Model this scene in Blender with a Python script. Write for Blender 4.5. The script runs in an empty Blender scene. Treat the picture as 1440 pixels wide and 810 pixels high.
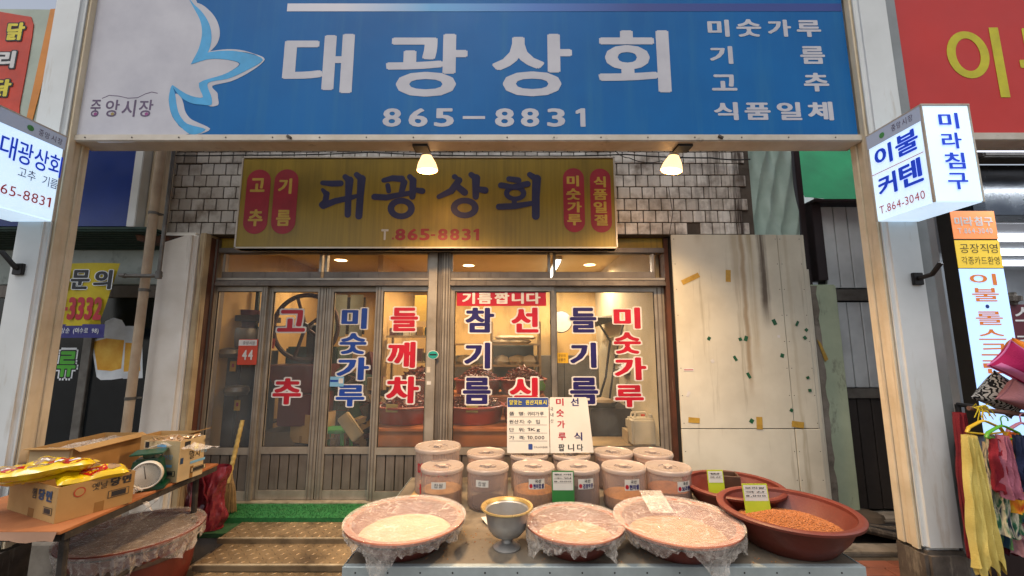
import bpy, bmesh, math, random
from math import sin, cos, pi, radians, atan, tan
from mathutils import Vector, Matrix, noise
from mathutils.geometry import tessellate_polygon
R = random.Random(7)
SC = bpy.context.scene
COL = SC.collection

# ------------------------------------------------------------------ camera
EYE = 1.5
PITCH = radians(8.05)
FPX = 580.0                                    # focal length in pixels of the 1440 px wide photograph
cd = bpy.data.cameras.new('camera'); cd.sensor_width = 36; cd.lens = FPX * 36 / 1440; cd.clip_start = .05; cd.clip_end = 500
cam = bpy.data.objects.new('camera', cd); COL.objects.link(cam)
cam.location = (0, 0, EYE); cam.rotation_euler = (pi / 2 + PITCH, 0, 0)
SC.camera = cam

# ------------------------------------------------------------------ sky, sun, exposure
SUN_EL, SUN_AZ = 62, 200
wd = bpy.data.worlds.new('World'); SC.world = wd; wd.use_nodes = True
wn = wd.node_tree; bg = wn.nodes['Background']
sky = wn.nodes.new('ShaderNodeTexSky'); sky.sky_type = 'NISHITA'; sky.sun_disc = False
sky.sun_elevation = radians(SUN_EL); sky.sun_rotation = radians(SUN_AZ); sky.dust_density = 3
hs_ = wn.nodes.new('ShaderNodeHueSaturation'); hs_.inputs['Saturation'].default_value = .45; wn.links.new(sky.outputs[0], hs_.inputs['Color']); wn.links.new(hs_.outputs[0], bg.inputs[0]); bg.inputs[1].default_value = .15
sl = bpy.data.lights.new('sun', 'SUN'); sl.energy = 1.0; sl.angle = radians(25); sl.color = (1, .96, .9)
so = bpy.data.objects.new('sun', sl); COL.objects.link(so)
dv = Vector((sin(radians(SUN_AZ)) * cos(radians(SUN_EL)), cos(radians(SUN_AZ)) * cos(radians(SUN_EL)), sin(radians(SUN_EL))))
so.rotation_euler = dv.to_track_quat('Z', 'Y').to_euler()
SC.view_settings.view_transform = 'Standard'; SC.view_settings.look = 'None'
SC.view_settings.exposure = 0.15; SC.view_settings.gamma = 1
SC.cycles.use_denoising = True
SC.cycles.max_bounces = 8; SC.cycles.transparent_max_bounces = 24
SC.cycles.caustics_reflective = False; SC.cycles.caustics_refractive = False
SC.cycles.sample_clamp_indirect = 4

# ------------------------------------------------------------------ where a pixel of the photograph lies
def ray(px, py):
    u = (px - 720) / FPX; w = (405 - py) / FPX
    return Vector((u, cos(PITCH) - w * sin(PITCH), sin(PITCH) + w * cos(PITCH)))
def W(px, py, d):                              # on the frontal plane y = d
    r = ray(px, py); t = d / r.y
    return Vector((r.x * t, d, EYE + r.z * t))
def Wz(px, py, z):                             # on the level plane z
    r = ray(px, py); t = (z - EYE) / r.z
    return Vector((r.x * t, r.y * t, z))
def Wx(px, py, x):                             # on the side plane x
    r = ray(px, py); t = x / r.x
    return Vector((x, r.y * t, EYE + r.z * t))
def RC(x0, y0, x1, y1, d):                     # rectangle (x0, z0, x1, z1) on the frontal plane d
    ym = (y0 + y1) / 2
    return W(x0, ym, d).x, W(x0, y1, d).z, W(x1, ym, d).x, W(x0, y0, d).z
def rr(a, b): return R.uniform(a, b)

# ------------------------------------------------------------------ materials
def lin(c):
    if isinstance(c, str):
        c = c.lstrip('#'); c = [int(c[i:i + 2], 16) / 255 for i in (0, 2, 4)]
        c = [x / 12.92 if x <= .04045 else ((x + .055) / 1.055) ** 2.4 for x in c]
    return (c[0], c[1], c[2], 1)
class NT:
    def __init__(s, name):
        s.m = bpy.data.materials.new(name); s.m.use_nodes = True; s.t = s.m.node_tree
        s.p = s.t.nodes['Principled BSDF']; s.out = s.t.nodes['Material Output']
    def n(s, typ, **kw):
        o = s.t.nodes.new(typ)
        for k, v in kw.items():
            if k.startswith('i_'): o.inputs[k[2:].replace('_', ' ')].default_value = v
            else: setattr(o, k, v)
        return o
    def l(s, a, b): s.t.links.new(a, b)
    def pos(s, scale=(1, 1, 1), obj=False):
        g = s.n('ShaderNodeTexCoord') if obj else s.n('ShaderNodeNewGeometry')
        mp = s.n('ShaderNodeMapping'); mp.inputs['Scale'].default_value = scale
        s.l(g.outputs['Object' if obj else 'Position'], mp.inputs['Vector']); return mp.outputs[0]
    def noise(s, scale, vec=None, detail=4, rough=.6):
        n = s.n('ShaderNodeTexNoise'); n.inputs['Scale'].default_value = scale; n.inputs['Detail'].default_value = detail
        n.inputs['Roughness'].default_value = rough
        s.l(vec if vec is not None else s.pos(), n.inputs['Vector']); return n.outputs['Fac']
    def ramp(s, fac, a, b, ca=(0, 0, 0, 1), cb=(1, 1, 1, 1)):
        r = s.n('ShaderNodeValToRGB'); e = r.color_ramp.elements
        e[0].position, e[0].color, e[1].position, e[1].color = a, ca, b, cb
        s.l(fac, r.inputs[0]); return r.outputs[0]
    def mix(s, fac, a, b, typ='MIX'):
        m = s.n('ShaderNodeMix'); m.data_type = 'RGBA'; m.blend_type = typ
        if hasattr(fac, 'links'): s.l(fac, m.inputs[0])
        else: m.inputs[0].default_value = fac
        for q, v in ((6, a), (7, b)):
            if hasattr(v, 'links'): s.l(v, m.inputs[q])
            else: m.inputs[q].default_value = v
        return m.outputs[2]
    def math(s, op, a, b=0.0):
        m = s.n('ShaderNodeMath'); m.operation = op
        for q, v in ((0, a), (1, b)):
            if hasattr(v, 'links'): s.l(v, m.inputs[q])
            else: m.inputs[q].default_value = v
        return m.outputs[0]
def mat(name, c, r=.6, metal=0, c2=None, sc=3, bump=.15, bs=60, stain=None, ss=(9, 9, .7), sa=.55, sb=.75, rnd=0, spec=.5, em=0, emc=None, coat=0, obj=False):
    s = NT(name); p = s.p
    c = lin(c); c2 = lin(c2) if c2 is not None else tuple(x * .72 for x in c[:3]) + (1,)
    col = s.mix(s.ramp(s.noise(sc, s.pos(obj=obj)), .35, .7), c, c2)
    if stain is not None:
        k = s.ramp(s.noise(1.0, s.pos(ss, obj), 5, .65), sa, sb)
        col = s.mix(k, col, lin(stain))
    if rnd:
        oi = s.n('ShaderNodeObjectInfo')
        hsv = s.n('ShaderNodeHueSaturation')
        s.l(s.math('ADD', s.math('MULTIPLY', oi.outputs['Random'], rnd), 1 - rnd / 2), hsv.inputs['Value']); s.l(col, hsv.inputs['Color'])
        col = hsv.outputs[0]
    s.l(col, p.inputs['Base Color'])
    rn = s.noise(sc * 3, s.pos(obj=obj)); s.l(s.math('ADD', s.math('MULTIPLY', rn, .3), max(.02, r - .15)), p.inputs['Roughness'])
    p.inputs['Metallic'].default_value = metal; p.inputs['Specular IOR Level'].default_value = spec
    if coat: p.inputs['Coat Weight'].default_value = coat; p.inputs['Coat Roughness'].default_value = .15
    if bump:
        b = s.n('ShaderNodeBump'); b.inputs['Strength'].default_value = bump; b.inputs['Distance'].default_value = .004
        s.l(s.noise(bs, s.pos(obj=obj)), b.inputs['Height']); s.l(b.outputs[0], p.inputs['Normal'])
    if em:
        s.l(col, p.inputs['Emission Color']) if emc is None else setattr(p.inputs['Emission Color'], 'default_value', lin(emc))
        p.inputs['Emission Strength'].default_value = em
    return s.m
def film(name, tr, c, r=.1, wrinkle=.6, ws=14, streak=None, bd=.01, fk=.45, crease_glint=0):           # thin see-through sheet: lets light through and keeps a little
    s = NT(name); t = s.t; s.p.inputs['Base Color'].default_value = lin(c)
    s.p.inputs['Roughness'].default_value = r
    tb = s.n('ShaderNodeBsdfTransparent'); ms = s.n('ShaderNodeMixShader')
    fr = s.n('ShaderNodeLayerWeight'); fr.inputs[0].default_value = .35
    a = s.math('ADD', s.math('MULTIPLY', fr.outputs['Facing'], fk), 1 - tr)
    if streak: a = s.math('ADD', a, s.math('MULTIPLY', s.ramp(s.noise(streak[0], s.pos((1, 1, 1)), 5), .5, .72), streak[1]))
    if crease_glint:  # whitish lines painted in to stand for highlights along film creases
        for cs_, vec in ((7, (1, 1, 1)), (17, (1, 2.2, 1))):
            cn = s.n('ShaderNodeTexNoise'); cn.inputs['Scale'].default_value = cs_; cn.inputs['Detail'].default_value = 2; cn.inputs['Distortion'].default_value = 1.1; s.l(s.pos(vec), cn.inputs['Vector'])
            a = s.math('ADD', a, s.math('MULTIPLY', s.ramp(s.math('ABSOLUTE', s.math('SUBTRACT', cn.outputs['Fac'], .5)), 0, .022, (1, 1, 1, 1), (0, 0, 0, 1)), crease_glint))
    a = s.math('MINIMUM', a, 1.0)
    s.l(a, ms.inputs[0]); s.l(tb.outputs[0], ms.inputs[1]); s.l(s.p.outputs[0], ms.inputs[2]); s.l(ms.outputs[0], s.out.inputs[0])
    if wrinkle:
        b = s.n('ShaderNodeBump'); b.inputs['Strength'].default_value = wrinkle; b.inputs['Distance'].default_value = bd
        v = s.n('ShaderNodeTexNoise'); v.inputs['Scale'].default_value = ws; v.inputs['Detail'].default_value = 3; v.inputs['Distortion'].default_value = 1.6
        s.l(s.pos((1, 1, .5)), v.inputs['Vector']); s.l(v.outputs[0], b.inputs['Height']); s.l(b.outputs[0], s.p.inputs['Normal'])
    return s.m
def flat(name, c, r=.5, em=0):
    k = bpy.data.materials.get(name)
    if k: return k
    return mat(name, c, r, c2=None, sc=6, bump=.04, em=em) if not em else mat(name, c, r, c2=c, bump=0, em=em)

# ------------------------------------------------------------------ mesh building
GL = {'1': ([(.19, 0), (.32, 0), (.32, .73), (.21, .73), (.02, .63), (.02, .53), (.19, .60)], [(0, 1, 6), (1, 2, 6), (2, 3, 6), (3, 4, 6), (4, 5, 6)])}
def glyph(ch, off=0):
    if ch not in GL:
        cu = bpy.data.curves.new('t', 'FONT'); cu.body = ch; cu.resolution_u = 3
        o = bpy.data.objects.new('t', cu)
        m = bpy.data.meshes.new_from_object(o)
        GL[ch] = ([(v.co.x, v.co.y) for v in m.vertices], [tuple(p.vertices) for p in m.polygons])
        bpy.data.objects.remove(o); bpy.data.curves.remove(cu); bpy.data.meshes.remove(m)
    return GL[ch]
class Fr:                                       # a flat frame: origin, right, up
    def __init__(s, o, u, v): s.o = Vector(o); s.u = Vector(u); s.v = Vector(v); s.n = s.u.cross(s.v).normalized()
    def at(s, a, b, h=0): return s.o + s.u * a + s.v * b + s.n * h
def front(d): return Fr((0, d, 0), (1, 0, 0), (0, 0, 1))          # normal (0,-1,0): towards the viewer
class MB:
    def __init__(s): s.v = []; s.f = []; s.m = []; s.mats = []; s.sm = []
    def mi(s, m):
        if m not in s.mats: s.mats.append(m)
        return s.mats.index(m)
    def add(s, vs, fs, m, smooth=False):
        b = len(s.v); s.v += [Vector(v) for v in vs]; k = s.mi(m)
        for f in fs: s.f.append([b + i for i in f]); s.m.append(k); s.sm.append(smooth)
        return s
    def hexa(s, p, m, smooth=False):
        return s.add(p, [(0, 3, 2, 1), (4, 5, 6, 7), (0, 1, 5, 4), (1, 2, 6, 5), (2, 3, 7, 6), (3, 0, 4, 7)], m, smooth)
    def box(s, x0, x1, y0, y1, z0, z1, m):
        x0, x1 = min(x0, x1), max(x0, x1); y0, y1 = min(y0, y1), max(y0, y1); z0, z1 = min(z0, z1), max(z0, z1)
        return s.hexa([(x0, y0, z0), (x1, y0, z0), (x1, y1, z0), (x0, y1, z0), (x0, y0, z1), (x1, y0, z1), (x1, y1, z1), (x0, y1, z1)], m)
    def obox(s, c, size, rot, m):               # oriented box, rot = euler tuple or matrix
        M3 = rot if isinstance(rot, Matrix) else Matrix.Rotation(rot[2], 3, 'Z') @ Matrix.Rotation(rot[1], 3, 'Y') @ Matrix.Rotation(rot[0], 3, 'X')
        c = Vector(c); hx, hy, hz = size[0] / 2, size[1] / 2, size[2] / 2
        return s.hexa([c + M3 @ Vector(p) for p in ((-hx, -hy, -hz), (hx, -hy, -hz), (hx, hy, -hz), (-hx, hy, -hz), (-hx, -hy, hz), (hx, -hy, hz), (hx, hy, hz), (-hx, hy, hz))], m)
    def tube(s, pts, r, m, n=10, caps=True, smooth=True, flat_=1.0):
        pts = [Vector(p) for p in pts]; N = len(pts); rs = r if isinstance(r, (list, tuple)) else [r] * N
        b = len(s.v); up = None; k = s.mi(m)
        for i, p in enumerate(pts):
            t = (pts[min(i + 1, N - 1)] - pts[max(i - 1, 0)]).normalized()
            if up is None: up = Vector((0, 0, 1)) if abs(t.z) < .9 else Vector((0, 1, 0))
            a = t.cross(up).normalized(); up = a.cross(t).normalized()
            for j in range(n):
                q = 2 * pi * j / n; s.v.append(p + a * cos(q) * rs[i] + up * sin(q) * rs[i] * flat_)
        for i in range(N - 1):
            for j in range(n):
                s.f.append([b + i * n + j, b + i * n + (j + 1) % n, b + (i + 1) * n + (j + 1) % n, b + (i + 1) * n + j]); s.m.append(k); s.sm.append(smooth)
        if caps:
            s.f.append([b + j for j in range(n)][::-1]); s.f.append([b + (N - 1) * n + j for j in range(n)]); s.m += [k, k]; s.sm += [False, False]
        return s
    def lathe(s, prof, c, m, n=40, sx=1, sy=1, smooth=True, wob=0, wf=3, seed=0):
        b = len(s.v); k = s.mi(m); c = Vector(c)
        for i, (r, z) in enumerate(prof):
            for j in range(n):
                q = 2 * pi * j / n
                w = 1 + wob * noise.noise(Vector((cos(q) * wf, sin(q) * wf, seed + z * 4)))
                s.v.append(c + Vector((r * w * cos(q) * sx, r * w * sin(q) * sy, z)))
        for i in range(len(prof) - 1):
            for j in range(n):
                s.f.append([b + i * n + j, b + i * n + (j + 1) % n, b + (i + 1) * n + (j + 1) % n, b + (i + 1) * n + j]); s.m.append(k); s.sm.append(smooth)
        return s
    def grid(s, fn, nu, nv, m, smooth=True, thick=0):
        b = len(s.v); k = s.mi(m)
        for i in range(nu + 1):
            for j in range(nv + 1): s.v.append(Vector(fn(i / nu, j / nv)))
        for i in range(nu):
            for j in range(nv):
                a = b + i * (nv + 1) + j; s.f.append([a, a + nv + 1, a + nv + 2, a + 1]); s.m.append(k); s.sm.append(smooth)
        return s
    def poly(s, pts2, fr, m, h=0, thick=0):     # flat polygon on a frame, optionally with thickness towards the viewer
        t = tessellate_polygon([[Vector((a, b, 0)) for a, b in pts2]])
        area = sum(pts2[i][0] * pts2[(i + 1) % len(pts2)][1] - pts2[(i + 1) % len(pts2)][0] * pts2[i][1] for i in range(len(pts2)))
        tri = []
        for q in t:
            a, b, c = [pts2[i] for i in q]
            if (b[0] - a[0]) * (c[1] - a[1]) - (c[0] - a[0]) * (b[1] - a[1]) < 0: q = q[::-1]
            tri.append(tuple(q))
        N = len(pts2)
        if not thick: return s.add([fr.at(a, b, h) for a, b in pts2], tri, m)
        vs = [fr.at(a, b, h + thick) for a, b in pts2] + [fr.at(a, b, h) for a, b in pts2]
        fs = list(tri) + [tuple(N + i for i in q[::-1]) for q in tri]
        for i in range(N):
            j = (i + 1) % N; fs.append((i, N + i, N + j, j) if area > 0 else (j, N + j, N + i, i))
        return s.add(vs, fs, m)
    def rect(s, fr, a0, b0, a1, b1, m, h=0, rad=0, thick=0, sk=0):
        if rad <= 0: P = [(a0, b0), (a1, b0), (a1, b1), (a0, b1)]
        else:
            P = []
            for cx, cy, q0 in ((a1 - rad, b0 + rad, -90), (a1 - rad, b1 - rad, 0), (a0 + rad, b1 - rad, 90), (a0 + rad, b0 + rad, 180)):
                for k in range(7): q = radians(q0 + 15 * k); P.append((cx + rad * cos(q), cy + rad * sin(q)))
        return s.poly(P, fr, m, h, thick)
    def ch(s, c, fr, box, m, off=.02, h=.002, out=None, om=None, oh=.001, slant=0, bmt=None):
        a0, b0, a1, b1 = box                    # one character fitted into box, made bolder by laying shifted copies over each other
        vs, fs = glyph(c)
        rx, ry = off * 1.35, off * .9; o_ = (out - off) if out else 0; ex, ey = rx + o_, ry + o_
        X0 = min(v[0] for v in vs) - ex; X1 = max(v[0] for v in vs) + ex; Y0 = min(v[1] for v in vs) - ey; Y1 = max(v[1] for v in vs) + ey
        def T(x, y, hh):
            fa = (x - X0) / (X1 - X0); fb = (y - Y0) / (Y1 - Y0)
            return fr.at(a0 + fa * (a1 - a0) + slant * fb * (b1 - b0), b0 + fb * (b1 - b0), hh)
        def lay(rings, m_, h0):
            k = 0
            for px, py, n in rings:
                for i in range(max(1, n)):
                    q = 2 * pi * (i + .5) / max(1, n); cx, cy = cos(q), sin(q); e = max(abs(cx), abs(cy))
                    dx, dy = (px * cx / e, py * cy / e) if n else (0, 0)
                    s.add([T(v[0] + dx, v[1] + dy, h0 + k * .000012) for v in vs], fs, m_); k += 1
        if out: lay([(0, 0, 0), (ex * .5, ey * .5, 8), (ex, ey, 16)], om, oh)
        lay([(0, 0, 0)] + ([(rx, ry, 8)] if off > .004 else []), m, h); return s
    def line(s, txt, fr, box, m, off=.02, h=.002, gap=.12, slant=0, vert=False, out=None, om=None):
        a0, b0, a1, b1 = box; N = len(txt)
        W_ = []
        for c in txt:
            if c == ' ': W_.append(.5); continue
            if vert: W_.append(1); continue
            vs, _ = glyph(c, off); W_.append(max(v[0] for v in vs) - min(v[0] for v in vs))
        if vert:
            st = (b1 - b0 + gap * (b1 - b0) / N) / N
            for i, c in enumerate(txt):
                if c != ' ': s.ch(c, fr, (a0, b1 - (i + 1) * st + gap * st, a1, b1 - i * st), m, off, h, out, om)
            return s
        g = gap; tot = sum(W_) + g * (N - 1); k = (a1 - a0) / tot; x = a0
        hs = [v for c in txt if c != ' ' for v in glyph(c, off)[0]]; Y0 = min(v[1] for v in hs); Y1 = max(v[1] for v in hs)
        for c, w in zip(txt, W_):
            if c != ' ':
                ys = [v[1] for v in glyph(c, off)[0]]
                s.ch(c, fr, (x, b0 + (min(ys) - Y0) / (Y1 - Y0) * (b1 - b0), x + w * k, b0 + (max(ys) - Y0) / (Y1 - Y0) * (b1 - b0)), m, off, h, out, om, slant=slant)
            x += (w + g) * k
        return s
    def build(s, name, parent=None, bevel=0, loc=None, ang=35, seg=2, kind=None, label=None):
        me = bpy.data.meshes.new(name)
        o0 = root_loc(parent) if loc is None else Vector(loc)
        me.from_pydata([tuple(v - o0) for v in s.v], [], s.f)
        for m in s.mats: me.materials.append(m)
        me.polygons.foreach_set('material_index', s.m); me.polygons.foreach_set('use_smooth', s.sm)
        me.update()
        if bevel:
            bm = bmesh.new(); bm.from_mesh(me)
            bmesh.ops.remove_doubles(bm, verts=bm.verts, dist=1e-6)
            es = [e for e in bm.edges if len(e.link_faces) == 2 and e.calc_face_angle(0) > .6]
            bmesh.ops.bevel(bm, geom=es, offset=bevel, segments=seg, affect='EDGES', clamp_overlap=True)
            for f in bm.faces: f.smooth = True
            bm.to_mesh(me); bm.free()
        if bevel or any(s.sm): me.set_sharp_from_angle(angle=radians(ang))
        o = bpy.data.objects.new(name, me); COL.objects.link(o)
        if parent is not None: o.parent = parent
        elif loc is not None: o.location = loc
        if kind: o['kind'] = kind
        if label: o['label'] = label
        return o
def root_loc(o):
    v = Vector((0, 0, 0))
    while o is not None: v += Vector(o.location); o = o.parent
    return v
def tag(o, label, cat, group=None, kind=None):
    if label: o['label'] = label
    if cat: o['category'] = cat
    if group: o['group'] = group
    if kind: o['kind'] = kind
    return o
def thing(name, label, cat, loc=(0, 0, 0), group=None, rz=0):
    o = bpy.data.objects.new(name, None); COL.objects.link(o); o.location = loc; o.rotation_euler = (0, 0, rz); o.empty_display_size = .1
    return tag(o, label, cat, group)
def struct(o): o['kind'] = 'structure'; return o
def dup(root, loc, label, rz=None, scale=None):
    ch = {}
    for q in bpy.data.objects: ch.setdefault(q.parent, []).append(q) if q.parent else None
    def rec(o, par):
        c = o.copy(); COL.objects.link(c)
        if par is not None: c.parent = par
        for k in ch.get(o, []): rec(k, c)
        return c
    r = rec(root, None); r.location = loc; r['label'] = label
    if rz is not None: r.rotation_euler = (0, 0, rz)
    if scale: r.scale = scale
    return r

# ------------------------------------------------------------------ palette
m_alu = mat('aged_aluminium', '#aba193', .38, .45, c2='#8a8073', sc=5, bump=.08, stain='#5d5348', ss=(30, 30, 2), sa=.62, sb=.88)
m_alub = mat('brown_aluminium', '#7d736a', .42, .35, c2='#625950', sc=4, bump=.1, stain='#3a302a', ss=(20, 20, 1.5), sa=.55, sb=.85)
m_white = mat('white_painted_steel', '#d4d6d4', .38, 0, c2='#c4c6c3', sc=2, bump=.18, bs=14, stain='#9c8766', ss=(11, 11, 1.6), sa=.58, sb=.85)
m_cream = mat('cream_edge_paint', '#dccdb2', .5, 0, c2='#c9b899', sc=5, bump=.2, bs=30, stain='#7a6750', ss=(22, 22, 1.2), sa=.55, sb=.85)
m_base = mat('dark_column_foot', '#5a5148', .8, 0, c2='#3c352f', sc=9, bump=.5, stain='#8b8272', ss=(20, 20, 4))
m_black = mat('black_iron', '#23201f', .5, .2, bump=.2)
m_signf = mat('sign_frame_steel', '#c9bfb0', .45, .2, c2='#b3a795', sc=5, stain='#6f5f4c', ss=(9, 9, 9), sa=.62, sb=.8)
m_dark = mat('dark_cavity_paint', '#1d1c1c', .8)
m_glass = film('window_glass', .975, '#c9cfcf', .02, .0, streak=(3.5, .04), fk=.28)
m_dglass = mat('dark_shop_glass', '#14191c', .08, 0, bump=0, spec=.6)

# =================================================================== GROUND AND LEDGE
D = 3.62; FL = .23                               # glass line of the shop and its floor level
m_ground = mat('worn_concrete_paving', '#6d655a', .85, c2='#4b443b', sc=2.2, bump=.5, bs=40, stain='#2e2923', ss=(3, 3, 3), sa=.5, sb=.75)
m_terra = mat('terracotta_paver', '#8c5340', .75, c2='#6f4334', sc=6, bump=.3, bs=60, rnd=.3)
m_conc = mat('rough_concrete', '#8d857a', .9, c2='#645c50', sc=4, bump=.6, bs=35, stain='#3c372f', ss=(6, 6, 6))
m_carpet = mat('green_turf_mat', '#1f6a33', .95, c2='#185528', sc=30, bump=.9, bs=260, stain='#2e5a2e', ss=(5, 5, 5), sa=.55, sb=.8)
m_carpetd = mat('dirty_green_turf', '#27552f', .95, c2='#1d3f24', sc=20, bump=.9, bs=260)
g = MB(); g.box(-30, 30, -30, 3.9, -.12, 0, m_ground); g.box(-30, 30, 3.9, 30, -.12, -.002, m_ground)
struct(g.build('ground'))
# right hand arcade paving, small terracotta pavers laid one by one
struct_pav = bpy.data.objects.new('pavement', None); COL.objects.link(struct_pav); struct(struct_pav)
pm = None
for i in range(14):
    for j in range(8):
        if pm is None:
            b = MB(); b.box(-.097, .097, -.047, .047, 0, .016, m_terra); o = b.build('paver', struct_pav, bevel=.004, seg=1); pm = o.data
        else:
            o = bpy.data.objects.new('paver', pm); COL.objects.link(o); o.parent = struct_pav
        o.location = (1.62 + i * .2 + (j % 2) * .1, 2.38 + j * .1, .001 + rr(-.001, .001)); o.rotation_euler = (0, 0, rr(-.012, .012))
k = MB(); k.box(1.5, 4.4, 3.2, 3.34, 0, .035, m_conc); struct(k.build('kerb', bevel=.006))

xl = W(286, 740, 3.25).x
lg = MB(); lg.box(-2.86, 1.35, 3.30, 7.0, 0, FL - .012, m_conc); lg.box(-2.86, 1.30, 3.13, 3.298, 0, .188, m_conc)
struct(lg.build('shop_ledge', bevel=.008))
t = thing('turf_mat', 'bright green artificial turf mat covering the doorstep under the sliding doors', 'doormat', (-1.5, 3.44, FL))
def turf(u0, u1, v0, v1, z, zf):
    b = MB()
    b.grid(lambda a, c: (u0 + (u1 - u0) * a, v0 + (v1 - v0) * c, z + .004 * noise.noise(Vector((a * 40, c * 9, 1)))), 90, 8, m_carpet)
    b.grid(lambda a, c: (u0 + (u1 - u0) * a, v0 - .002 - .004 * noise.noise(Vector((a * 60, 2, 1))), z - (z - zf) * c), 90, 2, m_carpet)
    return b
b = turf(-2.30, .2, 3.295, D - .05, FL, FL - .04); 
for i in range(5200):
    x, y = rr(-2.3, .2), rr(3.29, D - .06); h = rr(.006, .013); a = rr(0, 6.28); dx, dy = .0025 * cos(a), .0025 * sin(a)
    b.add([(x - dx, y - dy, FL), (x + dx, y + dy, FL), (x + rr(-.004, .004), y + rr(-.006, .004), FL + h)], [(0, 1, 2)], m_carpet)
b.build('turf', t)
t = thing('turf_strip', 'dull green turf strip on the lower step behind the left table leg', 'doormat', (-2.2, 3.2, .19))
b = MB(); b.grid(lambda a, c: (-2.84 + 1.2 * a, 3.125 + .17 * c, .192 + .004 * noise.noise(Vector((a * 30, c * 9, 5)))), 60, 6, m_carpetd)
b.grid(lambda a, c: (-2.84 + 1.2 * a, 3.125, .192 - .03 * c), 60, 2, m_carpetd); b.build('turf', t)

# chequer plate ramp: three overlapping plates with raised lugs
m_plate = mat('worn_chequer_plate', '#8a7558', .45, .35, c2='#6b5a42', sc=3, bump=.25, bs=70, stain='#3e3226', ss=(5, 5, 5), sa=.5, sb=.75)
m_edge = mat('bright_plate_edge', '#c0b49c', .4, .5, c2='#8d8068', sc=14)
t = thing('metal_ramp', 'worn chequer plate ramp of three stepped plates leading up to the green doorstep', 'ramp', (-1.4, 2.8, 0))
rows = [(3.285, 3.03, .205, .198), (3.045, 2.755, .170, .162), (2.77, 2.40, .128, .115)]
lugm = None
for q, (ya, yb, za, zb) in enumerate(rows):
    xa = [-2.01, -1.965, -1.93][q]; xb = -.62
    b = MB(); b.hexa([(xa, yb, zb - .012), (xb, yb, zb - .012), (xb, ya, za - .012), (xa, ya, za - .012), (xa, yb, zb), (xb, yb, zb), (xb, ya, za), (xa, ya, za)], m_plate)
    o = b.build('plate', t, bevel=.003)
    e = MB(); e.box(xa, xb, yb - .006, yb + .016, zb + .0005, zb + .004, m_edge); e.box(xa, xb, yb - .008, yb - .001, zb - .03, zb + .004, m_plate)
    e.build('nosing', o, bevel=.0015)
    L = MB(); nx = int((xb - xa) / .05)
    for i in range(nx):
        for j in range(int((ya - yb) / .05)):
            cx, cy = xa + .03 + i * .05, yb + .035 + j * .05
            if cy > ya - .02: continue
            f = (cy - yb) / (ya - yb); z = zb + (za - zb) * f + .0005; s = 1 if (i + j) % 2 else -1; c45 = .7071
            dx, dy = .020 * c45, .020 * c45 * s; nx_, ny_ = -.0055 * c45 * s, .0055 * c45
            L.add([(cx - dx, cy - dy, z), (cx + nx_, cy + ny_, z), (cx + dx, cy + dy, z), (cx - nx_, cy - ny_, z), (cx, cy, z + .0045)], [(0, 4, 3), (3, 4, 2), (2, 4, 1), (1, 4, 0)], m_plate)
    L.build('tread_lugs', o, kind='stuff')
b = MB(); b.box(-2.06, -2.03, 2.45, 3.12, 0, .11, m_base); b.box(-.7, -.66, 2.45, 3.12, 0, .11, m_base); b.build('support_frame', t)

# =================================================================== SHOP BUILDING
TW = 3.50                                         # face of the tiled wall
shop = thing('shop_building', 'tiled market shop with aluminium glass front and white plaster pier', 'building', (-.8, 4, 0))
m_mortar = mat('dark_tile_joint', '#5a5148', .95, c2='#39322c', sc=6, bump=.6, bs=50)
# the tiles: run-off dirt is a stain with a shape of its own
def tile_material():
    s = NT('grimy_white_tile'); p = s.p
    oi = s.n('ShaderNodeObjectInfo')
    base = s.mix(oi.outputs['Random'], lin('#e8e4dc'), lin('#cac3b9'))
    base = s.mix(s.ramp(s.noise(7), .45, .75), base, lin('#7d7164'))
    sep = s.n('ShaderNodeSeparateXYZ'); s.l(s.pos(), sep.inputs[0])
    right = s.ramp(sep.outputs[0], .0, 1.0)
    mr = s.n('ShaderNodeMapRange'); mr.inputs[1].default_value = 1.55; mr.inputs[2].default_value = 2.05; s.l(sep.outputs[0], mr.inputs[0])
    ml = s.n('ShaderNodeMapRange'); ml.inputs[1].default_value = -1.9; ml.inputs[2].default_value = -3.1; s.l(sep.outputs[0], ml.inputs[0])
    st = s.ramp(s.noise(1.0, s.pos((17, 17, .8)), 5, .7), .46, .62)
    k = s.math('MULTIPLY', st, s.math('ADD', mr.outputs[0], .12))
    col = s.mix(k, base, lin('#3f3128'))
    col = s.mix(s.math('MULTIPLY', ml.outputs[0], .65), col, lin('#6b5d4f'))
    s.l(col, p.inputs['Base Color']); p.inputs['Roughness'].default_value = .42
    b = s.n('ShaderNodeBump'); b.inputs['Strength'].default_value = .25; b.inputs['Distance'].default_value = .01
    s.l(s.noise(22), b.inputs['Height']); s.l(b.outputs[0], p.inputs['Normal'])
    return s.m
m_tile = tile_material()
xw0 = W(186, 260, TW).x; xw1 = W(1056, 260, TW).x
zt0 = W(720, 330, TW).z; zt1 = W(720, 150, TW).z
PT = W(735, 290, TW).x - W(717.6, 290, TW).x
b = MB(); b.box(xw0, xw1, TW + .006, TW + .2, zt0, zt1 + .6, m_mortar); b.build('upper_wall', shop)
tmesh = []
for q in range(3):
    b = MB(); h = PT / 2 - .0045; b.box(-h, h, -.006, .006, -h, h, m_tile); tmesh.append(b.build('tile', shop, bevel=.003, seg=1, loc=(0, 0, 0)))
    tmesh[-1].parent = shop
base_tiles = [o.data for o in tmesh]
for o in tmesh: bpy.data.objects.remove(o)
nr = int((zt1 - zt0) / PT) + 1
zsign0, zsign1 = W(720, 349, 3.4).z, W(720, 221, 3.4).z
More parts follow.
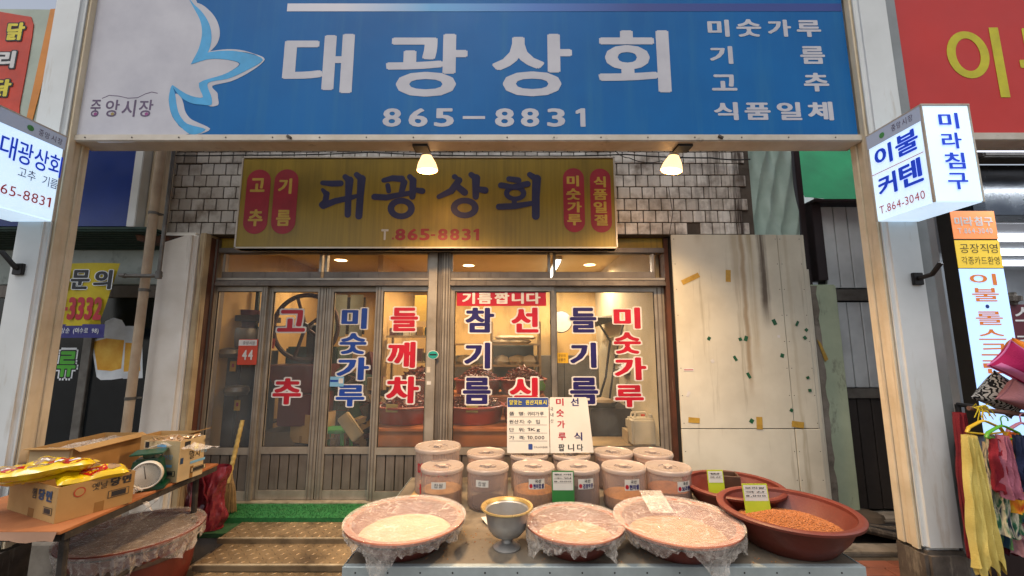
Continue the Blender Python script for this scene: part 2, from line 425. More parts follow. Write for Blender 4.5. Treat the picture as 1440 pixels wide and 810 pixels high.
for r in range(nr):
    z = zt0 + (r + .5) * PT; x = xw0 + PT / 2 + (r % 2) * PT * .5 - (PT * .5 if r % 2 else 0) * 0
    while x < xw1 - PT * .4:
        hid = (W(352, 280, TW).x < x < W(858, 280, TW).x) and z < W(720, 226, TW).z
        if not hid and R.random() > .012:
            o = bpy.data.objects.new('tile', R.choice(base_tiles)); COL.objects.link(o); o.parent = shop
            o.location = Vector((x, TW + .003 + rr(-.0015, .0012), z + rr(-.001, .001) - (.006 if R.random() < .03 else 0))) - shop.location; o.rotation_euler = (rr(-.012, .012), rr(-.01, .01), rr(-.012, .012))
        x += PT
# plaster pier at the left, upper band, jambs
m_plaster = mat('white_plaster', '#e4dfd6', .7, c2='#d2cbbf', sc=3, bump=.25, bs=18, stain='#8d7f6c', ss=(8, 8, 1), sa=.6, sb=.85)
m_wood = mat('reddish_door_jamb', '#5d3423', .6, c2='#41251a', sc=4, bump=.3, bs=30, stain='#b9a184', ss=(40, 40, 1.5), sa=.62, sb=.75)
m_cj = mat('cream_jamb', '#b9a583', .65, c2='#9c8867', sc=5, bump=.3, stain='#5d3423', ss=(50, 50, 1.2), sa=.55, sb=.7)
zp = W(720, 330, TW).z
xa, xb = W(209, 480, 3.42).x, W(262, 480, 3.42).x
PIER0 = xa
b = MB(); b.box(xa, xb, 3.40, 3.66, .19, zp, m_plaster); b.build('plaster_pier', shop, bevel=.03, seg=3)
b = MB(); b.box(xb + .002, xb + .055, 3.44, 3.7, .19, zp, m_cj); b.build('pier_strip', shop, bevel=.006)
JL = W(301, 480, D).x; JR = W(937, 480, D).x
b = MB(); b.box(xb + .058, JL - .05, 3.5, 3.7, .19, zp - .02, m_wood); b.box(JL - .048, JL - .003, 3.56, 3.7, .19, zp - .02, m_alub); b.build('door_jamb', shop, bevel=.006)
b = MB(); x = JR + .003
for w, dd, mm in ((.045, 3.57, m_wood), (.012, 3.6, m_black), (.04, 3.55, m_cj), (.03, 3.52, m_wood)):
    b.box(x, x + w, dd, 3.72, FL, zp - .01, mm); x += w + .002
b.build('door_jamb', shop, bevel=.004); XRJ = x
# strip over the doors and header
m_yel = mat('faded_yellow_panel', '#a88a22', .5, c2='#8c7119', sc=3, stain='#54471f', ss=(30, 30, .6), sa=.5, sb=.85, bump=.06)
x0, z0, x1, z1 = RC(292, 353, 950, 335, D)
b = MB(); b.box(JL - .04, XRJ, D - .02, D + .03, W(0, 350, D).z, W(0, 336, D).z, m_yel); b.build('yellow_fascia', shop)
zh0, zh1 = W(0, 357, D).z, W(0, 350, D).z
b = MB(); b.box(JL - .04, XRJ, D - .045, D + .06, zh0 + .001, zh1 - .001, m_alub); b.build('header_rail', shop, bevel=.004)
zt_g1, zt_g0 = W(0, 358, D).z, W(0, 383, D).z; zb0 = W(0, 403, D).z; zr = W(0, 392, D).z
XM0, XM1 = W(604, 411, D).x, W(634, 411, D).x       # centre posts
b = MB(); b.box(XM0, XM0 + .075, D - .055, D + .08, FL, zh0, m_alu); b.build('centre_post', shop, bevel=.004)
b = MB(); b.box(XM0 + .078, XM0 + .108, D - .03, D + .08, FL, zh0, m_alub); b.box(XM0 + .112, XM1, D - .05, D + .08, FL, zh0, m_alu)
for q in range(3): b.box(XM0 + .118 + q * .025, XM0 + .128 + q * .025, D - .056, D - .052, FL, zh0, m_alub)
b.build('centre_post', shop, bevel=.002)
b = MB()
for q, (a, c) in enumerate(((.016, .012), (.04, .006))):
    b.box(JL - .003, XM0 - .002, D - .05 - (.0 if q else .012), D + .07, zb0 + a - .016, zb0 + a + c, m_alub); b.box(XM1 + .002, JR, D - .05 - (0 if q else .012), D + .07, zb0 + a - .016, zb0 + a + c, m_alub)
b.box(JL - .003, XM0 - .002, D - .045, D + .06, zb0 + .05, zr + .002, m_alu); b.box(XM1 + .002, JR, D - .045, D + .06, zb0 + .05, zr + .002, m_alu)
b.build('transom_beam', shop, bevel=.002)
def transom(px0, px1, my=370):
    a0, a1 = W(px0, my, D).x, W(px1, my, D).x
    f = MB(); w = .022
    f.box(a0 - w, a1 + w, D - .03, D + .02, zr + .004, zt_g0 - .001, m_alub); f.box(a0 - w, a1 + w, D - .02, D + .02, zt_g1 + .001, zh0 - .002, m_alub)
    f.box(a0 - w, a0, D - .028, D + .02, zt_g0, zt_g1, m_alu); f.box(a1, a1 + w, D - .028, D + .02, zt_g0, zt_g1, m_alu)
    o = f.build('transom_window', shop, bevel=.002); p = MB(); p.box(a0, a1, D - .003, D + .003, zt_g0, zt_g1, m_glass); p.build('pane', o)
transom(320, 451); transom(462, 602); transom(637, 770); transom(781, 915)

m_vred = flat('red_vinyl', '#b3142a', .35); m_vblue = flat('blue_vinyl', '#16419b', .35); m_vnavy = flat('navy_vinyl', '#221a5c', .35); m_vwhite = flat('white_vinyl', '#d8d4d0', .4)
zd0, zd1 = FL + .012, zb0 - .002
zg1, zg0 = W(0, 410, D).z, W(0, 629, D).z
zk1, zk0 = W(0, 639, D).z, W(0, 690, D).z
def leaf(pxa, pxg0, pxg1, pxb, dd, letters, name='sliding_door', label=None, kick=True, zg0_=None, letter_off=.06):
    """one sliding door: stiles, rails, glass, kick panel made of upright slats, letters"""
    a0, a1, c0, c1 = (W(v, 411, D).x for v in (pxa, pxb, pxg0, pxg1)); zg = zg0_ or zg0
    f = MB()
    f.box(a0, c0, dd - .022, dd + .022, zd0, zd1, m_alu); f.box(c1, a1, dd - .022, dd + .022, zd0, zd1, m_alu)
    for s0, s1 in ((a0, c0), (c1, a1)):
        w = (s1 - s0)
        for q in (.2, .62): f.box(s0 + w * q, s0 + w * (q + .16), dd - .027, dd - .0225, zd0 + .003, zd1 - .003, m_alub)
    f.box(c0, c1, dd - .02, dd + .02, zg1, zd1, m_alu); f.box(c0, c1, dd - .021, dd + .02, zk1, zg, m_alu)
    if kick: f.box(c0, c1, dd - .021, dd + .02, zd0, zk0, m_alu)
    o = f.build(name, shop, bevel=.002, label=label)
    p = MB(); p.box(c0, c1, dd - .003, dd + .003, zg, zg1, m_glass); p.build('glass', o)
    # rubber bead
    e = MB(); w = .006
    e.box(c0, c1, dd - .010, dd - .004, zg, zg + w, m_black); e.box(c0, c1, dd - .010, dd - .004, zg1 - w, zg1, m_black); e.box(c0, c0 + w, dd - .010, dd - .004, zg + w, zg1 - w, m_black); e.box(c1 - w, c1, dd - .010, dd - .004, zg + w, zg1 - w, m_black)
    e.build('glazing_bead', o)
    if kick:
        n = max(4, round((c1 - c0) / .082)); s = (c1 - c0) / n
        for i in range(n):
            b = MB(); b.box(c0 + i * s + .004, c0 + (i + 1) * s - .004, dd - .014, dd - .002, zk0, zk1, m_alub); b.build('slat', o, bevel=.003, seg=1)
        b = MB(); b.box(c0, c1, dd, dd + .008, zk0, zk1, m_black); b.build('back_panel', o)
    for c, x0, y0, x1, y1, m_ in letters:
        fr = front(dd - .0035); r = RC(x0, y0, x1, y1, dd)
        b = MB(); b.ch(c, fr, r, m_, .035, .0018, .080, m_vwhite, .0010); b.build('letter', o)
    return o, dd
DB = D + .03
o1, _ = leaf(285, 308, 370, 378, D, [], 'fixed_door')
o2, _ = leaf(374, 384, 447, 458, DB, [('고', 389, 434, 432, 468.5, m_vred), ('추', 382, 530, 426, 570.5, m_vred)])
o3, _ = leaf(459, 469, 529, 538, DB, [('미', 478.5, 432, 518.5, 464, m_vblue), ('숫', 476, 467, 517.5, 499.5, m_vblue), ('가', 471.5, 501, 521.5, 536, m_vblue), ('루', 470.5, 540, 515, 573, m_vblue)])
o4, _ = leaf(530, 540, 602, 604, D, [('들', 547.5, 431, 590, 467.5, m_vred), ('깨', 543, 479, 586.5, 519, m_vred), ('차', 541, 527.5, 591.5, 569, m_vred)])
zw = W(0, 627, D).z; zk_ = zk1
o5, _ = leaf(634, 640, 774, 779, D, [('참', 652.5, 431, 697, 469.5, m_vnavy), ('기', 651, 480, 691.5, 520, m_vnavy), ('름', 649, 529, 692, 570, m_vnavy), ('선', 717, 431, 759, 469.5, m_vred), ('식', 714.5, 529, 758.5, 574, m_vred)], 'display_window', kick=True)
o6, _ = leaf(778, 782, 920, 935, DB, [('들', 799.5, 431, 840.5, 469.5, m_vnavy), ('기', 799.5, 480, 840.5, 519, m_vnavy), ('름', 799.5, 529, 843, 570, m_vnavy), ('미', 860.5, 431, 902.5, 463.7, m_vred), ('숫', 861, 465.8, 903, 499, m_vred), ('가', 861.5, 501, 911, 536, m_vred), ('루', 862.5, 540, 907, 574, m_vred)], 'display_window', kick=True)
# rail under the doors
b = MB(); b.box(JL, JR, D - .05, D + .08, FL - .011, FL + .010, m_edge); b.build('door_sill', shop, bevel=.002)
# stickers on the glass: parts of the door they are stuck on
fr = front(D - .0035)
b = MB(); b.rect(fr, *RC(642.5, 408.5, 767.8, 430.3, D), m_vred, .0002, rad=.006, thick=.0006); b.line('기름짭니다', fr, RC(650, 411.5, 760, 427.5, D), m_vwhite, .035, .0016, gap=.14); b.build('red_sticker', o5)
m_orange = flat('orange_plate', '#c8452c', .4)
b = MB(); b.rect(front(D - .03), *RC(335, 477, 362, 513, D - .03), m_orange, 0, rad=.004, thick=.002); b.rect(front(D - .03), *RC(336, 478, 361.5, 486, D - .03), m_vwhite, .003)
b.line('44', front(D - .03), RC(341, 492, 356, 506, D - .03), m_vwhite, .03, .0045); b.line('중앙시장', front(D - .03), RC(342, 480, 359, 484.5, D - .03), flat('ink_black', '#15151a'), .0, .0045); b.build('number_plate', o1)
m_ink = flat('ink_black', '#15151a'); m_sky = flat('sky_blue_sticker', '#7fb4d6', .4); m_ylw = flat('warning_yellow', '#d9a92a', .5); m_teal = flat('teal_sticker', '#1d8c84', .4)
frb = front(DB - .0035)
b = MB(); b.rect(frb, *RC(463, 529.5, 484, 543.5, DB), m_sky, .004, rad=.004); b.rect(frb, *RC(465, 534, 476, 537, DB), m_vblue, .005); b.rect(frb, *RC(477, 532, 483, 539, DB), m_vwhite, .005, rad=.005); b.build('blue_sticker', o3)
b = MB(); b.rect(frb, *RC(783, 496, 799, 510.5, DB), m_ylw, .0005); b.line('군산의', frb, RC(785, 498, 795, 502, DB), m_ink, .0, .0015); b.line('상품권', frb, RC(785, 503.5, 795, 508, DB), m_ink, .0, .0015); b.build('yellow_sticker', o6)
q = W(609, 499, D - .056); b = MB(); P = [(q.x + .047 * cos(k * pi / 14), q.z + .037 * sin(k * pi / 14)) for k in range(28)]
b.poly(P, front(D - .0565), m_vwhite, 0); P = [(q.x + .043 * cos(k * pi / 14), q.z + .033 * sin(k * pi / 14)) for k in range(28)]; b.poly(P, front(D - .0565), m_teal, .001)
b.rect(front(D - .0565), q.x - .03, q.z - .004, q.x + .03, q.z + .008, m_ink, .002); b.build('round_sticker', bpy.data.objects['centre_post'])
b = MB(); b.rect(front(D - .0565), *RC(600, 536, 606, 541, D - .0565), m_vwhite, 0); b.rect(front(D - .0565), *RC(600, 516, 605, 524, D - .0565), m_signf, 0); b.build('torn_sticker', bpy.data.objects['centre_post'])

# rooms inside
m_inwall = mat('warm_inner_wall', '#c2a26a', .8, c2='#ab8c58', sc=1.5, bump=.2, bs=10, stain='#6e5738', ss=(3, 3, 1), sa=.55, sb=.85)
m_infloor = mat('shop_floor', '#54483b', .7, c2='#3f362c', sc=3)
m_inceil = mat('inner_ceiling', '#d0b98c', .8, c2='#c0a877', sc=1)
b = MB(); b.box(-2.86, 2.2, D + .12, 6.9, FL - .008, FL, m_infloor); b.build('inner_floor', shop)
XI0, XI1, YB = -2.82, 1.30, 6.5
b = MB(); b.box(XI0 - .1, XI1 + .7, YB, YB + .1, FL, 2.75, m_inwall); b.box(XI0 - .1, XI0, 3.72, YB, FL, 2.75, m_inwall); b.box(XI1 + .02, XI1 + .12, 3.73, YB, FL, 2.75, mat('pale_side_wall', '#c9bda0', .8, c2='#b5a888', sc=2)); b.build('inner_wall', shop)
b = MB(); b.box(XI0 - .1, XI1 + .7, 3.71, YB + .1, 2.6, 2.66, m_inceil); b.build('inner_ceiling', shop)
b = MB(); b.box(JL - .2, XRJ + .1, 3.705, 3.74, W(0, 352, D).z + .03, 2.75, m_inceil); b.build('lintel_back', shop)
b = MB(); b.box(-1.62, -1.56, 4.9, YB, FL, 2.6, m_inwall); b.build('inner_partition', shop)

# =================================================================== COLUMNS
PF = 2.50
def column(px_in, px_out, label, side):
    a, b_ = W(px_in, 500 if side > 0 else 317, PF).x, W(px_out, 500 if side > 0 else 317, PF).x
    x0, x1 = min(a, b_), max(a, b_); cx = (x0 + x1) / 2
    t = thing('steel_column', label, 'column', (cx, PF + .09, 0))
    b = MB(); b.box(x0, x1, PF, PF + .19, .355, 5.2, m_white); b.build('shaft', t, bevel=.022, seg=3)
    xi = a; s = -1 if side > 0 else 1
    b = MB()
    b.box(xi, xi + s * .004, PF + .03, PF + .17, .355, 5.2, m_cream)
    b.box(xi + s * .005, xi + s * .016, PF + .035, PF + .075, .355, 5.2, m_cream); b.box(xi + s * .005, xi + s * .016, PF + .12, PF + .165, .355, 5.2, m_cream)
    b.build('side_lining', t, bevel=.004)
    b = MB(); b.box(x0 - .012, x1 + .012, PF - .012, PF + .2, 0, .357, m_base); b.build('foot', t, bevel=.02, seg=2)
    return t, x0, x1
cl, lx0, lx1 = column(66, 20, 'left white steel column with cream edge, beside the carton table', -1)
cr, rx0, rx1 = column(1268, 1321, 'right white steel column with dark foot, between the display table and the clothes rack', 1)
b = MB(); q = W(1288, 392, PF); b.box(q.x - .03, q.x + .03, PF - .02, PF, q.z - .04, q.z + .035, m_black); b.tube([(q.x, PF - .02, q.z), (q.x + .0, PF - .10, q.z + .01), (q.x + .01, PF - .15, q.z + .07)], .014, m_black)
b.build('hook', cr, bevel=.003)
b = MB(); q = W(29, 379, PF); b.box(q.x - .03, q.x + .03, PF - .02, PF, q.z - .035, q.z + .035, m_black); b.tube([(q.x, PF - .02, q.z), (q.x - .01, PF - .05, q.z + .04), (q.x - .05, PF - .07, q.z + .10)], .014, m_black)
b.build('hook', cl, bevel=.003)
# grey channel right of the right column
b = MB(); b.box(rx1 + .004, rx1 + .075, PF + .03, PF + .16, 0, 5.2, mat('grey_channel', '#8e9190', .5, .3)); o = b.build('channel', cr, bevel=.004)

# =================================================================== BIG BLUE SIGN
SD = 2.56
m_blue = mat('blue_sign_face', '#0c62a0', .5, 0, c2='#0a5893', sc=1.3, bump=.05, bs=9, spec=.2, stain='#2f6f96', ss=(7, 7, .5), sa=.5, sb=.95)
m_sw = mat('sign_white_print', '#bcbabf', .5, c2='#adabb2', sc=4, bump=.03, stain='#8f8a86', ss=(60, 60, 60), sa=.74, sb=.8)
m_cyan = flat('light_blue_print', '#3f9fd2', .45)
xs0, xs1 = W(101, 190, SD).x, W(1213, 190, SD).x
zs0, zs1 = W(0, 198, SD).z, W(0, -8, SD).z; zf0 = W(0, 188.5, SD).z
sg = thing('shop_sign', 'big blue overhead fascia sign with white lettering and phone number between the two columns', 'sign', ((xs0 + xs1) / 2, SD + .06, zs0))
b = MB(); b.box(xs0 + .02, xs1 - .02, SD + .012, SD + .14, zf0 + .002, zs1, m_blue); b.build('panel', sg)
b = MB(); b.box(xs0, xs1, SD, SD + .15, zs0, zf0, m_signf); b.build('bottom_frame', sg, bevel=.006)
b = MB(); b.box(xs0 - .012, xs0 - .001, SD, SD + .15, zs0, zs1, m_signf); b.box(xs1 + .001, xs1 + .012, SD, SD + .15, zs0, zs1, m_signf); b.box(xs0, xs1, SD, SD + .15, zs1 + .001, zs1 + .03, m_signf); b.build('frame', sg, bevel=.004)
for px in (407, 1013):
    q = W(px, 193, SD); b = MB(); b.obox((q.x, SD - .006, q.z), (.035, .012, .016), (0, .5, 0), m_base); b.build('clip', sg, bevel=.002)
fs = front(SD + .0115)
b = MB(); k = xs0 + .09
while k < xs1:
    b.poly([(k + .005 * cos(q * pi / 5), (zs0 + zf0) / 2 + .005 * sin(q * pi / 5)) for q in range(10)], front(SD - .0005), m_base, 0, thick=.002); k += .31
b.build('screw_heads', sg, kind='stuff')
def smooth2(pts, it=2):
    for _ in range(it):
        n = len(pts); o = []
        for i in range(n):
            p0, p1, p2, p3 = pts[(i - 1) % n], pts[i], pts[(i + 1) % n], pts[(i + 2) % n]
            o.append(p1); o.append(((-p0[0] + 9 * p1[0] + 9 * p2[0] - p3[0]) / 16, (-p0[1] + 9 * p1[1] + 9 * p2[1] - p3[1]) / 16))
        pts = o
    return pts
def P3(pts): pts = smooth2(pts, 2); return [((lambda q: (q.x, q.z))(W(x / 3, y / 3, SD + .011))) for x, y in pts]
b = MB()
b.poly(P3([(312, 563), (405, -15), (795, -15), (822, 40), (847, 90), (852, 150), (836, 215), (810, 266), (870, 252), (940, 250), (1010, 270), (940, 316), (845, 350), (856, 410), (790, 398), (732, 365), (716, 395), (712, 430), (727, 492), (768, 542), (806, 563)]), fs, m_sw, .0006)
b.poly(P3([(788, -15), (800, 5), (850, 18), (898, 60), (922, 105), (927, 150), (912, 190), (880, 222), (868, 225), (880, 150), (872, 95), (840, 50)]), fs, m_sw, .0008)
b.poly(P3([(870, 222), (940, 209), (1010, 210), (1075, 228), (1117, 252), (1055, 303), (975, 343), (896, 362), (916, 390), (920, 415), (920, 443), (880, 446), (885, 400), (880, 350), (1090, 252), (1010, 218)]), fs, m_sw, .0009)
b.poly(P3([(738, 398), (762, 408), (775, 440), (782, 470), (810, 505), (887, 543), (835, 567), (815, 560), (770, 520), (745, 470)]), fs, m_sw, .0008)
b.build('white_field', sg)
b = MB()
b.poly(P3([(795, -10), (820, 20), (850, 48), (882, 98), (893, 160), (876, 222), (830, 248), (805, 272), (835, 215), (852, 150), (846, 90), (820, 38)]), fs, m_cyan, .0016)
b.poly(P3([(805, 272), (840, 242), (876, 222), (960, 214), (1040, 224), (1110, 252), (1040, 298), (960, 333), (878, 350), (890, 400), (893, 442), (855, 442), (810, 436), (765, 412), (733, 372), (730, 360), (790, 398), (857, 411), (840, 350), (940, 316), (1015, 270), (940, 250), (870, 252)]), fs, m_cyan, .0018)
b.poly(P3([(726, 362), (740, 400), (752, 470), (790, 522), (868, 545), (815, 569), (768, 541), (728, 490), (713, 430), (716, 390)]), fs, m_cyan, .0017)
b.build('leaf_emblem', sg)
def stripe_mat():
    s = NT('fading_stripe_print'); sep = s.n('ShaderNodeSeparateXYZ'); s.l(s.pos(), sep.inputs[0])
    mr = s.n('ShaderNodeMapRange'); mr.inputs[1].default_value = W(480, 8, SD).x; mr.inputs[2].default_value = W(900, 8, SD).x; s.l(sep.outputs[0], mr.inputs[0])
    r = s.n('ShaderNodeValToRGB'); e = r.color_ramp.elements
    e[0].color = lin('#c9c6cc'); e[1].color = lin('#223a80'); x = e.new(.3); x.color = lin('#4596c8'); x = e.new(.65); x.color = lin('#1f63ae')
    s.l(mr.outputs[0], r.inputs[0]); s.l(r.outputs[0], s.p.inputs['Base Color']); s.p.inputs['Roughness'].default_value = .45
    return s.m
b = MB(); b.rect(fs, *RC(404, 5, 1183, 16, SD + .0115), stripe_mat(), .0008); b.build('stripe', sg)
b = MB()
for c, x0, y0, x1, y1 in (('대', 397, 46, 496, 129.5), ('광', 542, 46, 657, 134.5), ('상', 692, 46, 805, 134), ('회', 841.5, 41, 943, 128.5)):
    b = MB(); b.ch(c, fs, RC(x0, y0, x1, y1, SD), m_sw, .022, .001); b.build('letter', sg)
b = MB()
for c, x0, x1 in (('8', 537.5, 563.5), ('6', 574, 601), ('5', 610, 638), ('8', 696, 723), ('8', 732.5, 758.5), ('3', 769.5, 795), ('1', 810, 823.5)): b = MB(); b.ch(c, fs, RC(x0, 151, x1, 177, SD), m_sw, .022, .001); b.build('digit', sg)
b = MB(); b.rect(fs, *RC(650.5, 162, 682, 166, SD), m_sw, .001)
b.build('dash', sg)
b = MB()
for c, x0, y0, x1, y1 in (('미', 108, 78, 200, 150), ('숫', 230, 76, 335, 150), ('가', 362, 78, 462, 150), ('루', 485, 80, 588, 151), ('기', 117, 190, 215, 265), ('름', 500, 190, 605, 265), ('고', 125, 310, 232, 378), ('추', 515, 303, 622, 382), ('식', 135, 427, 238, 503), ('품', 265, 429, 375, 502), ('일', 402, 427, 506, 503), ('체', 532, 425, 640, 504)):
    b = MB(); b.ch(c, fs, RC(960 + x0 / 3, y0 / 3, 960 + x1 / 3, y1 / 3, SD), m_sw, .03, .001); b.build('small_letter', sg)
m_plum = flat('plum_print', '#5d4a66'); m_mag = flat('magenta_print', '#8d3d7a'); m_och = flat('ochre_print', '#a08a4a')
b = MB()
for c, x0, x1 in (('중', 375, 418), ('앙', 438, 497), ('시', 508, 566), ('장', 580, 640)): b.ch(c, fs, RC(x0 / 3, 139, x1 / 3, 163, SD), m_plum, .012, .0014)
for px, mm in ((132, m_mag), (156, m_och), (204, m_mag)):
    q = W(px, 159, SD); b.poly([(q.x + .012 * cos(k * pi / 8), q.z + .011 * sin(k * pi / 8)) for k in range(16)], fs, mm, .0019)
pts = [W(x / 3, y / 3, SD + .01) for x, y in ((430, 415), (460, 402), (500, 405), (540, 414), (580, 412), (615, 395), (640, 388), (665, 393))]
for i in range(len(pts) - 1):
    a, c = pts[i], pts[i + 1]; b.poly([(a.x, a.z - .0025), (c.x, c.z - .0025), (c.x, c.z + .0025), (a.x, a.z + .0025)], fs, m_plum, .0012)
b.build('market_name', sg)

# =================================================================== YELLOW SIGN
YD = 3.38
def yellow_mat():
    s = NT('weathered_yellow_face'); p = s.p
    c = s.mix(s.ramp(s.noise(1.0, s.pos((26, 26, .8)), 4), .4, .75), lin('#957b24'), lin('#7d681e'))
    c = s.mix(s.math('MULTIPLY', s.ramp(s.noise(1.0, s.pos((2.4, 2.4, 1.6)), 3), .5, .72), .55), c, lin('#66521f'))
    s.l(c, p.inputs['Base Color']); p.inputs['Roughness'].default_value = .42; return s.m
m_ybg = yellow_mat(); m_bred = flat('badge_red', '#9c2330', .5); m_ynavy = flat('faded_navy_print', '#2b2a52', .5); m_yred = flat('faded_red_print', '#9a2a22', .5)
x0, z0, x1, z1 = RC(331, 347, 868, 222, YD); x0 = W(334, 290, YD).x; x1 = W(867, 290, YD).x
ys = thing('shop_sign', 'old weathered yellow sign with navy brush lettering hung on the tiled wall', 'sign', ((x0 + x1) / 2, YD + .05, z0))
b = MB(); b.box(x0 + .014, x1 - .014, YD + .006, YD + .1, z0 + .014, z1 - .014, m_ybg); b.build('panel', ys)
b = MB()
b.box(x0, x1, YD, YD + .115, z0, z0 + .014, m_signf); b.box(x0, x1, YD, YD + .115, z1 - .014, z1, m_signf); b.box(x0, x0 + .014, YD, YD + .115, z0 + .0145, z1 - .0145, m_signf); b.box(x1 - .014, x1, YD, YD + .115, z0 + .0145, z1 - .0145, m_signf); b.build('frame', ys, bevel=.002)
fy = front(YD + .0055)
def yr(xa, ya, xb, yb, off=0): return RC(330 + off + xa / 4.966, 210 + ya / 4.966, 330 + off + xb / 4.966, 210 + yb / 4.966, YD)
# brush strokes: each syllable drawn as tapered strokes
def stroke(b, pts, ws, m, h):
    P = [W(px, py, YD) for px, py in pts]; P = [(q.x, q.z) for q in P]; n = len(P); L = []; Rr = []
    k = (W(721, 280, YD).x - W(720, 280, YD).x)
    for i in range(n):
        a, c = P[max(i - 1, 0)], P[min(i + 1, n - 1)]; dx, dy = c[0] - a[0], c[1] - a[1]; l = math.hypot(dx, dy) or 1; w = ws[i] * k / 2
        L.append((P[i][0] - dy / l * w, P[i][1] + dx / l * w)); Rr.append((P[i][0] + dy / l * w, P[i][1] - dx / l * w))
    for i in range(n - 1): b.poly([L[i], Rr[i], Rr[i + 1], L[i + 1]], fy, m, h)
    for i in range(n):
        w = ws[i] * k / 2; b.poly([(P[i][0] + w * cos(q * pi / 6), P[i][1] + w * sin(q * pi / 6)) for q in range(12)], fy, m, h + .0001 + .00003 * i)
def ring(b, px, py, rx, ry, w, m, h):
    n = 24
    for i in range(n):
        q0, q1 = 2 * pi * i / n, 2 * pi * (i + 1) / n; P = []
        for q, rr_ in ((q0, 1), (q1, 1), (q1, -1), (q0, -1)):
            v = W(px + (rx + rr_ * w / 2) * cos(q), py + (ry + rr_ * w / 2.3) * sin(q), YD); P.append((v.x, v.z))
        b.poly(P, fy, m, h)
b = MB(); mm = m_ynavy
def z3(x, y): return (330 + x / 4.966, 210 + y / 4.966)
def z4(x, y): return (600 + x / 4.966, 210 + y / 4.966)
H = [.0006]
def S(pts, ws, f=z3): H[0] += .0001; stroke(b, [f(*p) for p in pts], ws, mm, H[0])
S([(612, 232), (680, 238), (738, 236)], [7, 9, 9]); S([(612, 280), (640, 310), (632, 360), (608, 385)], [5, 9, 9, 9]); S([(618, 392), (700, 360), (800, 338), (850, 325)], [10, 9, 8, 6])
S([(770, 190), (800, 215), (792, 330), (788, 455)], [8, 12, 9, 9]); S([(850, 175), (885, 205), (875, 330), (866, 465)], [8, 12, 10, 10])
b.build('brush_letter', ys); b = MB()
S([(1040, 215), (1100, 200), (1165, 205), (1182, 230), (1165, 295)], [7, 9, 10, 10, 8]); S([(1068, 250), (1075, 290)], [7, 7]); S([(975, 330), (1060, 335), (1140, 318), (1250, 300)], [9, 9, 8, 7]); S([(1222, 190), (1245, 215), (1240, 330)], [8, 10, 9]); S([(1250, 280), (1310, 290)], [7, 9])
ring(b, *z3(1162, 412), 14.5, 11, 9.5, mm, .0012)
b.build('brush_letter', ys); b = MB()
S([(195, 190), (225, 215), (170, 290), (85, 330)], [8, 10, 10, 7], z4); S([(205, 250), (265, 300)], [9, 10], z4); S([(310, 175), (345, 200), (342, 330)], [8, 12, 9], z4); S([(350, 275), (408, 285)], [8, 10], z4)
ring(b, *z4(265, 408), 15, 10.5, 9.5, mm, .0012)
b.build('brush_letter', ys); b = MB()
S([(575, 205), (640, 215)], [8, 9], z4); S([(520, 250), (600, 262), (705, 240)], [9, 8, 9], z4); ring(b, *z4(618, 305), 12, 8, 7.5, mm, .0013); S([(612, 345), (612, 385)], [7, 7], z4); S([(505, 400), (620, 395), (740, 375)], [9, 9, 7], z4); S([(720, 175), (768, 205), (762, 330), (762, 465)], [8, 13, 11, 11], z4)
b.build('brush_letter', ys)
b = MB(); mm = m_yred
b.ch('T', fy, yr(1022, 557, 1072, 632), flat('faded_white_print', '#c9bfae'), .03, .001); b.rect(fy, *yr(1098, 615, 1110, 628), mm, .001)
for c, a, e, off in (('8', 1120, 1192, 0), ('6', 1206, 1278, 0), ('5', 1290, 1362, 0), ('8', 78, 146, 270), ('8', 162, 228, 270), ('3', 244, 308, 270), ('1', 326, 366, 270)): b.ch(c, fy, yr(a, 553, e, 635, off), mm, .03, .001)
b.rect(fy, *yr(28, 592, 60, 604, 270), mm, .001)
b.build('phone_number', ys)
m_ytxt = flat('badge_yellow_print', '#c4a242', .5)
for (xa, ya, xb, yb), chs, off in (((70, 140, 238, 590), (('고', 108, 200, 210, 296), ('추', 92, 418, 194, 536)), 0), ((264, 138, 433, 590), (('기', 303, 202, 398, 310), ('름', 288, 422, 388, 534)), 0),
        ((955, 130, 1103, 578), (('미', 978, 182, 1064, 258), ('숫', 975, 272, 1075, 352), ('가', 982, 364, 1084, 440), ('루', 982, 452, 1082, 530)), 270), ((1144, 133, 1290, 580), (('식', 1168, 188, 1252, 264), ('품', 1164, 276, 1262, 352), ('일', 1166, 364, 1260, 444), ('절', 1172, 454, 1266, 532)), 270)):
    r = yr(xa, ya, xb, yb, off); b = MB(); b.rect(fy, *r, m_bred, .0006, rad=min(r[2] - r[0], r[3] - r[1]) / 2.02, thick=.001)
    for c, p, q, u, v in chs: b.ch(c, fy, yr(p, q, u, v, off), m_ytxt, .034, .0022)
    b.build('badge', ys)

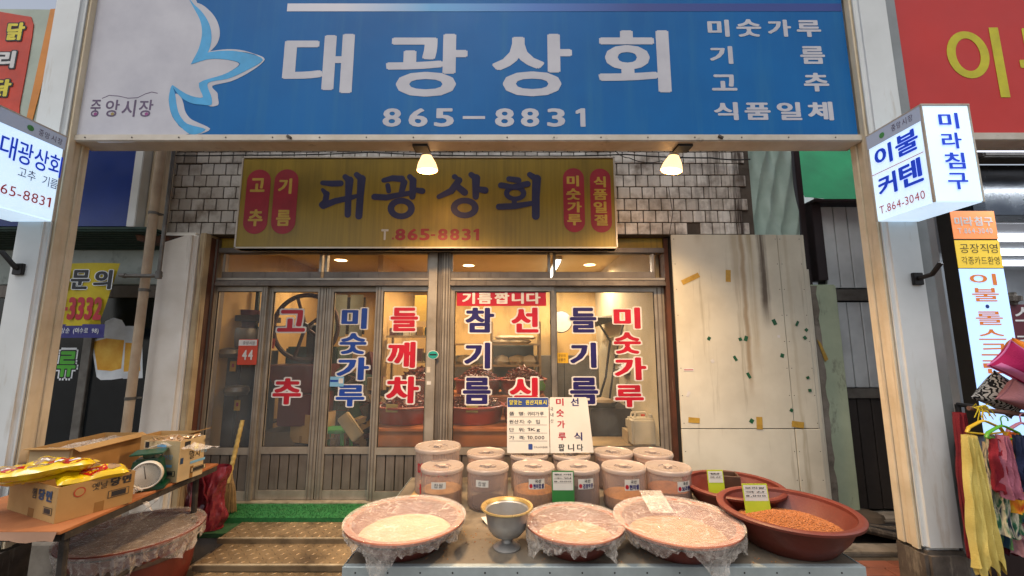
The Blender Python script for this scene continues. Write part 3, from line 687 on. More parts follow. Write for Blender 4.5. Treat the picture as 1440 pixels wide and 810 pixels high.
# =================================================================== BULBS, CABLES
m_bulb = NT('lamp_face'); m_bulb.p.inputs['Emission Color'].default_value = lin('#ffb65c'); m_bulb.p.inputs['Emission Strength'].default_value = 38; m_bulb.p.inputs['Base Color'].default_value = (1, .8, .5, 1); m_bulb = m_bulb.m
m_porc = mat('lamp_white_plastic', '#d9cfc0', .4, em=.0)
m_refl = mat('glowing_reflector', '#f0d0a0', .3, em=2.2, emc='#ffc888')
BULB_E = 44
def bulb(px, py, tilt, label):
    d = 2.86; q = W(px, py, d); top = W(px, 196, d)
    t = thing('hanging_lamp', label, 'lamp', (q.x, d, q.z), 'bare warm spot bulbs under the blue sign')
    Rm = Matrix.Rotation(tilt, 3, 'Y') @ Matrix.Rotation(radians(8), 3, 'X')
    def tr(b):
        for i, v in enumerate(b.v): b.v[i] = Rm @ (v * 1.22) + Vector((q.x, d, q.z))
        return b
    b = MB(); b.lathe([(.0, -.012), (.03, -.012), (.0535, -.006), (.06, .002)], (0, 0, 0), m_bulb, 28); tr(b).build('bulb_face', t)
    b = MB(); b.lathe([(.061, .0), (.062, .01), (.052, .045), (.036, .075), (.028, .09)], (0, 0, 0), m_refl, 28); b.lathe([(.0285, .088), (.028, .105), (.0, .106)], (0, 0, 0), m_porc, 28); tr(b).build('bulb_body', t)
    b = MB(); b.lathe([(.0, .1), (.024, .1), (.027, .104), (.027, .15), (.02, .165), (.0, .165)], (0, 0, 0), m_black, 20); tr(b).build('socket', t)
    tp = Rm @ Vector((0, 0, .19)) + Vector((q.x, d, q.z))
    b = MB(); b.tube([tp, tp + Vector((0, -.05, .05)), (q.x - .01, SD + .13, zs0 + .008)], .011, m_black); b.box(q.x - .05, q.x + .05, SD + .04, SD + .14, zs0 - .016, zs0 - .001, m_black); b.build('bracket', t)
    L = bpy.data.lights.new('lamp_light', 'SPOT'); L.energy = BULB_E * 5.6; L.color = (1, .66, .34); L.shadow_soft_size = .09; L.spot_size = radians(146); L.spot_blend = 1.0
    o = bpy.data.objects.new('lamp_light', L); COL.objects.link(o); o.parent = t; o.location = Rm @ Vector((0, 0, -.04)); o.rotation_euler = (Matrix.Rotation(radians(-16), 3, 'X') @ Rm).to_euler()
    return t
bulb(601, 240, radians(-3), 'lit warm spot bulb hanging in front of the yellow sign, left of the pair')
bulb(944, 240, radians(10), 'lit warm spot bulb hanging in front of the tiled wall, right of the pair')
def cable(name, pts, r, m, label, cat='cable', sag=0, n=8, parent=None):
    P = []
    for i in range(len(pts) - 1):
        a, c = Vector(pts[i]), Vector(pts[i + 1])
        for k in range(n): f = k / n; P.append(a.lerp(c, f) - Vector((0, 0, sag * 4 * f * (1 - f))))
    P.append(Vector(pts[-1])); b = MB(); b.tube(P, r, m, 6); o = b.build(name, parent)
    if label: tag(o, label, cat)
    return o
# loose wires
cable('wire', [W(600, 196, 2.7), W(730, 199, 2.7), W(943, 194, 2.7)], .003, m_black, 'thin black wire looping between the two bulbs under the blue sign', sag=.02)
cable('wire', [W(190, 217, 3.46), W(340, 218, 3.46), W(520, 214, 3.46), W(700, 219, 3.46), W(880, 217, 3.46), W(1000, 222, 3.46), W(1055, 224, 3.46)], .006, m_black, 'dark cable strung along the tiled wall above the yellow sign', sag=.01)
cable('wire', [W(940, 262, 3.46), W(946, 300, 3.46), W(941, 332, 3.46)], .003, m_base, 'thin grey wire dropping down the tiles below the right bulb', n=4)
cable('wire', [W(856, 202, 2.75), W(885, 222, 3.3), W(930, 226, 3.46), W(960, 220, 3.46)], .0035, m_black, 'slack black wire hanging from the sign edge left of the right bulb', sag=.03)

# =================================================================== PIPES
m_pipe = mat('beige_gas_pipe', '#b7a389', .55, .0, c2='#9d8870', sc=5, bump=.3, stain='#5b4330', ss=(20, 20, 4), sa=.6, sb=.8)
m_gal = mat('galvanised_pipe', '#77736d', .5, .6, c2='#59554f', sc=8, bump=.3)
t = thing('gas_pipe', 'thick beige gas pipe running down beside the white plaster pier', 'pipe', (-3, 3.3, 0))
p = [W(235, 190, 3.30), W(222, 300, 3.30), W(205, 430, 3.30), W(181, 610, 3.30), W(178, 640, 3.30)]
p = [Vector((p[2].x - .03, 3.30, q.z)) for q in p]; p[-1].z = .19
b = MB(); b.tube([p[0] + Vector((0, 0, .8))] + p, .032, m_pipe, 16); b.build('pipe', t)
for py in (408, 560, 300):
    z = W(200, py, 3.3).z; b = MB(); b.lathe([(.036, -.012), (.036, .012)], (p[2].x, 3.30, z), m_gal, 16); b.box(p[2].x - .05, p[2].x + .05, 3.31, 3.345, z - .006, z + .006, m_gal); b.build('clamp', t)
t = thing('conduit_pipe', 'slim grey conduit with elbow and side branch beside the beige gas pipe', 'pipe', (-2.9, 3.24, 1.8))
e = W(223, 388, 3.2); u0 = W(223, 388, 3.2).z; q = e.x
b = MB(); b.tube([(q, 3.2, 4), (q, 3.2, u0 + .03)], .014, m_gal, 12); b.tube([(q + .02, 3.2, u0), (q - .27, 3.2, u0 + .0)], .015, m_gal, 12); b.build('pipe', t)
b = MB(); b.lathe([(.0, -.025), (.022, -.022), (.024, .03), (.018, .04)], (q, 3.2, u0), m_gal, 14); b.tube([(q - .26, 3.2, u0), (q - .31, 3.2, u0 + .008)], [.02, .012], m_gal, 10); b.build('fitting', t)

# =================================================================== LEFT NEIGHBOUR
ND = 3.66
nb = thing('beer_shop_building', 'neighbouring bar front with dark glass, white fascia band and dark green awning', 'building', (-4.2, 4.2, 0))
m_nblue = mat('deep_blue_sign', '#17337f', .4, c2='#122a6a', sc=2); m_awn = mat('dark_green_awning', '#1e3a31', .7, c2='#15291f', sc=6, bump=.3)
m_band = mat('white_fascia_band', '#aeb4ae', .6, c2='#98a098', sc=3, stain='#6d746c', ss=(10, 10, 6))
def zz(y, d): return W(0, y, d).z
XL = -6.2; xr = PIER0 - .004
b = MB(); b.box(XL, xr, ND, ND + .1, zz(400, ND), zz(350, ND), m_band); b.build('fascia_band', nb, bevel=.004)
b = MB(); b.box(XL, xr, ND + .01, ND + .09, zz(418, ND), zz(401, ND), m_alub); b.box(XL, xr, ND + .0, ND + .09, .19, .3, m_alub)
for px in (118, -60, -240): q = W(px, 500, ND).x; b.box(q - .04, q + .04, ND + .012, ND + .085, .302, zz(418.5, ND), m_gal)
b.build('window_frame', nb, bevel=.004)
b = MB(); b.box(XL, xr, ND + .04, ND + .05, .3, zz(418, ND), m_dglass); b.build('dark_glass', nb)
b = MB(); b.box(XL, xr, ND + .11, ND + .3, 0, 4.4, m_dark); b.build('wall', nb)
b = MB(); b.box(XL, xr + .25, 2.95, ND, 0, .19, m_conc); b.build('threshold', nb)
na = 11
for i in range(na):                              # awning slats
    y0 = 3.30 + i * (ND - 3.30) / na; z = zz(353, ND) - (0) + (ND - y0) * .22
    b = MB(); b.box(XL, xr + .02, y0, y0 + .026, z + .0, z + .022, m_awn); b.build('awning_slat', nb, bevel=.004, seg=1)
b = MB(); b.box(XL, xr + .02, 3.29, ND, zz(352, ND) + .09, zz(352, ND) + .11, m_awn); b.build('awning_top', nb)
q0, q1 = W(187, 260, 3.3).x, zz(318, 3.3)
b = MB(); b.box(XL, q0, 3.30, 3.5, q1, 4.2, m_nblue); b.build('blue_sign_box', nb)
b = MB(); b.box(q0 + .003, q0 + .075, 3.28, 3.55, q1 - .01, 4.2, m_white); b.box(q0 + .078, q0 + .16, 3.36, 3.6, q1 - .05, 4.2, m_cream); b.build('end_cap', nb, bevel=.005)
b = MB(); b.hexa([(q0 + .02, 3.38, q1 - .1), (q0 + .4, 3.42, q1 - .14), (q0 + .4, 3.6, q1 - .14), (q0 + .02, 3.6, q1 - .1), (q0 + .02, 3.36, q1 - .055), (q0 + .4, 3.4, q1 - .055), (q0 + .4, 3.6, q1 - .055), (q0 + .02, 3.6, q1 - .055)], mat('rusty_ledge', '#5b3a28', .8, c2='#33241b', sc=14, bump=.8)); b.build('rusty_ledge', nb)
# beer decal
m_foam = flat('foam_print', '#e6eaec'); m_beer = mat('beer_print', '#dd9a18', .5, c2='#f0c24a', sc=9); m_glassp = flat('glass_print', '#d5d6cc')
fn = front(ND + .039)
def p3(pts, d=ND + .039): return [((lambda q: (q.x, q.z))(W(x / 3, 350 + y / 3, d))) for x, y in pts]
b = MB()
b.poly(p3([(505, 360), (508, 335), (535, 325), (575, 326), (600, 340), (602, 545), (520, 548), (505, 530)]), fn, m_foam, .0005)
b.poly(p3([(510, 395), (590, 398), (592, 515), (518, 518)]), fn, m_beer, .001)
b.poly(p3([(384, 390), (390, 380), (440, 375), (435, 340), (445, 305), (480, 290), (515, 300), (535, 335), (530, 385), (520, 545), (470, 552), (425, 553), (408, 540)]), fn, m_foam, .0015)
b.poly(p3([(393, 392), (450, 377), (525, 385), (512, 505), (470, 515), (412, 510)]), fn, m_beer, .002)
b.build('beer_decal', nb)
b = MB()
b.ch('류', fn, RC(78, 492, 107, 532, ND + .03), flat('lime_print', '#4fae2e'), .03, .0020, .08, flat('ink_black', '#15151a'), .0012)
b.ch('류', fn, RC(76, 489, 109, 535, ND + .03), m_foam, .12, .0006) ; b.build('green_letter_decal', nb)
# sill objects behind the glass of the bar
bn = thing('banner', 'yellow paper banner with black and red print hanging on the bar window', 'banner', W(120, 420, 3.45))
BD = 3.42; fb = front(BD)
def bp(x, y): q = W(x, y, BD); return (q.x, q.z)
m_bny = mat('banner_yellow', '#c9b414', .6, c2='#bca80f', sc=8, bump=.3); m_bnv = flat('banner_violet', '#33307a')
b = MB(); b.grid(lambda u, v: (lambda q: (q.x, BD + .012 * sin(u * 7) + .02 * (v > .9) * (u > .85), q.z))(W(70 + (168 - 8 * v * 1.6 - 18 * v * (1) - 70) * u, 370 + 88 * v, BD)), 24, 10, m_bny)
b.build('sheet', bn)
b = MB(); b.grid(lambda u, v: (lambda q: (q.x, BD + .012 * sin(u * 7), q.z))(W(66 + (146.5 - 2 * v - 66) * u, 456 + 19 * v, BD)), 20, 4, m_bnv); b.build('bottom_strip', bn)
fb2 = front(BD - .014)
b = MB()
for c, x0, x1 in (('문', 101, 130), ('의', 133, 161)): b.ch(c, fb2, RC(x0, 379, x1, 408, BD), m_foam, .06, .0005) ; b.ch(c, fb2, RC(x0 + 1.2, 380, x1 - 1.2, 407, BD), m_ink, .035, .0012)
b.ch('업', fb2, RC(76, 380, 98, 407, BD), m_ink, .035, .001)
for c, x0, x1 in (('3', 98, 109), ('3', 110, 121), ('3', 122, 133), ('2', 134, 146), ('7', 82, 91)): b.ch(c, fb2, RC(x0, 418, x1, 450, BD), m_vred, .045, .001)
b.rect(fb2, *RC(93, 432, 98, 437, BD), m_vred, .001)
b.line('상순 (여수로 98)', fb2, RC(88, 461, 141, 470, BD), m_foam, .01, .001)
b.build('lettering', bn)
# upper left sign of the chicken shop
cs = thing('poultry_shop_sign', 'orange and white sign with yellow lettering at the upper left corner', 'sign', W(30, 80, SD))
m_or = flat('orange_red_print', '#c53d20'); m_oe = flat('orange_edge', '#d0832c'); m_pale = mat('pale_green_board', '#aeb8a8', .5, sc=3); m_cy = flat('chicken_yellow', '#d8c838')
x0, x1 = W(-260, 80, SD).x, lx0 - .02
def cq(x, y): q = W(x, y, SD); return (q.x, q.z)
b = MB(); q = front(SD)
zt, zb = W(0, 8, SD).z, W(0, 190, SD).z
b.poly([(x0, zt), cq(86, 12), cq(43, 190), (x0, zb)][::-1], front(SD + .08), m_pale, 0, thick=.07); b.build('panel', cs)
b = MB(); b.poly([cq(70, 12), cq(86, 11), cq(44, 170), (cq(34, 175))][::-1], front(SD), m_oe, -.008, thick=.004); b.build('orange_edge', cs)
b = MB(); b.poly(smooth2([cq(-60, 24), cq(30, 21), cq(44, 28), cq(44, 50), cq(26, 150), cq(18, 172), cq(-60, 172)], 1)[::-1], front(SD), m_or, -.008, thick=.004); b.build('red_field', cs)
b = MB()
for c, x0_, y0, x1_, y1, m_ in (('닭', 8, 30, 36, 58, m_cy), ('리', -6, 70, 23, 97, m_vwhite), ('닭', -14, 110, 17, 137, m_cy)): b.ch(c, front(SD), RC(x0_, y0, x1_, y1, SD), m_, .04, .0, .1, m_ink, -.0012)
b.build('lettering', cs)

# =================================================================== LIT BOX SIGNS ON THE COLUMNS
def glow(name, c, e):
    s = NT(name); p = s.p; p.inputs['Base Color'].default_value = lin(c); p.inputs['Roughness'].default_value = .4
    col = s.mix(s.ramp(s.noise(2.2), .35, .7), lin(c), tuple(x * .86 for x in lin(c)[:3]) + (1,))
    s.l(col, p.inputs['Emission Color']); p.inputs['Emission Strength'].default_value = e; return s.m
m_lb = glow('lit_panel', '#c9e2f8', .85); m_lbg = mat('grey_header_print', '#9aa3b5', .5, em=.25, c2='#9aa3b5')
m_blp = flat('blue_ink', '#1440c8', .5, .35); m_rdp = flat('red_ink', '#a8302a', .5, .2); m_gr = flat('green_logo', '#4f9a52', .5)
m_dusty = None
def lightbox(x_in, px_far, px_near, side, label, name='light_box_sign'):
    s = side
    far, near = px_far, px_near
    df = PF - .012; dn = near
    xo = x_in + s * .262
    zt, zb = W(0, 192, df).z, W(0, 312, df).z
    t = thing(name, label, 'sign', ((x_in + xo) / 2, df, zb))
    x0, x1 = min(x_in, xo), max(x_in, xo)
    b = MB(); b.box(x0, x1, dn, df, zb, zt, m_lb); b.build('lit_box', t, bevel=.006, seg=2)
    e = .012; b = MB()
    for X in (x0, x1):
        b.box(X - .004, X + .004, dn - .004, dn + e, zb, zt, m_signf); b.box(X - .004, X + .004, df - e, df + .004, zb, zt, m_signf)
    for Z in (zb, zt):
        b.box(x0 - .005, x1 + .005, dn - .005, df + .005, Z - (.012 if Z == zt else .0), Z + (.0 if Z == zt else .006), m_signf) if Z == zt else None
    b.build('frame', t, bevel=.002)
    b = MB(); b.box((x0 + x1) / 2 - .05, (x0 + x1) / 2 + .05, df, PF, zb + .1, zt - .1, m_black); b.build('mount', t)
    if s > 0: fr = Fr((x_in, 0, 0), (0, -1, 0), (0, 0, 1))       # seen from the left: normal -x
    else: fr = Fr((x_in, 0, 0), (0, 1, 0), (0, 0, 1))            # normal +x
    return t, fr, (x0, x1, dn, df, zb, zt)
XR_ = W(1225, 252, PF - .012).x; XL_ = W(84, 257, PF - .012).x
dnr = Wx(1305, 215, XR_).y; dnl = 2.13
t, fr, (x0, x1, dn, df, zb, zt) = lightbox(XR_, 0, dnr, 1, 'glowing white box sign for bedding with blue letters on the right column')
Hh = zt - zb
def side_rect(u0, v0, u1, v1, left=True):      # fractions of the side face, u from far to near as read
    L = df - dn
    if t_side > 0: return (-df + u0 * L, zb + v0 * Hh, -df + u1 * L, zb + v1 * Hh)
    return (dn + u0 * L, zb + v0 * Hh, dn + u1 * L, zb + v1 * Hh)
t_side = 1
b = MB(); b.rect(fr, *side_rect(.02, .83, .985, .985), m_lbg, .0045)
for c, u in zip('중앙시장', (.5, .59, .69, .79)): b.ch(c, fr, side_rect(u, .88, u + .075, .95), m_plum, .0, .0062)
b.poly([(side_rect(.32, .9, 0, 0)[0] + .018 * cos(q * pi / 5), side_rect(0, .905, 0, 0)[1] + .018 * sin(q * pi / 5)) for q in range(10)], fr, m_gr, .0062)
b.build('header', t)
for c, u0, v0, u1, v1 in (('이', .13, .575, .46, .79), ('불', .52, .575, .9, .80), ('커', .13, .24, .47, .47), ('텐', .52, .24, .9, .49)): b = MB(); b.ch(c, fr, side_rect(u0, v0, u1, v1), m_blp, .028, .0052); b.build('letter', t)
b = MB(); b.rect(fr, *side_rect(.04, .515, .95, .522), m_rdp, .0052)
b.line('T.864-3040', fr, side_rect(.1, .065, .88, .15), m_rdp, .0, .0052)
b.build('lettering', t)
ff = Fr((0, dn, 0), (1, 0, 0), (0, 0, 1)); w = x1 - x0
for i, c in enumerate('미라침구'): b = MB(); b.ch(c, ff, (x0 + w * .30, zt - Hh * (.10 + .205 * i + .165), x0 + w * .72, zt - Hh * (.10 + .205 * i)), m_blp, .02, .0062); b.build('letter', t)
t_side = -1
t, fr, (x0, x1, dn, df, zb, zt) = lightbox(XL_, 0, dnl, -1, 'glowing white box sign with the shop name and phone number on the left column')
Hh = zt - zb
b = MB(); b.rect(fr, *side_rect(.02, .83, .985, .985), m_lbg, .0045)
for c, u in zip('중앙시장', (.56, .65, .75, .85)): b.ch(c, fr, side_rect(u, .87, u + .075, .94), m_plum, .0, .0062)
b.poly([(side_rect(.44, .9, 0, 0)[0] + .018 * cos(q * pi / 5), side_rect(0, .905, 0, 0)[1] + .018 * sin(q * pi / 5)) for q in range(10)], fr, m_gr, .0062)
b.build('header', t)
for c, u0, u1 in (('대', .1, .31), ('광', .33, .54), ('상', .56, .77), ('회', .78, .98)): b = MB(); b.ch(c, fr, side_rect(u0, .50, u1, .74), m_blp, .01, .0052); b.build('letter', t)
b = MB(); b.line('고추 기름', fr, side_rect(.38, .36, .96, .47), flat('dark_blue_ink', '#1c2a6e', .5), .0, .0052)
b.line('865-8831', fr, side_rect(.08, .14, .9, .25), m_rdp, .0, .0052); b.build('lettering', t)

# =================================================================== RIGHT SIDE: RED SIGN AND BEDDING SHOP
m_red = mat('red_sign_face', '#bf2c22', .5, c2='#b0261d', sc=1.3, bump=.04); m_sy = flat('sign_yellow_print', '#c6bb1e', .5)
RS = 2.62
zr0 = W(0, 187, RS).z; q0 = W(1274, 130, RS).x
rs = thing('shop_sign', 'big red overhead sign with yellow lettering at the upper right corner', 'sign', (q0 + 1, RS, zr0))
b = MB(); b.box(q0, q0 + 2.4, RS, RS + .14, zr0, 4.4, m_red); b.build('panel', rs)
b = MB(); b.box(q0 - .03, q0 - .002, RS - .01, RS + .15, zr0 - .05, 4.4, m_signf); b.box(q0 - .03, q0 + 2.4, RS - .012, RS + .15, zr0 - .055, zr0 - .002, m_signf); b.build('frame', rs, bevel=.004)
fr_ = front(RS - .001)
b = MB(); 
o_ = W(1359, 77, RS); ring_pts = 32
for i in range(ring_pts):
    P = []
    for q, k in ((i, 1), (i + 1, 1), (i + 1, 0), (i, 0)):
        a = 2 * pi * q / ring_pts; rx = .085 + .062 * k; rz = .125 + .055 * k
        P.append((o_.x + .01 + rx * cos(a), o_.z - .0 + rz * sin(a)))
    b.poly(P, fr_, m_sy, .001)
q = W(1405, 88, RS); b.rect(fr_, q.x - .033, W(0, 137, RS).z, q.x + .033, W(0, 39, RS).z, m_sy, .001)
q = W(1432, 80, RS).x + .02
b.rect(fr_, q, W(0, 54, RS).z, q + .07, W(0, 20, RS).z, m_sy, .001) if False else None
b.ch('불', fr_, (q - .02, W(0, 150, RS).z, q + .42, W(0, 40, RS).z), m_sy, .015, .001)
b.build('lettering', rs)
bs = thing('bedding_shop_building', 'bedding shop front at right with dark glass, tube lights and open lit interior', 'building', (4, 4, 0))
XR0 = W(1322, 500, 3.0).x - .02
m_dpanel = mat('navy_dark_panel', '#161d28', .25, .2, c2='#10151e', sc=2)
XX = 6.2
b = MB()
xj = W(1345, 350, 3.05).x
b.box(xj, xj + .10, 2.9, 3.1, 0, 4.2, m_dpanel); b.build('dark_jamb', bs, bevel=.004)
b = MB(); b.box(xj + .104, XX, 3.0, 3.2, W(0, 303, 3.0).z, W(0, 232, 3.0).z, m_dpanel); b.build('dark_header', bs, bevel=.004)
b = MB(); b.box(xj + .104, XX, 2.86, 3.0, W(0, 232, 3.0).z + .002, W(0, 196, 3.0).z, m_gal); b.build('canopy_edge', bs, bevel=.01)
b = MB(); b.tube([(W(1370, 212, 2.84).x, 2.82, W(0, 212, 2.84).z), (XX, 2.82, W(0, 212, 2.84).z)], .018, glow('tube_light', '#e8f0ff', 2.4)); o = b.build('fluorescent_tube', bs)
L = bpy.data.lights.new('tube_glow', 'AREA'); L.shape = 'RECTANGLE'; L.size = 1.8; L.size_y = .05; L.energy = 22; L.color = (.85, .93, 1); o = bpy.data.objects.new('tube_glow', L); COL.objects.link(o); o.parent = bs; o.location = Vector((4.3, 2.8, 2.75)) - bs.location; o.rotation_euler = (0, 0, 0)
# interior of the bedding shop
m_rin = mat('bright_store_wall', '#c8ccd0', .8, c2='#aab0b6', sc=1); 
b = MB(); b.box(xj + .1, XX + 3, 6.6, 6.7, 0, 2.9, m_rin); b.box(xj + .02, xj + .1, 3.2, 6.6, 0, 2.9, m_rin); b.box(XX + 2.9, XX + 3, 3.2, 6.6, 0, 2.9, m_rin); b.box(xj, XX + 3, 3.2, 6.7, 2.72, 2.8, m_rin); b.box(xj + .1, XX + 3, 3.2, 6.6, .002, .02, m_infloor); b.build('inner_room', bs)
for i, yy in enumerate((3.7, 4.4, 5.1, 5.8)):
    b = MB(); b.box(xj + .5, XX + 1.5, yy, yy + .10, 2.66, 2.70, glow('ceiling_tube', '#f2f6ff', 4.0) if i == 0 else bpy.data.materials['ceiling_tube']); b.build('ceiling_light', bs)
L = bpy.data.lights.new('store_light', 'AREA'); L.shape = 'RECTANGLE'; L.size = 2.5; L.size_y = 2.2; L.energy = 110; L.color = (.9, .95, 1); o = bpy.data.objects.new('store_light', L); COL.objects.link(o); o.parent = bs; o.location = Vector((5.2, 4.9, 2.6)) - bs.location
m_maroon = mat('maroon_store_poster', '#5a1d2a', .5)
b = MB(); b.box(W(1421, 450, 3.3).x, XX, 3.3, 3.34, .02, W(0, 428, 3.3).z, m_maroon); f9 = front(3.299); b.ch('스', f9, RC(1426, 432, 1452, 452, 3.3), m_vwhite, .01, .001); b.ch('카', f9, RC(1430, 470, 1456, 492, 3.3), m_vwhite, .01, .001); b.build('maroon_poster', bs)
b = MB(); b.obox(W(1424, 420, 3.3), (.1, .1, .1), (0, 0, .4), m_base); b.build('dark_ornament', bs, bevel=.03, seg=3)
# vertical lit sign
VD = 2.9
vs = thing('vertical_sign', 'tall lit sign strip with orange header, yellow band and orange letters beside the dark jamb', 'sign', W(1370, 560, VD))
v0, v1 = W(1337, 310, VD).x + .0, W(1399, 310, VD).x
b = MB(); b.box(v0, v1, VD, VD + .1, W(0, 620, VD).z, W(0, 296, VD).z, m_black); b.build('case', vs, bevel=.003)
fv = front(VD - .001)
b = MB(); b.rect(fv, v0, W(0, 336, VD).z, v1, W(0, 297, VD).z, glow('lit_orange', '#d8814a', .7), 0, thick=.002)
b.line('미라침구', fv, (v0 + .02, W(0, 318, VD).z, v1 - .02, W(0, 305, VD).z), m_vwhite, .03, .0035); b.line('T.864-3040', fv, (v0 + .035, W(0, 328.5, VD).z, v1 - .035, W(0, 321, VD).z), m_vwhite, .02, .0035); b.build('orange_header', vs)
b = MB(); b.rect(fv, v0, W(0, 377, VD).z, v1, W(0, 338, VD).z, glow('lit_yellow', '#cfae36', .62), 0, thick=.002)
b.line('공장직영', fv, (v0 + .03, W(0, 356, VD).z, v1 - .02, W(0, 343, VD).z), m_ink, .0, .0035); b.line('각종카드환영', fv, (v0 + .03, W(0, 372, VD).z, v1 - .02, W(0, 361, VD).z), m_ink, .0, .0035); b.build('yellow_band', vs)
b = MB(); b.rect(fv, v0, W(0, 618, VD).z, v1, W(0, 378, VD).z, glow('lit_blue_white', '#a9c8f4', .95), 0, thick=.002)
mo = flat('orange_ink', '#d2772f', .5, .25)
for c, ya, yb in (('이', 385, 401), ('불', 405, 424), ('롤', 438, 457), ('스', 463, 478), ('크', 483, 500), ('린', 505, 525)): b.ch(c, fv, (v0 + .065, W(0, yb, VD).z, v1 - .065, W(0, ya, VD).z), mo, .012, .0035)
q = ((v0 + v1) / 2, W(0, 431, VD).z); b.poly([(q[0] + .014 * cos(k * pi / 8), q[1] + .014 * sin(k * pi / 8)) for k in range(16)], fv, flat('blue_dot', '#1c3c8c'), .0035)
b.build('blue_white_strip', vs)

# =================================================================== CREAM HOARDING
HD = 3.48
m_hb = mat('cream_board', '#a89c7c', .7, c2='#958a6c', sc=2.2, bump=.2, bs=16, stain='#6a5a42', ss=(13, 13, .8), sa=.6, sb=.85)
m_rust = mat('rust_run', '#4a2f1c', .8, c2='#6a4a2c', sc=10)
hx0, hx1 = W(952, 480, HD).x, W(1148, 480, HD).x; hs = W(1099, 400, HD).x
hz1, hzm, hz0 = W(0, 330, HD).z, W(0, 603, HD).z, .12
hb = thing('board_hoarding', 'stained cream board wall with tape scraps, beside the display window', 'wall', ((hx0 + hx1) / 2, HD, 0))
def stained_board():
    s = NT('rain_stained_cream_board'); p = s.p
    c = s.mix(s.ramp(s.noise(2.2), .35, .7), lin('#cfcab8'), lin('#bab4a2'))
    c = s.mix(s.ramp(s.noise(1.0, s.pos((13, 13, .8)), 5), .58, .85), c, lin('#70613f'))
    sep = s.n('ShaderNodeSeparateXYZ'); s.l(s.pos(), sep.inputs[0]); X, Z = sep.outputs[0], sep.outputs[2]
    wob = s.math('MULTIPLY', s.math('SUBTRACT', s.noise(3.0, s.pos((1, 1, 1.2))), .5), .05)
    def run(px, ybot, w, col, amt):
        nonlocal c
        cx = W(px, 400, HD).x; zb_ = W(0, ybot, HD).z
        d = s.math('ABSOLUTE', s.math('SUBTRACT', s.math('ADD', X, wob), cx))
        a = s.n('ShaderNodeMapRange'); a.inputs[1].default_value = w; a.inputs[2].default_value = w * .25; s.l(d, a.inputs[0])
        e = s.n('ShaderNodeMapRange'); e.inputs[1].default_value = zb_; e.inputs[2].default_value = zb_ + .25; s.l(Z, e.inputs[0])
        f = s.math('MULTIPLY', s.math('MULTIPLY', a.outputs[0], e.outputs[0]), s.math('MULTIPLY', s.ramp(s.noise(1.0, s.pos((45, 45, .9)), 5, .7), .25, .48), amt))
        c = s.mix(f, c, lin(col))
    run(1075, 465, .05, '#38210f', .85); run(1046, 560, .03, '#8a6c40', .65); run(1058, 520, .04, '#a08a5e', .4); run(1036, 430, .05, '#8e7650', .4); run(1110, 660, .02, '#9a8a66', .3); run(985, 350, .05, '#8a7145', .5)
    s.l(c, p.inputs['Base Color']); p.inputs['Roughness'].default_value = .65
    b = s.n('ShaderNodeBump'); b.inputs['Strength'].default_value = .25; b.inputs['Distance'].default_value = .006; s.l(s.noise(14, s.pos((1, 1, .3))), b.inputs['Height']); s.l(b.outputs[0], p.inputs['Normal'])
    return s.m
m_sb = stained_board()
for x0_, x1_, z0_, z1_, dd in ((hx0, hs - .003, hzm + .003, hz1, 0), (hs + .003, hx1 - .045, hzm + .003, hz1 + .0, .004), (hx0, hs - .003, hz0, hzm - .003, .002), (hs + .003, hx1 - .04, hz0, hzm - .003, .0), (hx1 - .042, hx1 - .012, hz0, hz1 + .0, .01), (hx1 - .006, hx1 + .02, hz0, hz1 - .3, .03)):
    b = MB(); b.box(x0_, x1_, HD + dd, HD + dd + .018, z0_, z1_, m_sb); b.build('panel', hb, bevel=.002, seg=1)
b = MB(); b.box(hx0, hx1 + .01, HD + .035, HD + .1, hz0, hz1 - .01, m_dark); b.build('backing', hb)
m_ytape = mat('yellow_tape', '#b8933a', .5, c2='#9d7a2c', sc=20); m_gtape = flat('green_tape', '#1d5a3a', .45)
for px, py, w, h, a in ((971, 392, 27, 7, -25), (1024, 388, 7, 17, 4), (976, 591, 15, 7, 5), (1068, 595, 8, 16, 2), (1122, 597, 16, 8, 8)):
    q = W(px, py, HD - .001); b = MB(); b.obox((q.x, HD - .002, q.z), (w * .0061, .0012, h * .0061), (0, radians(a), 0), m_ytape); b.build('yellow_tape_scrap', hb)
for i, (px, py) in enumerate(((997, 476), (1041, 477), (1049, 476), (1089, 453), (1095, 473), (1121, 455), (1134, 464), (1132, 475), (1100, 500), (1002, 508), (1034, 504), (1053, 528), (1136, 531), (1057, 592), (968, 554), (1139, 549), (1113, 577))):
    q = W(px, py, HD - .001); b = MB(); b.obox((q.x, HD - .0015, q.z), (rr(.02, .032), .001, rr(.02, .05)), (0, rr(-.8, .8), 0), m_gtape if i % 5 != 4 else m_vwhite); b.build('tape_scrap', hb)
b = MB(); z = hz0 + .1
while z < hz1:
    for X in (hs - .02, hs + .02, hx1 - .06, hx0 + .02): b.lathe([(.0, 0), (.004, 0)], (0, 0, 0), m_black, 6); n0 = len(b.v) - 12; b.v[n0:] = [Vector((X + v.x, HD - .0015, z + v.y)) for v in b.v[n0:]]
    z += .22
b.build('nail_heads', hb, kind='stuff')
b = MB(); q = W(968, 520, HD - .002); b.rect(front(HD - .001), q.x - .04, q.z - .01, q.x + .045, q.z + .012, m_vwhite, .001); b.rect(front(HD - .001), q.x - .035, q.z - .003, q.x + .04, q.z + .003, m_vred, .0015); b.build('paper_label', hb)

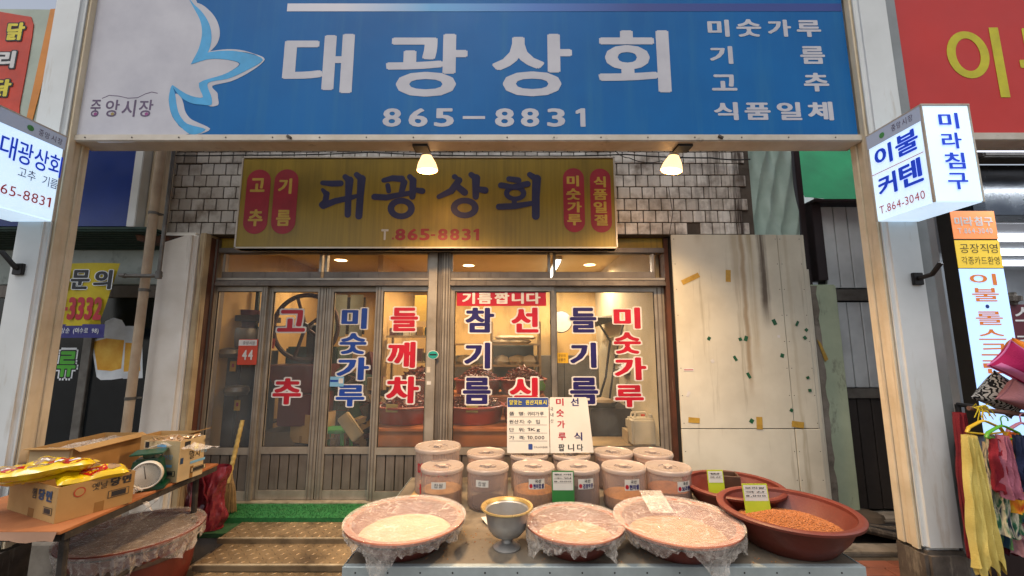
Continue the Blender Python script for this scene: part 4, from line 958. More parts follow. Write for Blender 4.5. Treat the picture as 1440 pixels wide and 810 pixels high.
# =================================================================== RIGHT OF THE HOARDING
m_tarp = mat('grey_green_tarpaulin', '#a8bdb3', .5, c2='#8fa79d', sc=3, bump=.5, bs=5)
t = thing('tarpaulin', 'creased grey green tarpaulin hanging between the tiled wall and the dark post', 'tarpaulin', W(1088, 300, 3.7))
a0, a1 = W(1050, 260, 3.7).x, W(1120, 260, 3.7).x
b = MB(); b.grid(lambda u, v: (a0 + (a1 - a0) * u + .02 * noise.noise(Vector((u * 3, v * 3, 4))), 3.7 + .05 * noise.noise(Vector((u * 5 + v * 2.5, v * 1.5, 2))) + .025 * abs(sin((u * 1.2 - v * .9) * 9)), W(0, 334, 3.7).z + (4.0 - W(0, 334, 3.7).z) * v), 40, 60, m_tarp); b.build('sheet', t)
m_dpost = mat('dark_brown_post', '#2d2224', .5, .3)
t = thing('steel_post', 'dark brown slanting post at the right edge of the tarpaulin', 'post', W(1120, 330, 3.72))
b = MB(); b.box(a1 + .02, a1 + .075, 3.72, 3.78, 0, 4.0, m_dpost); b.build('post', t, bevel=.003)
m_gawn = mat('green_canvas', '#158a58', .6, c2='#107048', sc=2, bump=.3, bs=8)
t = thing('green_canopy', 'sagging green canvas canopy above the grey panelled hut', 'canopy', W(1165, 260, 4.6))
c0, c1 = W(1112, 260, 4.6).x, W(1240, 260, 4.6).x
b = MB(); b.grid(lambda u, v: (c0 + (c1 - c0 + .8) * u, 4.4 + .5 * v, W(0, 286, 4.6).z + 1.25 * v - .05 * sin(u * pi * 1.4) * (1 - v) + .015 * noise.noise(Vector((u * 6, v * 4, 0)))), 30, 20, m_gawn)
b.grid(lambda u, v: (c0 + .1 + (c1 - c0 + .7) * u, 4.4 + .02 * sin(u * 18), W(0, 286, 4.6).z - .1 * v - .05 * sin(u * pi * 1.4)), 30, 4, mat('grey_canvas_hem', '#6a7268', .8)); b.build('canvas', t)
t = thing('backdrop_wall', 'pale blank wall far behind the gap beside the tarpaulin', 'wall', (3.2, 6.5, 0))
b = MB(); b.box(2.0, 8, 6.95, 7.05, 0, 6, mat('hazy_far_wall', '#c8d2d0', .9)); b.build('wall', t)
m_cor = mat('silver_grey_panel', '#ccd1d2', .38, .1, c2='#a3a8aa', sc=2, bump=.05); m_corl = mat('panel_joint', '#303133', .7)
t = thing('panelled_hut', 'grey corrugated metal hut with a dark plank door right of the cream boards', 'hut', (3.1, 4.2, .12))
KD = 3.7
k0 = W(1158, 350, KD).x; k1 = W(1290, 350, KD).x
pw = .125; kz0, kz1 = W(0, 405, KD).z, W(0, 291, KD).z
def ribs(x, xe, z0, z1, d, m, nm, par):
    while x < xe:
        b = MB(); b.hexa([(x + .004, d, z0), (x + pw - .004, d, z0), (x + pw - .004, d + .03, z0), (x + .004, d + .03, z0), (x + .004, d, z1), (x + pw - .004, d, z1), (x + pw - .004, d + .03, z1), (x + .004, d + .03, z1)], m); b.build(nm, par, bevel=.004, seg=1); x += pw
ribs(k0, k1, kz0, kz1, KD, m_cor, 'panel', t); ribs(k0 + .03, k1, W(0, 545, KD).z, W(0, 425, KD).z, KD, m_cor, 'panel', t)
ribs(k0 + .03, k1, .14, W(0, 561, KD).z, KD + .01, mat('dark_brown_plank', '#2f2926', .6, c2='#241f1d', sc=4), 'plank', t)
b = MB(); b.box(k0 - .01, k1, KD - .02, KD + .04, W(0, 423, KD).z, W(0, 407, KD).z, m_gal); b.build('rail', t, bevel=.004); b = MB(); b.box(k0 + .03, k1, KD - .01, KD + .04, W(0, 560, KD).z, W(0, 546, KD).z, m_gal); b.build('rail', t, bevel=.004)
b = MB(); b.box(k0 - .01, k1, KD + .045, KD + .1, .13, kz1, m_corl); b.build('backing', t)
b = MB(); b.box(k0 - .10, k0 - .012, KD - .04, KD + .1, W(0, 395, KD).z, kz1 + .02, m_dpost); b.box(k0 - .10, k1, KD - .08, KD + .12, kz1 + .022, kz1 + .05, m_dpost); b.build('trim', t, bevel=.004)
m_mint = mat('peeling_mint_plaster', '#a9b59a', .85, c2='#97a48c', sc=4, bump=.4, bs=20, stain='#66635a', ss=(7, 7, 3), sa=.6, sb=.75)
t = thing('mint_wall', 'narrow pale mint plaster wall end between the cream boards and the dark door', 'wall', W(1170, 700, 3.7))
b = MB(); m0, m1 = W(1150, 500, 3.6).x, W(1187, 500, 3.6).x
b.box(m0, m1, 3.6, 3.82, .12, W(0, 400, 3.6).z, m_mint); b.build('plaster', t, bevel=.01)
pts = [(m0 - .004, .14)]
n = 26; zt_ = W(0, 402, 3.6).z
for i in range(n + 1): pts.append((m0 + .045 + .022 * noise.noise(Vector((i * .9, 3, 1))) + rr(-.006, .006), .14 + (zt_ - .14) * i / n))
pts.append((m0 - .004, zt_)); b = MB(); b.poly(pts, front(3.599), m_conc, 0, thick=.004); b.build('bare_render_edge', t)
q = W(1155, 492, 3.59); b = MB(); b.poly([(q.x - .03, q.z + .09), (q.x + .0, q.z + .06), (q.x + .05, q.z - .08), (q.x + .02, q.z - .1), (q.x, q.z - .02)][::-1], front(3.59), m_ytape, 0, thick=.003); b.build('yellow_tape_scrap', t)
b = MB(); b.box(2.1, 3.9, 3.56, 4.6, 0, .118, m_conc); struct(b.build('side_step', bevel=.01))
# dark pipes and litter on the floor by the hut
t = thing('rubber_hose', 'dark hose bundle lying on the floor behind the right column', 'hose', (2.75, 3.5, 0))
b = MB(); 
for i in range(4): b.tube([(2.35 + .02 * i, 3.62 - i * .06, .05 + .03 * (i % 2)), (2.65, 3.58 - i * .07, .07 + .02 * i), (2.95, 3.52 - i * .05, .06), (3.3, 3.56 - i * .04, .05)], .045 - i * .006, m_base if i % 2 else m_black, 10)
b.build('hose', t)
t = thing('cloth_sack', 'dark crumpled sack on the floor under the hut step', 'sack', (2.6, 3.62, 0))
b = MB(); b.lathe([(.0, .0), (.16, .0), (.2, .06), (.17, .14), (.08, .19), (.0, .2)], (2.42, 3.6, 0), mat('dark_sack_cloth', '#3c322a', .9, bump=.7, bs=20), 28, 1.3, .7, wob=.35, wf=2); b.build('cloth', t)
t = thing('cloth_bundle', 'brown grey cloth bundle on the floor beside the right column foot', 'sack', (2.8, 3.45, 0))
b = MB(); b.lathe([(.0, .0), (.13, .0), (.17, .04), (.14, .11), (.06, .14), (.0, .145)], (2.84, 3.62, .03), mat('brown_sack_cloth', '#4f4438', .9, bump=.7, bs=20), 28, 1.3, .7, wob=.4, wf=2, seed=3); b.build('cloth', t)

# =================================================================== DISPLAY TABLE
TZ = .45; TF = Wz(720, 798, TZ).y; TB = 3.52
tx0, tx1 = Wz(482, 799, TZ).x, Wz(1214, 797, TZ).x
m_ttop = mat('stained_table_sheet', '#7d7262', .6, .1, c2='#5d5346', sc=2.6, bump=.3, bs=30, stain='#2f2820', ss=(3.2, 3.2, 3.2), sa=.52, sb=.72)
m_tside = mat('grey_blue_steel_edge', '#a9b3b3', .45, .3, c2='#8f9999', sc=5, bump=.1, stain='#5b4e3e', ss=(9, 9, 9), sa=.66, sb=.8)
tb = thing('display_table', 'low display table with stained top and grey punched steel edge', 'table', ((tx0 + tx1) / 2, (TF + TB) / 2, 0))
b = MB(); b.box(tx0, tx1, TF + .002, TB, TZ - .02, TZ, m_ttop); b.build('tabletop', tb, bevel=.003)
b = MB(); b.box(tx0 - .004, tx1 + .004, TF - .004, TF, TZ - .06, TZ + .003, m_tside); b.box(tx0 - .005, tx0 - .001, TF, TB, TZ - .06, TZ + .003, m_tside); b.box(tx1 + .001, tx1 + .005, TF, TB, TZ - .06, TZ + .003, m_tside)
b.box(tx0, tx1, TF + .0025, TF + .03, TZ + .0005, TZ + .003, m_tside); b.build('steel_edge', tb, bevel=.001, seg=1)
b = MB(); x = tx0 + .06
while x < tx1:
    b.poly([(x + .0045 * cos(k * pi / 5), TZ - .022 + .0045 * sin(k * pi / 5)) for k in range(10)], front(TF - .0045), m_black, 0); x += .155
b.build('punched_holes', tb, kind='stuff')
m_plank = mat('pale_plank', '#a98b5e', .7, c2='#94774c', sc=6, bump=.2)
b = MB(); b.box(tx0 + .1, tx0 + .16, TF + .5, TB - .02, TZ + .001, TZ + .016, m_plank); b.build('wooden_strip', tb, bevel=.002)
for X in (tx0 + .05, tx1 - .05):
    for Y in (TF + .06, TB - .06): b = MB(); b.box(X - .02, X + .02, Y - .02, Y + .02, .24 if Y > 3 else 0, TZ - .021, m_gal); b.build('leg', tb)
b = MB(); b.box(tx0 + .02, tx1 - .02, TF + .25, TF + .27, .08, TZ - .022, m_dark); b.build('under_panel', tb)

m_bas = mat('brick_red_rubber', '#6b2c20', .5, c2='#58241a', sc=4, bump=.15, bs=90, stain='#8a4a34', ss=(5, 5, 5), sa=.6, sb=.85, obj=True)
m_basp = mat('dusty_pink_rim', '#8f5440', .5, c2='#7c4534', sc=5, bump=.1, bs=90, obj=True)
m_film = film('cling_film', .93, '#f4e8de', .09, 1.0, 13, streak=(16, .12), bd=.022, fk=.3, crease_glint=.17)
m_filmf = film('bunched_film', .80, '#e6dcd0', .12, 1.0, 24, streak=(22, .3), bd=.014, fk=.3, crease_glint=.12)
def basin(x, y, z, Rr_, h, label, rim=None, name='rubber_basin', rb=.62, tag_=True, group=None, n=56):
    t = thing(name, label, 'basin', (x, y, z), group)
    m = m_bas; rm = rim or m_bas; rb = Rr_ * rb
    b = MB(); b.lathe([(.0, .0), (rb * .94, .0), (rb, .006), (rb + (Rr_ - rb) * .5, h * .45), (Rr_ * .93, h - .02)], (x, y, z), m, n, wob=.006)
    b.lathe([(Rr_ * .90, h - .02), (rb + (Rr_ - rb) * .45, h * .45), (rb - .012, .014), (.0, .012)], (x, y, z), m, n, wob=.006); b.build('bowl', t)
    b = MB(); w = Rr_ * .055
    b.lathe([(Rr_ * .93, h - .019), (Rr_ * .965, h - .024), (Rr_ + .004, h - .018), (Rr_ + .006, h - .006), (Rr_ - .002, h), (Rr_ - w, h + .001), (Rr_ * .905, h - .004), (Rr_ * .90, h - .019)], (x, y, z), rm, n, wob=.004); b.build('rim', t)
    return t
def heap(x, y, z, Rr_, h, m, lab, name, seed=0, grains=0, gs=.004, gm=None, cat='grain', sx=1, off=(0, 0)):
    n = 44; b = MB()
    def fn(u, v):
        q = 2 * pi * v; r = Rr_ * u; rx, ry = r * cos(q), r * sin(q)
        zz_ = h * (1 - u ** 1.7) + .012 * noise.noise(Vector((rx * 9, ry * 9, seed))) * (1 - u ** 4) + .003 * noise.noise(Vector((rx * 60, ry * 60, seed)))
        return (x + rx * sx, y + ry, z + zz_)
    b.grid(fn, 18, n, m)
    o = tag(b.build(name, loc=(x, y, z)), lab, cat)
    if grains:
        g_ = MB(); r2 = random.Random(seed + 5)
        for i in range(grains):
            u = math.sqrt(r2.random()) * .98; q = r2.random() * 2 * pi; p = Vector(fn(u, q / (2 * pi))); a = Vector((r2.uniform(-1, 1), r2.uniform(-1, 1), r2.uniform(-.4, .4))).normalized() * gs * r2.uniform(.7, 1.2)
            s_ = a.cross(Vector((0, 0, 1))).normalized() * gs * .45; p.z += gs * .3
            g_.add([p - a, p + s_, p + a, p - s_, p + Vector((0, 0, gs * .55)), p - Vector((0, 0, gs * .3))], [(0, 3, 4), (3, 2, 4), (2, 1, 4), (1, 0, 4)], gm or m, True)
        g_.build('kernels', o, kind='stuff')
    return o
def cling(t, x, y, z, Rr_, h, seed, hang=.05, sag=.02, flap=None):
    """film stretched over a rim: a slightly sagging skin with radial creases and a ragged skirt gathered under the rim"""
    b = MB(); N = 120
    def top(u, v):
        q = 2 * pi * v; r = (Rr_ + .014) * u
        w = .005 * sin(q * 17 + seed) * u ** 3 * (1 - u ** 12) + (.008 * noise.noise(Vector((r * cos(q) * 7, r * sin(q) * 7, seed))) + .010 * (.35 - abs(noise.noise(Vector((r * cos(q) * 9 + 3, r * sin(q) * 16, seed * 2))))) + .005 * (.3 - abs(noise.noise(Vector((r * cos(q) * 34, r * sin(q) * 19, seed + 7)))))) * (1 - u ** 8)
        return (x + r * cos(q), y + r * sin(q), z + h + .006 - sag * (1 - u * u) + w * .7)
    b.grid(top, 36, 150, m_film); b.build('cling_film', t)
    b = MB()
    def sk(u, v):
        q = 2 * pi * v; d = hang * (1 + .8 * noise.noise(Vector((cos(q) * 2.5, sin(q) * 2.5, seed))) + .35 * noise.noise(Vector((cos(q) * 11, sin(q) * 11, seed))))
        if flap:
            for fq, fw, fl in flap:
                e = math.exp(-((math.atan2(sin(q - fq), cos(q - fq))) / fw) ** 2); d += fl * e
        r = Rr_ + .016 - u * Rr_ * .07 * (1 if d < .1 else .6) + (.022 * noise.noise(Vector((cos(q) * 12, sin(q) * 12, u * 1.5 + seed))) + .014 * noise.noise(Vector((cos(q) * 30, sin(q) * 30, u * 3)))) * u
        return (x + r * cos(q), y + r * sin(q), z + h - .001 - u * d)
    b.grid(sk, 9, 320, m_filmf); b.build('film_skirt', t)
    b = MB(); b.lathe([(Rr_ * .955, h - .035), (Rr_ * .97, h - .03), (Rr_ * .955, h - .026)], (x, y, z), m_black, 60) ; b.build('rubber_band', t)
m_flour = mat('pale_flour', '#b5a082', .95, c2='#a28c6c', sc=9, bump=.5, bs=30, obj=True)
m_tan = mat('tan_powder', '#bd9160', .95, c2='#a67c4e', sc=9, bump=.5, bs=30, obj=True)
m_oat = mat('pale_grain', '#96724c', .95, c2='#7d5c3a', sc=40, bump=.8, bs=150, obj=True)
m_barley = mat('roasted_barley', '#a8662e', .7, c2='#7d4518', sc=60, bump=.9, bs=160)
m_barl2 = mat('barley_kernel', '#b5713a', .6, c2='#8c4f20', sc=90, bump=0)
m_wht = mat('white_price_card', '#cfcabd', .5, c2='#c2bcae', sc=4, bump=.05)
p1 = Wz(571, 727, .59); p3_ = Wz(808, 733, .58); p4 = Wz(951, 729, .59)
bz = basin(p1.x, p1.y, TZ, .306, .14, 'pink rimmed basin under cling film with pale flour, leftmost on the display table', m_basp)
cling(bz, p1.x, p1.y, TZ, .306, .14, 1, flap=[(-1.75, .17, .16), (2.6, .2, .02)])
heap(p1.x, p1.y, TZ + .062, .25, .05, m_flour, 'mound of pale flour under film in the leftmost basin', 'flour_heap', 1, cat='flour')
bz = basin(p3_.x, p3_.y, TZ, .25, .13, 'smaller brown rimmed basin under cling film right of the metal cup', mat('brown_pink_rim', '#7f4433', .5, c2='#6e392a', sc=5, obj=True))
cling(bz, p3_.x, p3_.y, TZ, .25, .13, 4, flap=[(-2.7, .25, .07), (-.9, .2, .04)])
heap(p3_.x, p3_.y, TZ + .055, .2, .045, m_oat, 'mound of tan grain under film in the smaller middle basin', 'grain_heap', 2)
bz = basin(p4.x, p4.y, TZ, .314, .14, 'pink rimmed basin under cling film with a plastic packet, beside the big open basin', m_basp)
cling(bz, p4.x, p4.y, TZ, .314, .14, 9, flap=[(-1.35, .2, .10), (-.35, .16, .08)])
heap(p4.x, p4.y, TZ + .06, .25, .05, m_oat, 'mound of pale grain under film in the basin beside the big open one', 'grain_heap', 3)
t = thing('plastic_packet', 'clear plastic packet lying on the film of the right pink basin', 'packet', (p4.x - .06, p4.y + .16, TZ + .145))
b = MB(); b.grid(lambda u, v: (p4.x - .12 + .13 * u, p4.y + .05 + .2 * v, TZ + .150 + .018 * sin(pi * u) * sin(pi * v) + .05 * v), 12, 12, m_filmf); b.build('film', t)
p5 = Wz(1110, 720, .605)
R5 = .338
bz = basin(p5.x - .015, p5.y, TZ, R5, .185, 'large open dark brown basin of roasted barley at the right end of the table', n=72)
heap(p5.x - .010, p5.y, TZ + .085, R5 * .765, .05, m_barley, 'heap of roasted barley kernels filling the large open basin', 'barley_heap', 7, grains=9000, gs=.0052, gm=m_barl2)
p6 = Wz(1030, 676, .63)
bz = basin(p6.x, p6.y, TZ, .30, .165, 'open brown basin holding a wooden measuring box, behind the large open basin')
heap(p6.x + .03, p6.y, TZ + .05, .225, .05, mat('red_bean', '#7a3a24', .5, c2='#b58a5c', sc=90, bump=.9, bs=160), 'mixed red beans in the open basin at the back right', 'bean_heap', 8, grains=3500, gs=.006, gm=mat('bean_skin', '#8a4229', .4, c2='#5b2418', sc=60, bump=0), cat='beans')
# measuring box
q = Wz(1019, 672, .6)
t = thing('measuring_box', 'small dark wooden measuring box standing in the back basin of beans', 'box', (q.x, q.y, .56)); mw = mat('dark_wood_box', '#4a3020', .6, c2='#33200f', sc=5)
Mz = Matrix.Rotation(-.25, 3, 'Z')
def wbox(cx, cy, z0, w, l, h, th, m, par, rz=0, names=('side',), bottom=True):
    Mr = Matrix.Rotation(rz, 3, 'Z')
    for i, (ox, oy, sx, sy) in enumerate(((0, -l / 2 + th / 2, w, th), (0, l / 2 - th / 2, w, th), (-w / 2 + th / 2, 0, th, l - 2 * th - .001), (w / 2 - th / 2, 0, th, l - 2 * th - .001))):
        b = MB(); b.obox(Vector((cx, cy, z0 + h / 2)) + Mr @ Vector((ox, oy, 0)), (sx, sy, h), (0, 0, rz), m); b.build(names[0], par, bevel=min(.002, th * .2), seg=1)
    if bottom: b = MB(); b.obox((cx, cy, z0 + th / 2), (w - 2 * th - .001, l - 2 * th - .001, th), (0, 0, rz), m); b.build('bottom', par)
wbox(q.x, q.y, .555, .17, .13, .075, .012, mw, t, -.25)
# price cards
m_lime = mat('lime_card', '#b8c42a', .5, c2='#a8b420', sc=4); m_grncard = mat('green_card', '#2f7a35', .5)
def card(x, y, z, w, h, base, name_lbl, lines, tilt=.2, rz=0, split=.55, header=None, ink=None):
    t = thing('price_card', name_lbl, 'price card', (x, y, z))
    u = Vector((cos(rz), sin(rz), 0)); v = Vector((0, sin(tilt), cos(tilt))); f = Fr((x, y, z), u, v)
    b = MB(); b.rect(f, -w / 2, 0, w / 2, h, base, -.001, rad=.004, thick=.002); b.build('card', t)
    b = MB(); b.rect(f, -w / 2 + .006, h * (1 - split), w / 2 - .006, h - .008, m_wht, .0014, thick=.0004); b.build('white_label', t)
    b = MB()
    for i, s_ in enumerate(lines):
        yy = h - .018 - i * .021; b.line(s_, f, (-w / 2 + .014, yy - .010, w / 2 - .018, yy), ink or m_ink, .01, .0026)
        b.rect(f, -w / 2 + .01, yy - .0145, w / 2 - .01, yy - .0138, m_ink, .0022)
    b.build('lettering', t)
    return t, f
q = W(1085, 727, p5.y - .02); card(q.x, p5.y + .10, TZ + .10, .145, .165, m_lime, 'lime green price card with white label in the large open basin', ['보리쌀', '국산', '8,000'], .15)
card(Wz(1000, 676, .6).x - .02, p6.y - .02, TZ + .11, .105, .14, m_lime, 'small lime price card with white label in the back basin', ['팥', '국산'], .1)
# jars
m_jar = film('cloudy_plastic', .66, '#b29c90', .2, .12, 6, fk=.55); m_lid = film('cloudy_lid', .5, '#a89a90', .25, .05, 6, fk=.3); m_lid2 = film('lid_rim', .35, '#b3a397', .22, 0, fk=.3)
m_dk = mat('dark_grain', '#3b2a26', .8, c2='#2a1d1a', sc=60, bump=.8, bs=150, obj=True); m_milk = mat('milky_content', '#a98672', .9, c2='#957361', sc=6, bump=.2, obj=True)
m_yg = mat('golden_grain', '#c08236', .85, c2='#9a6222', sc=70, bump=.9, bs=170, obj=True)
def jar(px, py, w_px, zl, label, content=None, ch_=.08, lab=None, h=None, text=None, col2=None):
    q = Wz(px, py, zl); rad = w_px / 2 / FPX * (q.y * cos(PITCH) - (EYE - zl) * sin(PITCH)) * .98
    x, y = q.x, q.y; H_ = zl - TZ
    t = thing('storage_jar', label, 'jar', (x, y, TZ), 'cloudy lidded jars on the display table')
    b = MB(); r = rad * .95
    b.lathe([(.0, .003), (r * .93, .003), (r * .97, .012), (r, .03), (r, H_ - .025)], (x, y, TZ), m_jar, 48); b.build('body', t)
    b = MB(); b.lathe([(r + .003, H_ - .028), (rad, H_ - .026), (rad + .002, H_ - .014), (rad, H_ - .006)], (x, y, TZ), m_lid2, 48)
    b.lathe([(rad, H_ - .006), (rad - .006, H_ - .001), (rad - .014, H_ - .004), (rad * .42, H_ - .007), (rad * .40, H_ - .013), (rad * .16, H_ - .013)], (x, y, TZ), m_lid, 48)
    b.lathe([(rad - .001, H_ - .005), (rad - .005, H_ + .001), (rad - .010, H_ - .004)], (x, y, TZ), m_lid2, 48)
    lo = b.build('lid', t)
    b = MB(); b.lathe([(rad * .17, H_ - .012), (rad * .19, H_ + .004), (rad * .13, H_ + .006), (.0, H_ + .004)], (x, y, TZ), m_lid2, 24); b.obox((x, y, H_ + TZ - .005), (rad * .76, .014, .012), (0, 0, rr(-1.2, 1.2)), m_lid2); b.build('knob', lo)
    if content is not None:
        b = MB(); rc = r * .955
        b.lathe([(.0, .006), (rc * .93, .006), (rc, .03), (rc, ch_), (rc * .5, ch_ + .012), (.0, ch_ + .016)], (x, y, TZ), content, 36, wob=.01); b.build('contents', t)
    if lab:
        kx, kz, kw, kh, lines, kind = lab                        # on the curved front of the jar
        def cyl(a, bq, hh=0):
            th = (kx + a) / (r + .001); rr2 = r + .0015 + hh
            return Vector((x + rr2 * sin(th), y - rr2 * cos(th), TZ + kz + bq))
        class CF:
            n = Vector((0, -1, 0))
            def at(s, a, bq, hh=0): return cyl(a, bq, hh)
        cf = CF(); b = MB()
        b.grid(lambda u, v: cyl(-kw / 2 + kw * u, -kh / 2 + kh * v, 0), 8, 2, m_wht)
        if kind == 'k':
            b.line('국산', cf, (-kw * .12, kh * .12, kw * .28, kh * .46), m_ink, .03, .001)
            b.line(lines, cf, (-kw * .22, -kh * .44, kw * .46, kh * .04), m_vnavy, .045, .001)
            b.poly([(-kw * .36 + kh * .17 * cos(k * pi / 6), -kh * .18 + kh * .22 * sin(k * pi / 6)) for k in range(12)], cf, m_vred, .001)
        elif kind == 'h': b.line(lines, cf, (-kw * .3, -kh * .3, kw * .3, kh * .3), m_ink, .0, .001)
        b.build('paper_label', t)
    if text:
        def cyl(a, bq, hh=0): th = a / (r + .001); return Vector((x + (r + .002 + hh) * sin(th), y - (r + .002 + hh) * cos(th), TZ + bq))
        class CF2:
            def at(s, a, bq, hh=0): return cyl(a, bq, hh)
        b = MB(); b.line('미숫가루', CF2(), (-r * .85, H_ * .45, r * .75, H_ * .72), m_vred, .03, .001); b.line('팝니다', CF2(), (-r * .7, H_ * .08, r * .5, H_ * .3), m_vred, .03, .001); b.build('red_lettering', t)
    return t
jar(683.5, 635, 55, .705, 'lidded jar in the back row, just right of the tall jar with red letters', m_milk, .19)
jar(744, 637, 55, .705, 'lidded jar behind the price board headed in blue', m_dk, .2)
jar(803, 637, 55, .705, 'lidded jar behind the white board with red letters', m_dk, .2)
jar(862, 634, 55, .705, 'lidded jar in the back row, just right of the white board', m_milk, .2)
jar(917.5, 635, 56, .705, 'lidded jar at the right end of the back row', m_milk, .2)
jar(616, 626, 65, .775, 'tallest lidded jar, with red lettering, at the left end of the back row', m_milk, .06, text=True)
jar(622, 654, 61, .705, 'front row jar with a handwritten slip, in front of the tallest jar', m_tan, .11, ('', 0, 0, 0, '', '') and (-.0, .165, .095, .042, '찹쌀', 'h'))
jar(686, 654, 60, .705, 'front row jar with a small slip and a dark layer at the bottom', m_dk, .035, (-.03, .175, .085, .042, '찹쌀', 'h'))
jar(750, 654, 61, .705, 'front row jar of golden grain with printed label, left of the green card', m_yg, .105, (.015, .175, .105, .062, '현미찹쌀', 'k'))
jar(813, 654, 61, .705, 'front row jar of dark beans with printed label, right of the green card', m_dk, .16, (.03, .175, .105, .062, '검정약콩', 'k'))
jar(876.5, 654, 62, .705, 'front row jar with orange grain at the bottom, second from the right', m_yg, .075, (.02, .17, .10, .066, '현미쌀', 'k'))
jar(939, 655, 64, .705, 'front row jar half full of orange grain, rightmost in its row', m_barley, .12, (.055, .165, .10, .062, '보리쌀', 'k'))
# green card between jars
q = Wz(792, 703, TZ + .07); t, f = card(W(792, 690, 2.74).x, 2.74, TZ + .085, .14, .185, m_grncard, 'green price card with white slip wedged between two front jars', ['흰깨', '수입', '8,000'], .06, split=.62)
# metal cup
m_steel = mat('dull_aluminium_bowl', '#a9a6a1', .36, .45, c2='#8f8c87', sc=6, bump=.1, bs=30, obj=True); m_gold = mat('golden_rim', '#c2a468', .3, .5, c2='#a88a50', sc=9, bump=.05, obj=True)
q = Wz(713, 711, .657); t = thing('metal_cup', 'dull metal footed cup with golden rim between two film covered basins', 'cup', (q.x, q.y, TZ))
b = MB(); b.lathe([(.0, .0), (.078, .0), (.08, .006), (.06, .018), (.034, .03), (.03, .045), (.04, .056), (.085, .07), (.112, .1), (.122, .15), (.128, .185), (.14, .198)], (q.x, q.y, TZ), m_steel, 48, .9, .9)
b.lathe([(.138, .199), (.122, .186), (.115, .15), (.1, .1), (.06, .08), (.0, .077)], (q.x, q.y, TZ), m_steel, 48, .9, .9); b.build('bowl', t)
b = MB(); b.lathe([(.137, .196), (.15, .197), (.156, .202), (.153, .208), (.14, .206), (.128, .194)], (q.x, q.y, TZ), m_gold, 48, .9, .9); b.build('rim', t)
q = Wz(687, 736, TZ); t = thing('paper_slip', 'small white folded paper slip lying left of the metal cup', 'paper', (q.x, q.y, TZ))
b = MB(); b.obox((q.x, q.y, TZ + .012), (.05, .11, .0015), (.12, .05, .5), m_wht); b.build('paper', t)
# boards standing on the back jar lids
BY = 3.20
def board(px0, py0, px1, py1, d, tilt, label, z0):
    x0_, x1_ = W(px0, py1, d).x, W(px1, py1, d).x
    t = thing('sign_board', label, 'sign board', ((x0_ + x1_) / 2, d, z0))
    return t, x0_, x1_
z0 = .716; za = W(0, 558, BY + .05).z
f1 = Fr((0, BY, z0), (1, 0, 0), Vector((0, .12, 1)).normalized()); Hb = (za - z0)
t, x0_, x1_ = board(713, 0, 773, 637, BY, 0, 'price board with blue header standing on the back jars', z0); w = x1_ - x0_
def bx(u0, v0, u1, v1): return (x0_ + u0 * w, v0 * Hb, x0_ + u1 * w, v1 * Hb)
m_bw = mat('white_board', '#d2ccc0', .5, c2='#c8c1b3', sc=3, bump=.05); m_bh = flat('board_blue', '#2a4382')
b = MB(); b.rect(f1, x0_, 0, x1_, Hb, m_bw, -.004, rad=.008, thick=.004); b.build('board', t)
b = MB(); b.rect(f1, *bx(.01, .82, .99, .99), m_bh, .0002, rad=.006, thick=.0006); b.line('알맞는 원산지표시', f1, bx(.05, .86, .95, .95), m_cy, .02, .002); b.build('blue_header', t)
b = MB()
for s_, v, s2 in (('품 명:', .70, '귀리가루'), ('원산지:', .555, '수 입'), ('단 위:', .41, '1Kg'), ('가 격:', .27, '10,000')):
    b.line(s_, f1, bx(.05, v - .035, .42, v + .035), m_ink, .01, .001); b.line(s2, f1, bx(.48, v - .038, .88 if len(s2) > 3 else .78, v + .035), m_ink, .006, .001); b.rect(f1, *bx(.05, v - .062, .95, v - .056), m_gal, .0006)
b.rect(f1, *bx(.5, .06, .6, .16), m_bh, .001, rad=.006); b.line('한국소비자협의회', f1, bx(.63, .085, .95, .12), m_ink, 0, .001); b.build('lettering', t)
d2 = BY; t, x0_, x1_ = board(774, 0, 835, 637, d2, 0, 'white board with red and black lettering standing on the back jars', z0); w = x1_ - x0_ 
b = MB(); b.poly([(x0_, 0), (x1_, .004), (x1_ - .03, Hb - .012), (x1_ - .04, Hb), (x0_ + .012, Hb), (x0_ + .002, Hb - .01)], f1, m_bw, -.004, thick=.004); b.build('board', t)
b = MB()
for c, v, u in (('미', .915, .16), ('숫', .715, .16), ('가', .51, .175), ('루', .295, .19)): b.ch(c, f1, bx(u, v - .07, u + .18, v + .065), m_vred, .02, .001)
for c, v, u in (('선', .915, .51), ('식', .295, .56)): b.ch(c, f1, bx(u, v - .075, u + .19, v + .07), m_vnavy, .02, .001)
for c, u in (('팝', .19), ('니', .41), ('다', .62)): b.ch(c, f1, bx(u, .035, u + .14, .16), m_ink, .02, .001)
for c, v in (('국', .78), ('내', .68), ('산', .57)): b.ch(c, f1, bx(.02, v - .035, .09, v + .035), m_ink, .0, .001)
b.build('lettering', t)

